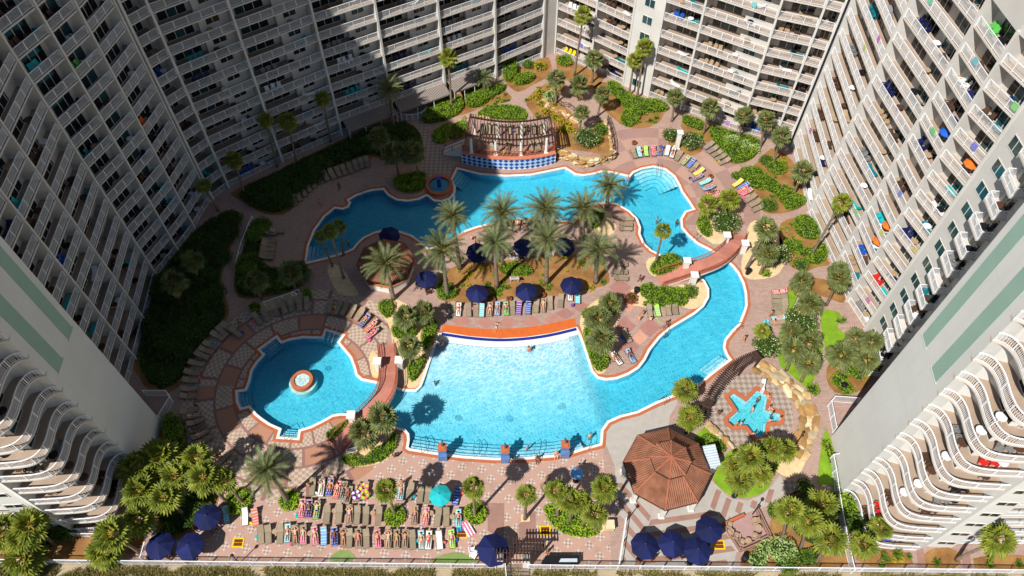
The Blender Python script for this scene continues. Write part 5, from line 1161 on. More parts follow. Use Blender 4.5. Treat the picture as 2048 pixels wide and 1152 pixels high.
foam = NM('foamy_water', .2, .5); foam.color(foam.mix(foam.rng(foam.noise(foam.pos(), 3.5, 4), .35, .6), rgb(128,178,180), rgb(206,220,218))); MB().flat([(math.cos(i*.2618)*.96, math.sin(i*.2618)*.96) for i in range(24)], .25).build('foaming_water', foam.m, sp)
for px in (J(985,650), J(1482,668), J(1958,628)):
    p = G(*px); wcol = EMP('water_column', (p.x, p.y, 0), 'blue tiled spout column with an orange cap at the pool steps', 'fountain', 'spout columns at the pool steps')
    MB().box(-.5,.5,0,.55,0,1.15).build('stepped_base', MAT('slate_blue_tile', rgb(96,128,176), rough=.35, var=.2, scale=3), wcol)
    for i in range(4): MB().box(-.44,.44,.55+i*.02,.7+i*.02,.25+i*.4,.42+i*.4).build('tile_band', [BLUET, SKYT][i % 2], wcol)
    MB().box(-.42,.42,.45,1.25,-1.2,2.0).build('shaft', MAT('slate_blue_tile', rgb(96,128,176)), wcol); MB().box(-.5,.5,.35,1.35,2.0,2.12).box(-.32,.32,.5,1.2,2.12,2.2).build('cap', ORANGE, wcol); MB().box(-.1,.1,1.2,1.5,2.2,2.42).box(-.1,.1,.8,1.0,2.2,2.6).build('spout', STEEL, wcol)
# ---- striped awning over the ground floor of the shaded rear wing
am = NM('awning_stripe', .85, .1); ax, ay, az = am.xyz(am.pos(False)); am.color(am.mix(am.math('GREATER_THAN', am.math('FRACT', am.math('MULTIPLY', ax, 4.2)), .45), rgb(176,166,156), rgb(78,60,54)))
for a, b, lab in (((-26.6,89.3),(-19.6,93.5),'striped brown and white awning in shade over the rear wing terrace'), ((-19.0,93.9),(-11.3,98.3),'striped brown and white awning ending beside the round patio'), ((-10.7,98.6),(-5.8,101.5),'sunlit striped brown and white awning behind the tall slim palm')):
    a = Vector(a); b = Vector(b); d = (b-a).normalized(); L_ = (b-a).length; rz = math.atan2(d.y, d.x); root = EMP('awning', (a.x, a.y, 0), lab, 'awning', rz=rz)
    MB().add([(0,.1,3.0),(L_,.1,3.0),(L_,-2.6,2.35),(0,-2.6,2.35)], [(3,2,1,0)]).build('canopy', am.m, root); MB().add([(0,-2.6,2.35),(L_,-2.6,2.35),(L_,-2.62,2.1),(0,-2.62,2.1)], [(3,2,1,0)]).build('valance', am.m, root)
    for i in range(4): MB().tube([(L_*i/3+.02*(1-i), -2.55, 0), (L_*i/3+.02*(1-i), -2.55, 2.35)], .05, 6).build('post', RAILM, root)
pc = G(*B(85,560)); rail_thing('round_patio_railing', 'curved white railing of the round patio under the awning', [(pc.x+math.cos(a)*2.6, pc.y+math.sin(a)*1.9+.6) for a in [RAD(180+i*20) for i in range(10)]], 'railing', 1.2)
rail_thing('patio_railing', 'white railing of the ramp patio before the sunlit part of the rear wing', plan(pts(B,450,370, 580,310, 720,250, 830,200)), 'railing', 1.1)
# ---- sunken patio at the right end of the terrace
pt = plan(pts(O,1220,600, 1600,430, 1750,740, 1410,890)); patio = struct(MB().flat(ccw(pt), .034).build('sunken_patio', MAT('mauve_paver', rgb(172,138,132), var=.08)))
for i in range(4):
    a = Vector(pt[i]); b = Vector(pt[(i+1) % 4])
    if i == 0: MB().beam((a.x,a.y,.25), (a.lerp(b,.6).x, a.lerp(b,.6).y, .25), .3, .5).build('orange_kerb', ORANGE, patio); continue
    for w in (0, .28): n_ = Vector((b.y-a.y, a.x-b.x)).normalized()*w; MB().beam((a.x+n_.x, a.y+n_.y, .2+w*.4), (b.x+n_.x, b.y+n_.y, .2+w*.4), .14, .5).build('patio_kerb', BROWNP, patio)
# white column and other posts
def column(px, h, label, mat=None, r=.3, base=.45):
    p = G(*px); o = EMP('garden_column', (p.x, p.y, 0), label, 'column'); MB().box(-r,r,-r,r,0,h).build('shaft', mat or WHITE, o); MB().box(-base,base,-base,base,h,h+.15).build('cap', mat or WHITE, o); MB().box(-base,base,-base,base,0,.2).build('foot', mat or WHITE, o)
column(C(612,585), 3.2, 'white square column between two flowering bushes')
column(Nq(1620,620), .8, 'low tan stone plinth beside the plaza planter', STONES[2], .45, .5)
for px, lab in ((K(1700,1075),'dark lamp post at the head of the sunken patio'), (Nq(1690,500),'dark lamp post at the corner of the plaza planter'), (L(1300,1010),'dark lamp post by the beach fence near the umbrellas'), (U_(1000,1000),'dark lamp post among the spa boulders'), (O(175,560),'dark lamp post at the end of the plaza rail')):
    p = G(*px); o = EMP('lamp_post', (p.x, p.y, 0), lab, 'lamp'); MB().tube([(0,0,0),(0,0,2.6)], [.07,.045], 6).build('pole', DARKW, o); MB().tube([(0,0,2.55),(0,0,2.75),(0,0,2.9)], [.16,.2,.05], 8).build('lamp_head', DARKW, o)
# tree pit, drain covers, side walks
struct(MB().flat(plan(pts(Nq,665,480, 755,475, 760,560, 660,565)), .02).build('tree_pit', GRAVEL))
YEL = MAT('yellow_edge', rgb(246,196,20), var=.08); RDK = MAT('brown_mat', rgb(110,50,26), var=.2)
for px, lab in ((L(1285,790),'yellow-edged brown mat on the plaza near three umbrellas'), (Mq(1868,693),'yellow-edged brown mat beside the last sunbeds'), (Nq(925,658),'orange-edged brown mat beside the plaza planter'), (O(1183,813),'yellow-edged brown mat beside the terrace umbrellas')):
    p = G(*px); o = EMP('corner_mat', (p.x, p.y, .02), lab, 'mat'); MB().box(-.62,.62,-.5,.5,0,.04).build('border', YEL, o); MB().box(-.46,.46,-.36,-.02,.04,.05).build('panel', RDK, o); MB().box(-.46,.46,.02,.36,.04,.05).build('panel', RDK, o)
for q in (pts(Nq,300,360, 480,360, 475,760, 300,660), pts(Nq,640,590, 820,440, 820,770, 640,780)): area('plain_walk', plan(q), BROWNP, .016)
for q in ([(1832,1098),(1846,1098),(1852,1145),(1836,1145)], [(1920,1095),(1936,1100),(1948,1148),(1928,1148)]): area('tower_walk', plan(q), BROWNP, .045)
# ================================================================ furniture, people and small things
random.seed(11)
SLING = MAT('tan_sling', rgb(150,134,110), var=.1, scale=2, obrand=.12); LFR = MAT('bronze_frame', rgb(110,94,78), rough=.5, var=.1)
WTAB = MAT('cream_tabletop', rgb(214,196,164), var=.05); BLACKM = MAT('black_plastic', rgb(26,26,30), rough=.5, var=.2); BRWN = MAT('brown_resin', rgb(84,58,44), var=.15)
PAL = {'turquoise': rgb(36,178,182), 'blue': rgb(34,92,190), 'navy': rgb(24,34,84), 'red': rgb(206,44,38), 'green': rgb(96,186,84), 'yellow': rgb(240,206,30), 'orange': rgb(232,112,36), 'white': rgb(236,236,234), 'brown': rgb(86,60,46), 'black': rgb(30,30,34), 'tan': rgb(176,150,118), 'grey': rgb(130,128,126), 'pink': rgb(236,106,150), 'lime': rgb(150,220,50), 'purple': rgb(120,50,160), 'aqua': rgb(120,206,216), 'coral': rgb(240,110,90), 'sky blue': rgb(110,170,226), 'teal': rgb(20,120,130)}
def CM(c): return MAT('cloth_'+c.replace(' ', '_'), PAL[c], var=.08, scale=3)
def lounger_meshes():
    seat = MB().box(-.31,.31,-1.0,.25,.34,.38); fr = MB()
    for x in (-.33,.33): fr.box(x-.025,x+.025,-1.02,.95,.3,.36)
    for x, y in ((-.33,-.8),(.33,-.8),(-.33,.55),(.33,.55)): fr.box(x-.025,x+.025,y-.03,y+.03,0,.3)
    fr.box(-.33,.33,-1.03,-.98,.3,.36); fr.box(-.33,.33,.9,.95,.3,.36)
    a = RAD(28); c, s = math.cos(a), math.sin(a); back = MB(); q = [(-.31,.27,.38),(.31,.27,.38),(.31,.27+.8*c,.38+.8*s),(-.31,.27+.8*c,.38+.8*s)]
    back.add(q+[(x, y+.02, z-.04) for x, y, z in q], [(0,1,2,3),(7,6,5,4),(0,4,5,1),(1,5,6,2),(2,6,7,3),(3,7,4,0)])
    for x in (-.33,.33): back.beam((x,.25,.36),(x,.27+.82*c,.38+.82*s),.045); back.beam((x,.7,.33),(x,.27+.6*c,.36+.6*s),.03)
    return seat.mesh('seat', SLING), back.mesh('backrest', SLING), fr.mesh('frame', LFR)
LS, LB_, LF = lounger_meshes()
def heading(px, d):
    p = G(*px); q = G(px[0]+d[0], px[1]+d[1]); return math.atan2(q.y-p.y, q.x-p.x)-math.pi/2, p
LOUNGE = {}
def lounger(px, d, label, group, z=.02, jit=.09, mat=None):
    rz, p = heading(px, d); 
    if z > .5: p = G(px[0], px[1], z)
    rz += random.uniform(-jit, jit); root = EMP('sun_lounger', (p.x, p.y, z), label, 'sun lounger', group, rz)
    OB('seat', LS, root); OB('backrest', LB_, root); OB('frame', LF, root); LOUNGE[(round(px[0]), round(px[1]))] = root; return root
def row(f, xy, d, label, group, z=.02, conv=None):
    out = []
    for i in range(0, len(xy), 2): out.append(lounger(f(xy[i], xy[i+1]), d(f(xy[i], xy[i+1])) if callable(d) else d, label, group, z))
    return out
ALL = []
def R_(key, *a, **k): L_ = row(*a, **k); ALL.append((key, L_)); return L_
R_('third', Mq, (70,720,155,725,280,728,375,730,490,735,590,745,650,755,750,755,835,760,960,760,1075,765,1165,765,1255,765,1335,770,1430,770,1510,775,1625,775,1760,760), (0,-10), 'tan sun lounger in the plaza row beside the beach fence', 'plaza loungers beside the beach fence')
R_('third', L, (1540,715,1620,715,1750,712,1830,700,1910,715,2000,715), (0,-10), 'tan sun lounger in the plaza row beside the beach fence', 'plaza loungers beside the beach fence')
R_('second', Mq, (140,430,215,435,300,450,410,500,540,495,655,500,735,505,830,515,970,515,1360,505,1480,520,1610,525,1700,525,1830,540), (1,-10), 'tan sun lounger in the middle plaza row beside the bush rings', 'middle plaza row loungers')
R_('first', Mq, (250,195,350,210,440,200,520,230,590,240,640,290,740,260,820,240,1210,250,1310,250,1420,270,1500,280,1590,285,1810,300), (2,-10), 'tan sun lounger in the plaza row towards the pool columns', 'poolside plaza row loungers')
R_('edge', L, (1165,500,1370,520,1480,530), (0,-10), 'tan sun lounger at the plaza edge near the navy umbrellas', 'plaza edge loungers')
R_('beach', Gq, (665,405,710,412,790,415,850,415,895,418,960,412,1020,405,1090,405,1140,400,1190,402,1265,398,1330,385,1385,380,1440,360,1525,343,1600,290,1660,312), (0,-10), 'tan sun lounger in the row facing the shallow pool end', 'loungers facing the shallow end')
R_('island', D, (1680,805,1680,870,1685,918), (-10,0), 'tan sun lounger at the right side of the island bed', 'loungers right of the island bed')
R_('neck', D, (1735,445,1725,487,1722,523), (-10,0), 'tan sun lounger on the lagoon bank beside the island neck', 'loungers at the island neck')
R_('isl2', D, (800,490,860,495,920,490,985,480,700,510), (1,-10), 'tan sun lounger on the island deck under the date palms', 'loungers on the island deck')
R_('chan', Hq, (1670,188,1670,225,1672,262,1675,294,1672,325,1670,357,1665,395,1650,430), (10,0), 'tan sun lounger beside the right channel', 'loungers beside the right channel')
R_('pen', Hq, (635,340,695,335,783,325,838,318), (-2,-10), 'tan sun lounger under the block hedge on the peninsula', 'loungers on the peninsula')
R_('pen2', Hq, (450,540,480,700,370,720,330,690), (-6,-8), 'tan sun lounger behind the shallow end palm planter', 'loungers behind the palm planter')
lc = (1307, 400)
def out_from(c): return lambda p: ((p[0]-c[0]), (p[1]-c[1]))
R_('lobe', C, (270,640,312,632,365,625,425,622,480,620,535,622,578,640,625,665,680,700,722,722,745,757,785,790,770,835,835,870,865,915,890,955,905,985), out_from(lc), 'tan sun lounger in the arc round the upper lobe', 'loungers round the upper lobe')
R_('hedge', C, (865,578,897,612,932,642,960,672,990,706,1095,880,1140,905,1130,938,1165,952,1200,1000,1235,1040,1260,1080), (10,-5), 'tan sun lounger along the hedge behind the upper lobe', 'loungers along the upper hedge')
R_('perg', B, (660,690,710,690,760,692,880,690,945,690,1000,690,1070,690,1130,690,630,820,740,835,860,838,1050,828,1110,822), (0,-10), 'tan sun lounger under the pergola', 'loungers under the pergola', z=TZ+.02)
R_('lag', A, (760,500,795,462,835,425,875,392,915,358,962,322,1010,302,1060,286,1110,270,1155,255,1205,240,1250,220,1295,203,1340,190), lambda p: (-4,-10), 'shaded sun lounger in the arc above the lagoon', 'shaded loungers above the lagoon')
R_('lag2', A, (625,740,565,755,562,820,556,852,550,886,545,920,540,950), (-10,-1), 'shaded sun lounger beside the left tip of the lagoon', 'shaded loungers left of the lagoon')
pcx = (606, 772)
R_('ring', Fq, (228,912,262,838,305,775,372,695,430,620,505,552,745,482,812,452,888,412,955,392,1015,376,1082,366,1140,362,1325,385,1390,396,1440,405,1500,425,1560,452,1600,500,1650,545,1660,600), out_from(pcx), 'sun lounger in the arc round the round pool', 'loungers round the round pool')
R_('ring2', I, (565,255,590,300,615,345,635,395,655,445,690,490,755,600,830,645,880,670), out_from(pcx), 'shaded sun lounger below the left tower hedge', 'shaded loungers below the left tower')
R_('ring3', Fq, (215,975,205,1040,200,1100,340,735,465,585,575,590), out_from(pcx), 'sun lounger in the outer shaded arc of the round pool deck', 'outer shaded loungers of the round pool')
# ---- towels on some loungers
def towel(root, colour, where):
    t = MB().box(-.3,.3,-.95,.22,.385,.4); a = RAD(28); q = [(-.29,.26,.4),(.29,.26,.4),(.29,.26+.7*math.cos(a),.4+.7*math.sin(a)),(-.29,.26+.7*math.cos(a),.4+.7*math.sin(a))]; t.add(q, [(0,1,2,3)])
    key = 'tw_'+colour
    if key not in _shc:
        m = NM('towel_'+colour.replace(' ', '_'), .95, .1); x, y, z = m.xyz(m.pos(False)); st = m.math('GREATER_THAN', m.math('FRACT', m.math('MULTIPLY', y, 3.2)), .62); m.color(m.mix(m.math('MULTIPLY', st, .45), PAL[colour], rgb(240,236,232))); _shc[key] = t.mesh('towel', m.m)
    o = OB('towel', _shc[key], None, root.location, root.rotation_euler[2]); tag(o, f'{colour} towel with pale stripes spread on a sun lounger {where}', 'towel', 'towels on sun loungers'); return o
WHERE = {'third': 'beside the beach fence', 'second': 'in the middle plaza row', 'first': 'towards the pool columns', 'edge': 'at the plaza edge', 'beach': 'facing the shallow end', 'lobe': 'round the upper lobe', 'hedge': 'along the upper hedge', 'ring': 'at the round pool', 'pen': 'on the peninsula', 'pen2': 'behind the palm planter', 'chan': 'beside the right channel', 'isl2': 'on the island deck'}
TOW = {'third': ['', '', 'pink','sky blue','blue','','','','','pink','','','','','aqua','white','white','lime','','','','aqua','','pink'], 'second': ['pink','purple','green','','','','','','','','pink','','','aqua'], 'first': ['','white','blue','coral','grey','','','','aqua','','','','','blue'], 'edge': ['aqua','white','coral'],
 'beach': ['','white','','','aqua','','sky blue','green','','purple','blue','','','','','white','aqua'], 'lobe': ['','aqua','lime','pink','blue','white','white','','green','blue','','yellow','blue','aqua','sky blue','coral','pink'], 'hedge': ['','','','','','yellow','blue','red','pink','','',''], 'ring': ['']*18+['blue','coral','pink'], 'pen': ['','lime','',''], 'pen2': ['','sky blue','white',''], 'chan': ['pink','','','','','','aqua','']}
for key, rs in ALL:
    tl = TOW.get(key)
    if key == 'third' and len(rs) == 6: tl = ['','','','aqua','','pink']
    elif key == 'third': tl = TOW['third'][:18]
    if not tl: continue
    for o, c in zip(rs, tl):
        if c: towel(o, c, WHERE[key])
# ---- people
SKIN = [MAT('skin_'+n, c, rough=.55, var=.05, scale=4) for n, c in (('fair', rgb(226,170,140)), ('tan', rgb(200,138,104)), ('deep', rgb(120,78,56)))]
HAIRM = [MAT('hair_'+n, c, rough=.6, var=.15) for n, c in (('brown', rgb(58,38,26)), ('blond', rgb(196,156,92)), ('black', rgb(24,20,20)))]
def joints(pose):
    J_ = {'pel': (0,0,.92), 'sp': (0,0,1.1), 'ch': (0,.0,1.3), 'nk': (0,0,1.46), 'hd': (0,-.01,1.58), 'top': (0,0,1.68), 'nose': (0,-.1,1.57)}
    for s, k in ((-1,'l'), (1,'r')):
        J_.update({k+'sh': (.18*s,0,1.4), k+'el': (.26*s,.02,1.13), k+'wr': (.27*s,-.06,.9), k+'pm': (.27*s,-.08,.83), k+'hp': (.095*s,0,.88), k+'kn': (.11*s,-.02,.5), k+'an': (.11*s,.03,.09), k+'to': (.12*s,-.13,.04), k+'ear': (.085*s,0,1.58)})
        for i in range(5):
            if i == 0: J_[k+'f0a'] = ((.27-.05)*s,-.1,.82); J_[k+'f0b'] = ((.27-.065)*s,-.12,.78)
            else: J_[f'{k}f{i}a'] = (.27*s+(i-2.5)*.02,-.085,.775-.006*(i in (2,3))); J_[f'{k}f{i}b'] = (.27*s+(i-2.5)*.022,-.1,.735-.01*(i in (2,3)))
    J_ = {k: Vector(v) for k, v in J_.items()}
    def arm_to(s, el, wr):
        k = 'l' if s < 0 else 'r'; old = J_[k+'pm'].copy(); J_[k+'el'] = Vector(el); J_[k+'wr'] = Vector(wr); d = (J_[k+'wr']-J_[k+'el']).normalized(); new = J_[k+'wr']+d*.08
        q = Vector((0,0,-1)).rotation_difference(d)
        for i in range(5):
            for e in 'ab': J_[f'{k}f{i}{e}'] = new+q @ (J_[f'{k}f{i}{e}']-old)
        J_[k+'pm'] = new
    if pose == 'walk':
        J_['lkn'] = Vector((-.11,-.2,.52)); J_['lan'] = Vector((-.11,-.22,.1)); J_['lto'] = Vector((-.12,-.38,.05)); J_['rkn'] = Vector((.11,.03,.5)); J_['ran'] = Vector((.11,.3,.14)); J_['rto'] = Vector((.12,.18,.05)); arm_to(-1, (-.26,.12,1.15), (-.27,.18,.92)); arm_to(1, (.26,-.12,1.15), (.26,-.25,.97))
    if pose == 'sit':
        for k, s in (('l',-1), ('r',1)):
            J_[k+'kn'] = Vector((.14*s,-.45,.9)); J_[k+'an'] = Vector((.14*s,-.5,.5)); J_[k+'to'] = Vector((.15*s,-.66,.46)); arm_to(s, (.26*s,-.1,1.13), (.17*s,-.34,1.0))
    if pose in ('lie', 'liearm', 'prone'):
        for s in (-1, 1):
            if pose == 'liearm': arm_to(s, (.42*s,-.05,1.5), (.16*s,-.06,1.72))
            elif pose == 'prone': arm_to(s, (.38*s,.02,1.42), (.3*s,-.02,1.66))
            else: arm_to(s, (.3*s,.0,1.13), (.34*s,-.02,.88))
        for k, s in (('l',-1), ('r',1)): J_[k+'to'] = Vector((.16*s,-.09,.0)); J_[k+'an'] = Vector((.13*s,.01,.08))
        out = {}
        for k, v in J_.items():
            y = v.z-.92; z = .13-v.y
            if pose == 'prone': z = .13+v.y
            if y > .1 and pose != 'prone': a = RAD(27); z2 = z-.13; out[k] = Vector((v.x, .1+(y-.1)*math.cos(a)-z2*math.sin(a), .13+(y-.1)*math.sin(a)+z2*math.cos(a)))
            else: out[k] = Vector((v.x, y, z))
        J_ = out
    return J_
EDG = [('pel','sp'),('sp','ch'),('ch','nk'),('nk','hd'),('hd','top'),('hd','nose')]
RADI = {'pel': .125, 'sp': .115, 'ch': .13, 'nk': .055, 'hd': .095, 'top': .075, 'nose': .016}
for k in 'lr':
    EDG += [('ch',k+'sh'),(k+'sh',k+'el'),(k+'el',k+'wr'),(k+'wr',k+'pm'),('pel',k+'hp'),(k+'hp',k+'kn'),(k+'kn',k+'an'),(k+'an',k+'to'),('hd',k+'ear')]
    RADI.update({k+'sh': .065, k+'el': .042, k+'wr': .03, k+'pm': .035, k+'hp': .095, k+'kn': .058, k+'an': .04, k+'to': .035, k+'ear': .018})
    for i in range(5): EDG += [(k+'pm',f'{k}f{i}a'),(f'{k}f{i}a',f'{k}f{i}b')]; RADI.update({f'{k}f{i}a': .010, f'{k}f{i}b': .008})
def skin_mesh(J_, edges, grow=1.0, add=0.0, sub=1, name='body', root='pel'):
    names = []; 
    for a, b in edges:
        for q in (a, b):
            if q not in names: names.append(q)
    me = bpy.data.meshes.new(name); me.from_pydata([J_[q] for q in names], [(names.index(a), names.index(b)) for a, b in edges], []); o = bpy.data.objects.new(name, me); col.objects.link(o)
    md = o.modifiers.new('skin', 'SKIN'); md.use_smooth_shade = True
    if not me.skin_vertices: bpy.context.view_layer.objects.active = o
    sv_ = me.skin_vertices[0].data
    for i, q in enumerate(names): r = RADI[q]*grow+add; sv_[i].radius = (r, r); sv_[i].use_root = (q == root)
    sb_ = o.modifiers.new('sub', 'SUBSURF'); sb_.levels = sub; sb_.render_levels = sub
    dg = bpy.context.evaluated_depsgraph_get(); dg.update(); res = bpy.data.meshes.new_from_object(o.evaluated_get(dg)); res.name = name; bpy.data.objects.remove(o); 
    res.polygons.foreach_set('use_smooth', [True]*len(res.polygons)); return res
BODY = {}
for ps in ('stand', 'walk', 'sit', 'lie', 'liearm', 'prone'):
    Jp = joints(ps); mid = {}
    for k in 'lr': Jp[k+'mt'] = Jp[k+'hp'].lerp(Jp[k+'kn'], .45); RADI[k+'mt'] = .085
    Jp['wst'] = Jp['pel'].lerp(Jp['sp'], .35); RADI['wst'] = .118; RADI['wst2'] = .12
    body = skin_mesh(Jp, EDG, name='body'); shorts = skin_mesh(Jp, [('wst','pel'),('pel','lhp'),('pel','rhp'),('lhp','lmt'),('rhp','rmt')], 1.03, .018, name='swim_shorts'); suit = skin_mesh(Jp, [('pel','sp'),('sp','ch')], 1.02, .016, name='swimsuit')
    hb = MB(); c = Jp['hd'].lerp(Jp['top'], .35); upd = (Jp['top']-Jp['hd']).normalized(); fw = (Jp['nose']-Jp['hd']).normalized(); sd_ = upd.cross(fw)
    for a in range(5):
        for b in range(10):
            ph = a/4*1.75; th = b*.6283; d = upd*math.cos(ph)+(sd_*math.cos(th)-fw*math.sin(th)*1.0)*math.sin(ph); r = .118 if (-math.sin(th)*-1 > .35 and ph > .9) is False else .085; hb.v.append(tuple(c+d*r))
    for a in range(4):
        for b in range(10): hb.f.append((a*10+b, a*10+(b+1)%10, (a+1)*10+(b+1)%10, (a+1)*10+b)); hb.mi.append(0)
    BODY[ps] = (body, shorts, suit, hb.mesh('hair', HAIRM[0], True))
def recol(o, m): o.material_slots[0].link = 'OBJECT'; o.material_slots[0].material = m
for tpl in BODY.values():
    for me in tpl[:3]:
        me.materials.clear(); me.materials.append(SKIN[0])
SUITC = ['red','navy','blue','black','pink','turquoise','white','green','orange','purple','teal','coral']
PZ_OFF = {'stand': 0, 'walk': 0, 'sit': -.47, 'lie': .36, 'liearm': .36, 'prone': .0}
def person(loc, rz, pose, place, suit=None, kind=None, z=0.0):
    suit = suit or random.choice(SUITC); kind = kind or random.choice(('shorts','suit','shorts')); sk = random.choice((0,0,1,1,2)); verb = {'stand': 'standing', 'walk': 'walking', 'sit': 'sitting', 'lie': 'lying', 'liearm': 'arms raised', 'prone': 'lying face down'}[pose]
    root = EMP('person', (loc[0], loc[1], z+PZ_OFF[pose]), f"person in {suit} {'shorts' if kind == 'shorts' else 'swimsuit'} {verb} {place}", 'person', 'people '+place, rz)
    b, sh_, su, hr = BODY[pose]; recol(OB('body', b, root), SKIN[sk]); recol(OB('swim_shorts' if kind == 'shorts' else 'swimsuit', sh_ if kind == 'shorts' else su, root), CM(suit)); recol(OB('hair', hr, root), random.choice(HAIRM))
    root.scale = (random.uniform(.92,1.04),)*3; return root
for key, idx in (('third', (0,2,4,5,7,9,10,11,12,14,15,17)), ('second', (0,1,2,5,9,10,13)), ('first', (1,2,3,4,5,8)), ('beach', (1,5,6,7,12,15)), ('lobe', (3,4,6,8,12,14,15)), ('hedge', (7,8)), ('ring', (18,19,20)), ('pen2', (1,2,3)), ('chan', (0,6)), ('isl2', (1,2,4)), ('perg', (8,10)), ('ring2', (1,3,4)), ('edge', ())):
    done = False
    for kk, rs in ALL:
        if kk != key or done: continue
        done = True
        for i in idx:
            if i < len(rs): person(rs[i].location, rs[i].rotation_euler[2], random.choice(('lie','liearm','lie')), 'on a lounger '+WHERE.get(key, 'under the pergola' if key == 'perg' else 'below the left tower'), z=rs[i].location.z+.02)
rs = [r for k, r in ALL if k == 'third'][1]
for i in (3, 5): person(rs[i].location, rs[i].rotation_euler[2], 'lie', 'on a lounger beside the beach fence', z=.02)
def pp(f, x, y, pose, place, ang=None, suit=None, kind=None, z=0.0, at=0.9):
    p = G(*f(x, y), at if z >= 0 else 0); return person((p.x, p.y), RAD(ang) if ang is not None else random.uniform(0, 6.28), pose, place, suit, kind, z)
for a in ((Mq,195,160,'sit','at the plaza edge',None,'orange','shorts'), (Mq,470,75,'walk','on the plaza near the sunbeds',None,'white','suit'), (Mq,465,150,'stand','among the poolside plaza sunbeds',None,'pink','suit'), (Mq,1215,130,'stand','beside the striped plaza towel',180,'blue','shorts'), (Mq,610,190,'sit','among the poolside plaza sunbeds',None,'coral','suit'), (Mq,730,175,'sit','beside the inflatable rings',None,'black','suit'),
  (D,1840,905,'walk','on the paving left of the right footbridge',None,'red','suit'), (D,490,570,'sit','on the island deck near the lagoon',None,'black','shorts'), (D,520,600,'sit','under the tilted island umbrella',None,'white','suit'),
  (Hq,1610,350,'stand','beside the channel sunbeds',None,'black','shorts'), (Hq,1640,400,'sit','on the end of a channel sunbed',None,'white','suit'), (Hq,1395,545,'walk','beside the channel ladder',None,'navy','shorts'), (Hq,780,405,'sit','on the peninsula pool edge',None,'coral','shorts'), (Hq,590,330,'sit','under the block hedge on the peninsula',None,'black','suit'), (Hq,560,380,'sit','beside the peninsula sunbeds',None,'red','shorts'), (Hq,650,380,'sit','next to the lime pool noodle',None,'white','suit'),
  (Nq,925,905,'walk','beside the beach gate',None,'white','shorts'), (J,595,600,'sit','beside the curved hedge planter',None,'brown' if False else 'navy','shorts'), (J,1740,615,'sit','at the pool steps',0,'orange','shorts'), (J,1540,630,'sit','at the second spout column',0,'black','suit'), (J,1890,580,'sit','beside the third spout column',0,'coral','shorts'), (K,310,690,'walk','near the small blue umbrella',None,'white','shorts'),
  (A,1110,370,'walk','on the shaded lagoon deck',None,'black','shorts'), (A,955,500,'walk','in the shade between sunbeds and lagoon',None,'navy','shorts'), (Fq,590,490,'walk','on the shaded checkered deck',None,'white','suit'), (B,935,800,'stand','under the pergola beside a column',0,'black','suit'), (L,955,625,'sit','under the navy umbrella at the plaza edge',None,'teal','shorts'),
  (Gq,545,630,'sit','at the corner of the shallow pool end',None,'black','suit'), (Gq,580,660,'sit','at the shallow end wall under the palms',None,'pink','suit'), (Gq,510,680,'sit','at the shallow end hedge',None,'navy','shorts'), (Gq,1010,510,'prone','on the paving above the orange apron',None,'brown' if False else 'black','suit'), (C,330,600,'sit','behind the aqua lounger',None,'pink','suit')):
    pp(*a)
def wader(f, x, y, place, suit, kind, depth_=.95):
    p = G(*f(x, y), .3); person((p.x, p.y), random.uniform(0, 6.28), 'stand', place, suit, kind, z=-depth_)
for a in ((Gq,1270,725,'wading in the shallow pool end','red','shorts',.35), (Gq,520,975,'swimming past the left planter','navy','shorts',1.05), (E,300,305,'in the lagoon beside the slender palm','coral','shorts',1.0), (E,460,320,'in the lagoon near the right bank','black','shorts',1.1), (C,225,830,'on a pink float at the lobe corner','pink','suit',.7), (J,1660,535,'in the water beside the pool steps','coral','shorts',1.0), (K,400,445,'in the main pool near the last steps','red','shorts',1.0), (K,1700,230,'in the middle of the star spa','black','shorts',.8), (K,1745,155,'in the upper arm of the star spa','navy','shorts',.8), (K,1860,270,'in the right arm of the star spa','white','suit',.7), (K,1920,315,'at the tip of the right spa arm','pink','suit',.7), (K,1840,325,'at the lower side of the right spa arm','black','shorts',.7), (K,1570,355,'in the lower left spa arm','orange','shorts',.7), (K,1610,350,'beside another bather in the lower left spa arm','red','shorts',.7), (K,1710,430,'in the bottom arm of the star spa','black','suit',.75), (A,1180,805,'in the shaded lagoon','black','shorts',1.1)):
    wader(*a)
for a in ((K,1825,125,'sit','on the upper spa rim',90,'coral','shorts'), (K,1840,215,'sit','on the spa rim beside the right arm',60,'black','suit'), (K,1440,255,'sit','in the shade beside the spa',None,'black','shorts'), (K,1390,185,'sit','under the curved trellis',None,'orange','shorts')):
    pp(*a)
# ---- umbrellas
def umb_meshes(R, mat, n=8):
    pan = MB(); ze, za = 2.25, 2.95; a0 = -math.pi/n; a1 = math.pi/n; mz = ze+(za-ze)*.55
    q = [(math.cos(a0)*R, math.sin(a0)*R, ze), (math.cos(a1)*R, math.sin(a1)*R, ze)]; m_ = [(math.cos(a0)*R*.5, math.sin(a0)*R*.5, mz), (math.cos(a1)*R*.5, math.sin(a1)*R*.5, mz)]
    mm = [(x*.995, y*.995, z-.03) for x, y, z in [((q[0][0]+q[1][0])/2, (q[0][1]+q[1][1])/2, ze)]]
    pan.add([q[0], mm[0], q[1], m_[1], m_[0], (0,0,za)], [(0,1,4),(1,2,3),(1,3,4),(4,3,5)]); pan.add([q[0], q[1], (q[1][0],q[1][1],ze-.16), (q[0][0],q[0][1],ze-.16)], [(0,3,2,1)])
    pole = MB().tube([(0,0,0),(0,0,3.0)], .035, 6).tube([(0,0,2.95),(0,0,3.1)], [.06,.02], 6); rib = MB().beam((0,0,za-.05),(R*.98,0,ze-.02),.02).mesh('rib', LFR)
    return pan.mesh('canopy_panel', mat), pole.mesh('pole', LFR), rib, MB().tube([(0,0,0),(0,0,.12)], [.35,.3], 10).mesh('base', BLACKM)
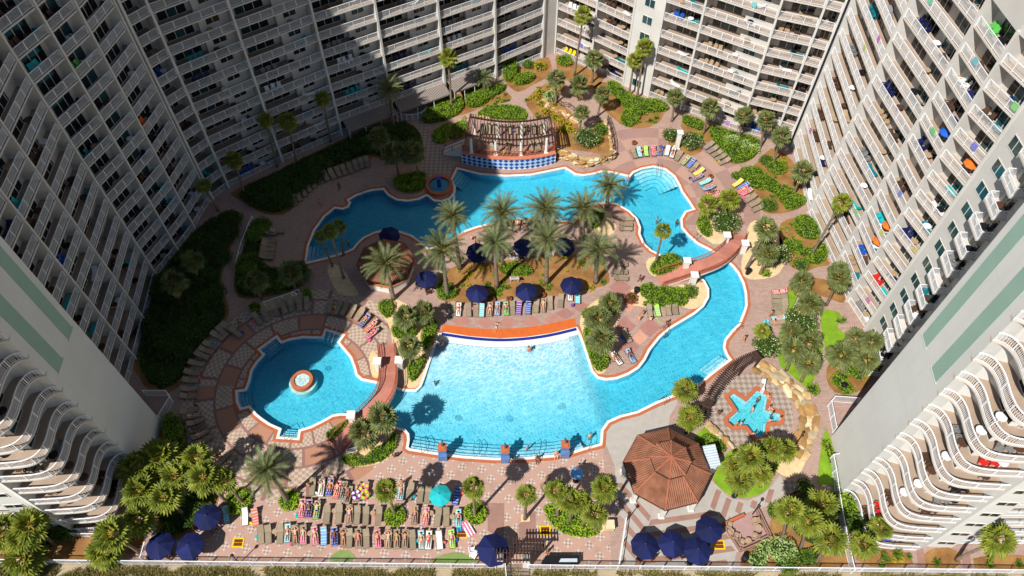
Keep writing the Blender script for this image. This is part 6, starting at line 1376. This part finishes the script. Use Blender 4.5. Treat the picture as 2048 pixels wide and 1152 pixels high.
UM = {}
def umbrella(px, label, colour='navy', R=1.5, group=None, tilt=(0,0), zc=2.5, floor=0.0):
    p = G(*px, zc+floor); k = (colour, R)
    if k not in UM: UM[k] = umb_meshes(R, NAVY if colour == 'navy' else MAT('canvas_'+colour, PAL[colour], var=.08, scale=2))
    a, b, c, d = UM[k]; root = EMP('umbrella', (p.x, p.y, floor+.02), label, 'umbrella', group, random.uniform(0,.78)); 
    OB('pole', b, root); OB('base', d, root)
    for i in range(8): OB('canopy_panel', a, root, (0,0,0), i*math.pi/4); OB('rib', c, root, (0,0,0), i*math.pi/4+.39)
    if tilt != (0,0): root.rotation_euler = (tilt[0], tilt[1], root.rotation_euler[2])
    return root
for f, x, y, lab, tl in ((D,535,660,'navy umbrella tilted beside the lagoon edge of the island',(.25,-.15)), (D,885,640,'half-folded navy umbrella between the two middle island palms',(.2,.1)), (D,1200,620,'navy umbrella tilted beside the right island palms',(.25,.25)), (D,130,905,'navy umbrella beside the poolside bar',(0,0)), (D,535,1018,'navy umbrella at the left end of the island bed front',(0,0)), (D,930,1003,'navy umbrella beside the white sign on the island',(0,0)), (D,1292,955,'navy umbrella above the loungers at the right end of the island bed',(0,0)), (A,1510,745,'shaded navy umbrella behind the poolside bar',(.1,0)),
   (L,945,505,'faded navy umbrella beside the twin palms at the plaza edge',(0,0)), (L,425,815,'navy umbrella touching the corner of the white fences',(0,0)), (L,750,820,'navy umbrella beside the beach fence next to the fence corner',(0,0)),
   (O,380,815,'navy umbrella on the striped terrace nearest the plaza rail',(0,0)), (O,680,795,'navy umbrella in the middle of the terrace group',(0,0)), (O,950,870,'navy umbrella on the striped terrace beside the yellow-edged mat',(0,0)), (O,1080,640,'navy umbrella on the striped terrace beside the orange kerb',(0,0))):
    umbrella(f(x, y), lab, tilt=tl, R=1.5)
umbrella(Nq(330,830), 'large navy umbrella leaning beside the beach gate', R=1.75, tilt=(.15,.1))
umbrella(Mq(1655,275), 'turquoise umbrella over the poolside plaza row', 'turquoise', 1.25, tilt=(0,-.12), zc=1.9); umbrella(Nq(1270,35), 'small bright blue umbrella beside the plaza planter', 'sky blue', .75, zc=2.2)
# ---- tables and chairs
def chair_mesh(mat):
    mb = MB(); mb.obox((0,0,.4), .55, .52, .05, tilt=-.12); 
    for i in range(4): mb.obox((-.21+.14*i, .3, .74), .12, .04, .72, tilt=-.32)
    for x in (-.29,.29): mb.box(x-.05,x+.05,-.3,.28,.56,.6); mb.box(x-.035,x+.035,-.28,-.2,0,.56); mb.box(x-.035,x+.035,.16,.24,0,.56)
    return mb.mesh('chair', mat)
def rtable_mesh(mat, r=.45, h=.68):
    mb = MB(); c = [(math.cos(i*.5236)*r, math.sin(i*.5236)*r) for i in range(12)]; mb.prism(c, h-.04, h, bottom=True)
    for a in range(4): mb.beam((math.cos(a*1.571+.78)*r*.2, math.sin(a*1.571+.78)*r*.2, h-.05), (math.cos(a*1.571+.78)*r*.75, math.sin(a*1.571+.78)*r*.75, 0), .04)
    return mb.mesh('table', mat)
CHM = {}; TBM = {}
def chair(loc, rz, colour, label, group, z=0, name='patio_chair'):
    if colour not in CHM: CHM[colour] = chair_mesh(MAT('resin_'+colour.replace(' ','_'), PAL[colour], rough=.5, var=.1, scale=3))
    return tag(OB(name, CHM[colour], None, (loc[0], loc[1], z), rz), label, 'chair', group)
def table(loc, colour, label, group, z=0, r=.45, h=.68, name='round_table'):
    if (colour, r) not in TBM: TBM[(colour, r)] = rtable_mesh(MAT('resin_'+colour.replace(' ','_'), PAL[colour], rough=.5, var=.1, scale=3), r, h)
    return tag(OB(name, TBM[(colour, r)], None, (loc[0], loc[1], z), random.uniform(0, 1)), label, 'table', group)
def setting(f, x, y, n, place, colour='brown', rr=.95, tcol=None):
    p = G(*f(x, y)); table(p, tcol or colour, f'round {tcol or colour} table {place}', 'tables '+place, .02)
    a0 = random.uniform(0, 6.28)
    for i in range(n): a = a0+i*6.283/n; chair((p.x+math.cos(a)*rr, p.y+math.sin(a)*rr), a-math.pi/2, colour, f'{colour} chair at the round table {place}', 'chairs '+place, .02)
struct(MB().flat(ccw(smooth_poly(plan(pts(D,470,690, 600,680, 620,770, 470,790)),1)), .04).build('pale_pad', CONC)); struct(MB().flat(ccw(smooth_poly(plan(pts(D,790,690, 960,690, 960,760, 790,770)),1)), .04).build('pale_pad', CONC)); struct(MB().flat(ccw(smooth_poly(plan(pts(D,1110,660, 1300,650, 1290,720, 1110,730)),1)), .04).build('pale_pad', CONC))
for f, x, y, n, pl in ((D,535,745,4,'under the tilted island umbrella'), (D,870,715,4,'under the half-folded island umbrella'), (D,1190,690,4,'under the umbrella beside the right island palms'), (D,130,985,3,'beside the poolside bar'), (D,520,1080,3,'under the left umbrella of the island front'), (D,935,1070,3,'under the umbrella beside the white sign'), (L,960,600,3,'under the faded plaza edge umbrella'), (L,470,905,3,'under the fence corner umbrella'), (L,780,900,3,'under the beach fence umbrella'), (A,1500,800,3,'behind the poolside bar'),
   (O,360,900,4,'under the terrace umbrella nearest the plaza rail'), (O,690,880,4,'under the middle terrace umbrella'), (O,920,960,4,'under the terrace umbrella beside the mat'), (O,1060,720,3,'under the terrace umbrella beside the orange kerb')):
    setting(f, x, y, n, pl)
for f, x, y, r in ((O,1285,615,0), (O,1355,735,0), (O,1420,805,0), (O,1560,740,3.1), (O,1560,570,3.6)): p = G(*f(x, y)); chair(p, 1.2+r, 'tan', 'tan framed chair on the sunken patio', 'chairs on the sunken patio', .04)
for f, x, y in ((O,1305,685), (O,1490,785), (O,1600,640)): table(G(*f(x, y)), 'tan', 'small round tan table on the sunken patio', 'tables on the sunken patio', .04, .36, .5)
for f, x, y in ((Mq,490,455), (Mq,905,480), (Mq,1020,600), (Mq,1535,480), (Mq,1765,520), (Mq,715,720), (Mq,225,700), (Mq,1020,740), (Mq,1570,745), (L,1690,680), (L,1440,500)): table(G(*f(x, y)), 'tan', 'low round cream side table between plaza sun loungers', 'side tables between plaza loungers', .02, .3, .42, 'side_table')
for p in (Nq(905,215), Nq(960,130)): chair(G(*p), .5, 'tan', 'tan folding chair beside the plaza planter', 'chairs beside the plaza planter', .02)
for p in (Nq(130,880), Nq(180,900), Nq(145,940)): chair(G(*p), random.uniform(0,6), 'white', 'white plastic chair beside the large leaning umbrella', 'white chairs at the gate', .02)
# ---- balcony furniture
WN = {'lw': 'shaded left wing', 'bl': 'rear wing above the awning', 'br': 'sunlit rear wing', 'rw': 'sunlit right wing', 'tl': 'left end tower', 'tr': 'right end tower'}
CW = {'lw': (['brown']*5+['black','teal','turquoise','blue','orange','green','navy','grey']), 'bl': ['turquoise','brown','brown','blue','navy','brown','white','grey','teal'], 'br': ['turquoise','brown','brown','tan','tan','blue','white','yellow','tan'], 'rw': ['turquoise','brown','brown','teal','tan','navy','black','grey','white','brown','turquoise','tan','tan','blue','red','brown','grey','green'], 'tl': ['grey','white','brown','black'], 'tr': ['brown','grey','blue','brown','red','black']}
random.seed(21); nch = 0; ntb = 0
random.shuffle(BALC)
for p, d, nv, Lb, dp, k, key in BALC:
    lim = {'bl': 8, 'br': 8, 'lw': 13, 'rw': 13, 'tl': 10, 'tr': 10}[key]
    if k > lim or random.random() < .08: continue
    c = random.choice(CW[key]); n = 2 if Lb < 7 else 3; dep = max(.5, dp*.55); d3 = d.to_3d(); n3 = nv.to_3d(); pos = random.uniform(.12, .3); base = math.atan2(nv.y, nv.x)-math.pi/2
    z = p.z+(.02 if k else .06)
    for i in range(n):
        if nch >= 296: break
        q = p+d3*(Lb*pos+i*.85)+n3*dep*random.uniform(.9,1.1); 
        if Lb*pos+i*.85 > Lb-.4: break
        chair(q, base+random.uniform(-.5,.5), c, f'{c} chair on a balcony of the {WN[key]}', f'{c} balcony chairs of the {WN[key]}', z, 'balcony_chair'); nch += 1
    if random.random() < .6 and ntb < 200:
        q = p+d3*(Lb*(pos+.42))+n3*dep; tc = random.choice(('brown','tan','white','black')); table(q, tc, f'round {tc} table on a balcony of the {WN[key]}', f'{tc} balcony tables of the {WN[key]}', z, .45, .68, 'balcony_table'); ntb += 1
for p, d, nv, Lb, dp, k, key in random.sample([b for b in BALC if b[6] == 'rw' and 2 <= b[5] <= 10 and b[3] > 3], 4):
    q = p+d.to_3d()*Lb*.7+nv.to_3d()*dp*.5; c = random.choice(('orange','blue','orange','red','turquoise')); k2 = (c, .8)
    if k2 not in UM: UM[k2] = umb_meshes(.8, MAT('canvas_'+c, PAL[c], var=.08, scale=2))
    a, b_, c_, d_ = UM[k2]; root = EMP('balcony_umbrella', (q.x, q.y, p.z), f'small {c} umbrella on a balcony of the sunlit right wing', 'umbrella', f'{c} balcony umbrellas'); root.scale = (1,1,.72); OB('pole', b_, root)
    for i in range(8): OB('canopy_panel', a, root, (0,0,0), i*math.pi/4)
# towels over rails, low loungers and pot plants on balconies
_st = NM('rail_towel', .95, .1); _ri = _st.rnd(); _hs = _st.n('ShaderNodeHueSaturation'); _st.lk(_ri, _hs.inputs['Hue']); _hs.inputs['Color'].default_value = (.55,.25,.2,1); _st.color(_hs.outputs[0])
RT = MB().box(-.35,.35,-.07,-.045,.45,1.1).box(-.35,.35,-.07,.07,1.085,1.1).box(-.35,.35,.045,.07,.55,1.1).mesh('rail_towel', _st.m)
BLm = MB().box(-.3,.3,-.95,.3,.3,.36).obox((0,.6,.55), .6, .75, .05, tilt=.6).box(-.28,-.22,-.9,-.84,0,.3).box(.22,.28,-.9,-.84,0,.3).box(-.28,-.22,.2,.26,0,.3).box(.22,.28,.2,.26,0,.3)
BLM = {c: BLm.mesh('balcony_lounge', MAT('resin_'+c, PAL[c], rough=.5, var=.1, scale=3)) for c in ('brown','tan','white','teal','navy','grey','turquoise')}
nb_ = nt2 = 0
for p, d, nv, Lb, dp, k, key in random.sample(BALC, len(BALC)):
    lim = {'bl': 8, 'br': 8, 'lw': 13, 'rw': 13, 'tl': 10, 'tr': 10}[key]
    if k > lim: continue
    rz = math.atan2(d.y, d.x)
    if random.random() < .2 and nt2 < 30 and key in ('rw','br') and Lb > 3:
        q = p+d.to_3d()*Lb*random.uniform(.2,.9)+nv.to_3d()*.06; tag(OB('rail_towel', RT, None, q, rz), f'bright towel hung over a balcony rail of the {WN[key]}', 'towel', f'rail towels of the {WN[key]}'); nt2 += 1
    if random.random() < .55 and nb_ < 200 and Lb > 4:
        c = random.choice(list(BLM)); q = p+d.to_3d()*Lb*random.uniform(.62,.8)+nv.to_3d()*dp*.5; tag(OB('balcony_lounge', BLM[c], None, (q.x, q.y, p.z+.02+(.04 if k == 0 else 0)), rz+random.choice((1.57,-1.57))+random.uniform(-.3,.3)), f'{c} reclining seat on a balcony of the {WN[key]}', 'lounge chair', f'{c} reclining seats of the {WN[key]}'); nb_ += 1
# bags beside loungers
bg_ = MB().box(-.2,.2,-.12,.12,0,.28).tube([(-.13,0,.28),(-.08,0,.45),(.08,0,.45),(.13,0,.28)], .015, 5)
BAGM = {c: bg_.mesh('beach_bag', CM(c)) for c in ('blue','pink','white','black','coral','turquoise','yellow','navy')}
for key, rs in ALL:
    if key in ('lag','lag2','neck','island'): continue
    for o_ in rs:
        if random.random() < .4:
            c = random.choice(list(BAGM)); m_ = Matrix.Rotation(o_.rotation_euler[2], 3, 'Z') @ Vector((random.choice((-.5,.5)), random.uniform(-.9,.6), 0)); q = o_.location+m_
            w_ = WHERE.get(key, 'under the pergola' if key == 'perg' else 'below the left tower'); tag(OB('beach_bag', BAGM[c], None, q, random.uniform(0,6)), f'{c} beach bag on the ground by a lounger {w_}', 'bag', f'{c} bags {w_}')
# ---- small things
def bin_(px, label, s=1.0):
    p = G(*px); o = EMP('trash_bin', (p.x, p.y, .02), label, 'bin'); MB().tube([(0,0,0),(0,0,.9*s)], [.3*s,.36*s], 8).build('body', BLACKM, o); MB().tube([(0,0,.9*s),(0,0,1.0*s),(0,0,1.08*s)], [.38*s,.36*s,.15*s], 8).build('lid', BLACKM, o)
for px, lab in ((K(1550,930),'black bin on the edge of the pavilion lawn'), (Hq(528,182),'black bin beside the block hedge'), (U_(1375,545),'black bin at the fork of the walk near the right tower'), (O(1450,975),'black round pot in the mulch by the beach fence'), (E(1018,750),'black bin in the gravel beside the bridge palms'), (Fq(1745,235),'black bin at the wall of the poolside bar')): bin_(px, lab)
def sign(px, label, rz=0):
    p = G(*px); o = EMP('notice_board', (p.x, p.y, 0), label, 'sign', rz=rz)
    for x in (-.5,.5): MB().box(x-.04,x+.04,-.04,.04,0,1.3).build('post', METAL, o)
    MB().obox((0,-.08,1.15), 1.3, .9, .05, tilt=-.55).build('board', WHITE, o); mb = MB(); M_ = Matrix.Translation((0,-.08,1.15)) @ Matrix.Rotation(-.55, 4, 'X')
    for i in range(6): w = (.5,.42,.46,.38,.48,.3)[i]; q = [M_ @ Vector((a, b, .03)) for a, b in ((-.5,.3-i*.11),(-.5+w*2,.3-i*.11),(-.5+w*2,.26-i*.11),(-.5,.26-i*.11))]; mb.add(q, [(3,2,1,0)])
    mb.build('text_lines', MAT('sign_ink', rgb(110,116,126)), o)
sign(D(835,940), 'white pool rules board on the island bed'); sign(I(1865,590), 'white board in the gravel beside the left bridge ramp', .3); sign((779,303), 'pale board in the shaded bed near the round fountain', .2)
p = G(*Fq(1045,300)); o = EMP('life_ring', (p.x, p.y, .9), 'white life ring hanging on the thin rail behind the round pool', 'life ring'); MB().tube([(math.cos(i*.5236)*.36, -.08, math.sin(i*.5236)*.36) for i in range(13)], .09, 6).build('ring', WHITE, o)
for px, lab in ((D(660,1092),'terracotta pot beside the left front island umbrella'), (D(790,1085),'terracotta pot between the front island umbrellas'), (D(1060,1055),'terracotta pot beside the front middle island umbrella'), (C(880,825),'red-leaved plant in a round gravel ring by the lobe loungers'), (C(270,555),'reddish plant in a gravel ring behind the aqua lounger')):
    p = G(*px); o = EMP('plant_pot', (p.x, p.y, .02), lab, 'plant pot'); MB().tube([(0,0,0),(0,0,.5)], [.3,.42], 10).build('pot', MAT('terracotta_pot', rgb(150,92,64), var=.15), o); OB('foliage', spiky_mesh(.5, REDF, 3, 24), o, (0,0,.45))
def bent(mb, pts_): return mb.tube(pts_, .03, 6)
for px, d, lab in ((Hq(760,500),(5,6),'steel pool ladder on the peninsula side of the channel'), (Hq(1330,470),(-8,2),'steel pool ladder on the right channel bank'), (K(975,160),(-5,-6),'steel pool ladder near the grey terrace'), (A(1320,420),(0,8),'steel pool ladder in the shaded lagoon'), (E(600,475),(-6,5),'steel pool ladder above the right footbridge'), (D(1895,660),(8,3),'steel pool ladder on the island side above the bridge')):
    rz, p = heading(px, d); o = EMP('pool_ladder', (p.x, p.y, 0), lab, 'ladder', rz=rz)
    for x in (-.26,.26): bent(MB(), [(x,-.7,0),(x,-.7,.75),(x,-.5,.95),(x,-.1,.9),(x,.2,.5),(x,.25,-.9)]).build('handrail', STEEL, o)
    for z in (-.2,-.5,-.8): MB().box(-.26,.26,.2,.3,z,z+.04).build('rung', STEEL, o)
for i, (px, d) in enumerate(((J(835,560),(-1,-8)), (J(1255,590),(0,-8)), (J(1735,590),(1,-8)), (K(375,530),(2,-8)), (C(465,745),(0,8)), (I(1350,455),(1,-8)), (Fq(835,670),(5,6)), (Fq(1370,575),(-4,6)))):
    rz, p = heading(px, d); o = EMP('step_handrail', (p.x, p.y, 0), 'steel handrail at underwater pool steps', 'handrail', 'handrails at pool steps', rz)
    for x in (-.3,.3): bent(MB(), [(x,-.4,0),(x,-.4,.85),(x,.3,.85),(x,1.6,.1),(x,1.7,-.5)]).build('rail', STEEL, o)
def torus_thing(px, r, rr, c1, c2, label, z=.35):
    p = G(*px, z); o = EMP('swim_ring', (p.x, p.y, z), label, 'swim ring')
    for k in range(8): MB().tube([(math.cos(k*.7854+t*.2618)*r, math.sin(k*.7854+t*.2618)*r, 0) for t in range(4)], rr, 7).build('segment', CM(c1 if k % 2 else c2), o)
for x, y, a, b, lab in ((720,268,'white','purple','white and purple swim ring on the plaza loungers'), (808,188,'pink','yellow','pink and yellow swim ring on the plaza loungers'), (815,265,'lime','coral','lime and coral swim ring on the plaza loungers')): torus_thing(Mq(x, y), .38, .17, a, b, lab, .55)
torus_thing(Hq(1580,425), .42, .16, 'aqua', 'turquoise', 'aqua swim ring beside the channel sunbeds', .2)
p = G(*D(1300,1130)); bm = bmesh.new(); bmesh.ops.create_uvsphere(bm, u_segments=14, v_segments=10, radius=.24); me = bpy.data.meshes.new('beach_ball'); bm.to_mesh(me); bm.free(); me.materials.append(CM('purple')); [setattr(f_, 'use_smooth', True) for f_ in me.polygons]; o = EMP('beach_ball', (p.x, p.y, .02), 'shiny purple ball beside the island front loungers', 'ball'); OB('ball', me, o, (0,0,.24)); MB().tube([(0,0,.47),(0,0,.5)], .03, 6).build('valve', CM('white'), o)
def airbed(px, rz, c1, c2, label):
    p = G(*px); o = EMP('air_mattress', (p.x, p.y, .1), label, 'air mattress', rz=rz)
    for i in range(5): MB().tube([(-.34+.17*i,-.9,.12),(-.34+.17*i,.9,.12)], .1, 8).build('tube', CM(c1 if i % 2 else c2), o)
    MB().tube([(-.42,.85,.16),(.42,.85,.16)], .13, 8).build('pillow', CM(c1), o)
airbed(Mq(1835,580), .3, 'blue', 'turquoise', 'blue air mattress at the end of the middle plaza row'); airbed(Mq(1935,640), .55, 'pink', 'white', 'pink and white air mattress beside the yellow-edged mat')
for px, rz, c, lab in ((Hq(690,380), .35, 'lime', 'lime pool noodle beside the peninsula loungers'),):
    p = G(*px); tag(MB().tube([(0,-.8,.06),(.05,0,.06),(0,.8,.06)], .05, 6).build('pool_noodle', CM(c), None, (p.x, p.y, .02), rz), lab, 'pool noodle')
q = plan(pts(Nq,885,1040, 1280,1040, 1280,965, 930,965)); o = EMP('storage_box', (*q[0], 0), 'long black covered counter by the beach fence near the gate', 'counter'); qq = ccw([Vector(v)-Vector(q[0]) for v in q]); MB().prism(qq, 0, .95).build('body', BLACKM, o); MB().prism(offset(qq, -.06), .95, 1.02, bottom=True).build('lid', BLACKM, o); MB().prism([v*.5+Vector((1.8,.1)) for v in qq], 1.02, 1.06).build('tray', METAL, o)
p = G(*Hq(1765,340)); o = EMP('flag_pole', (p.x, p.y, 0), 'thin white pole with a small flag on the grass beside the channel', 'flag pole'); MB().tube([(0,0,0),(0,0,3.4)], .035, 6).build('pole', RAILM, o); MB().add([(0,0,3.4),(.5,.1,3.3),(.5,.12,2.95),(0,0,3.0)], [(0,1,2,3)]).build('flag', WHITE, o)
p = G(*K(1770,100)); o = EMP('pool_lift', (p.x, p.y, 0), 'white pool lift on the rim of the star spa', 'pool lift'); MB().box(-.15,.15,-.15,.15,0,1.0).build('mast', WHITE, o); MB().beam((0,0,1.0),(.35,1.0,1.5),.1).build('arm', WHITE, o); MB().box(.1,.6,.9,1.3,.6,.7).box(.1,.6,1.25,1.32,.6,1.1).build('seat', WHITE, o)
# ---- final pass: things that share a label share a group
seen = {}
for o in bpy.data.objects:
    if o.parent is None and 'label' in o.keys(): seen.setdefault(o['label'], []).append(o)
for lab, os_ in seen.items():
    if len(os_) > 1:
        g_ = next((o['group'] for o in os_ if 'group' in o.keys()), ' '.join(lab.split()[:6]))
        for o in os_: o['group'] = g_
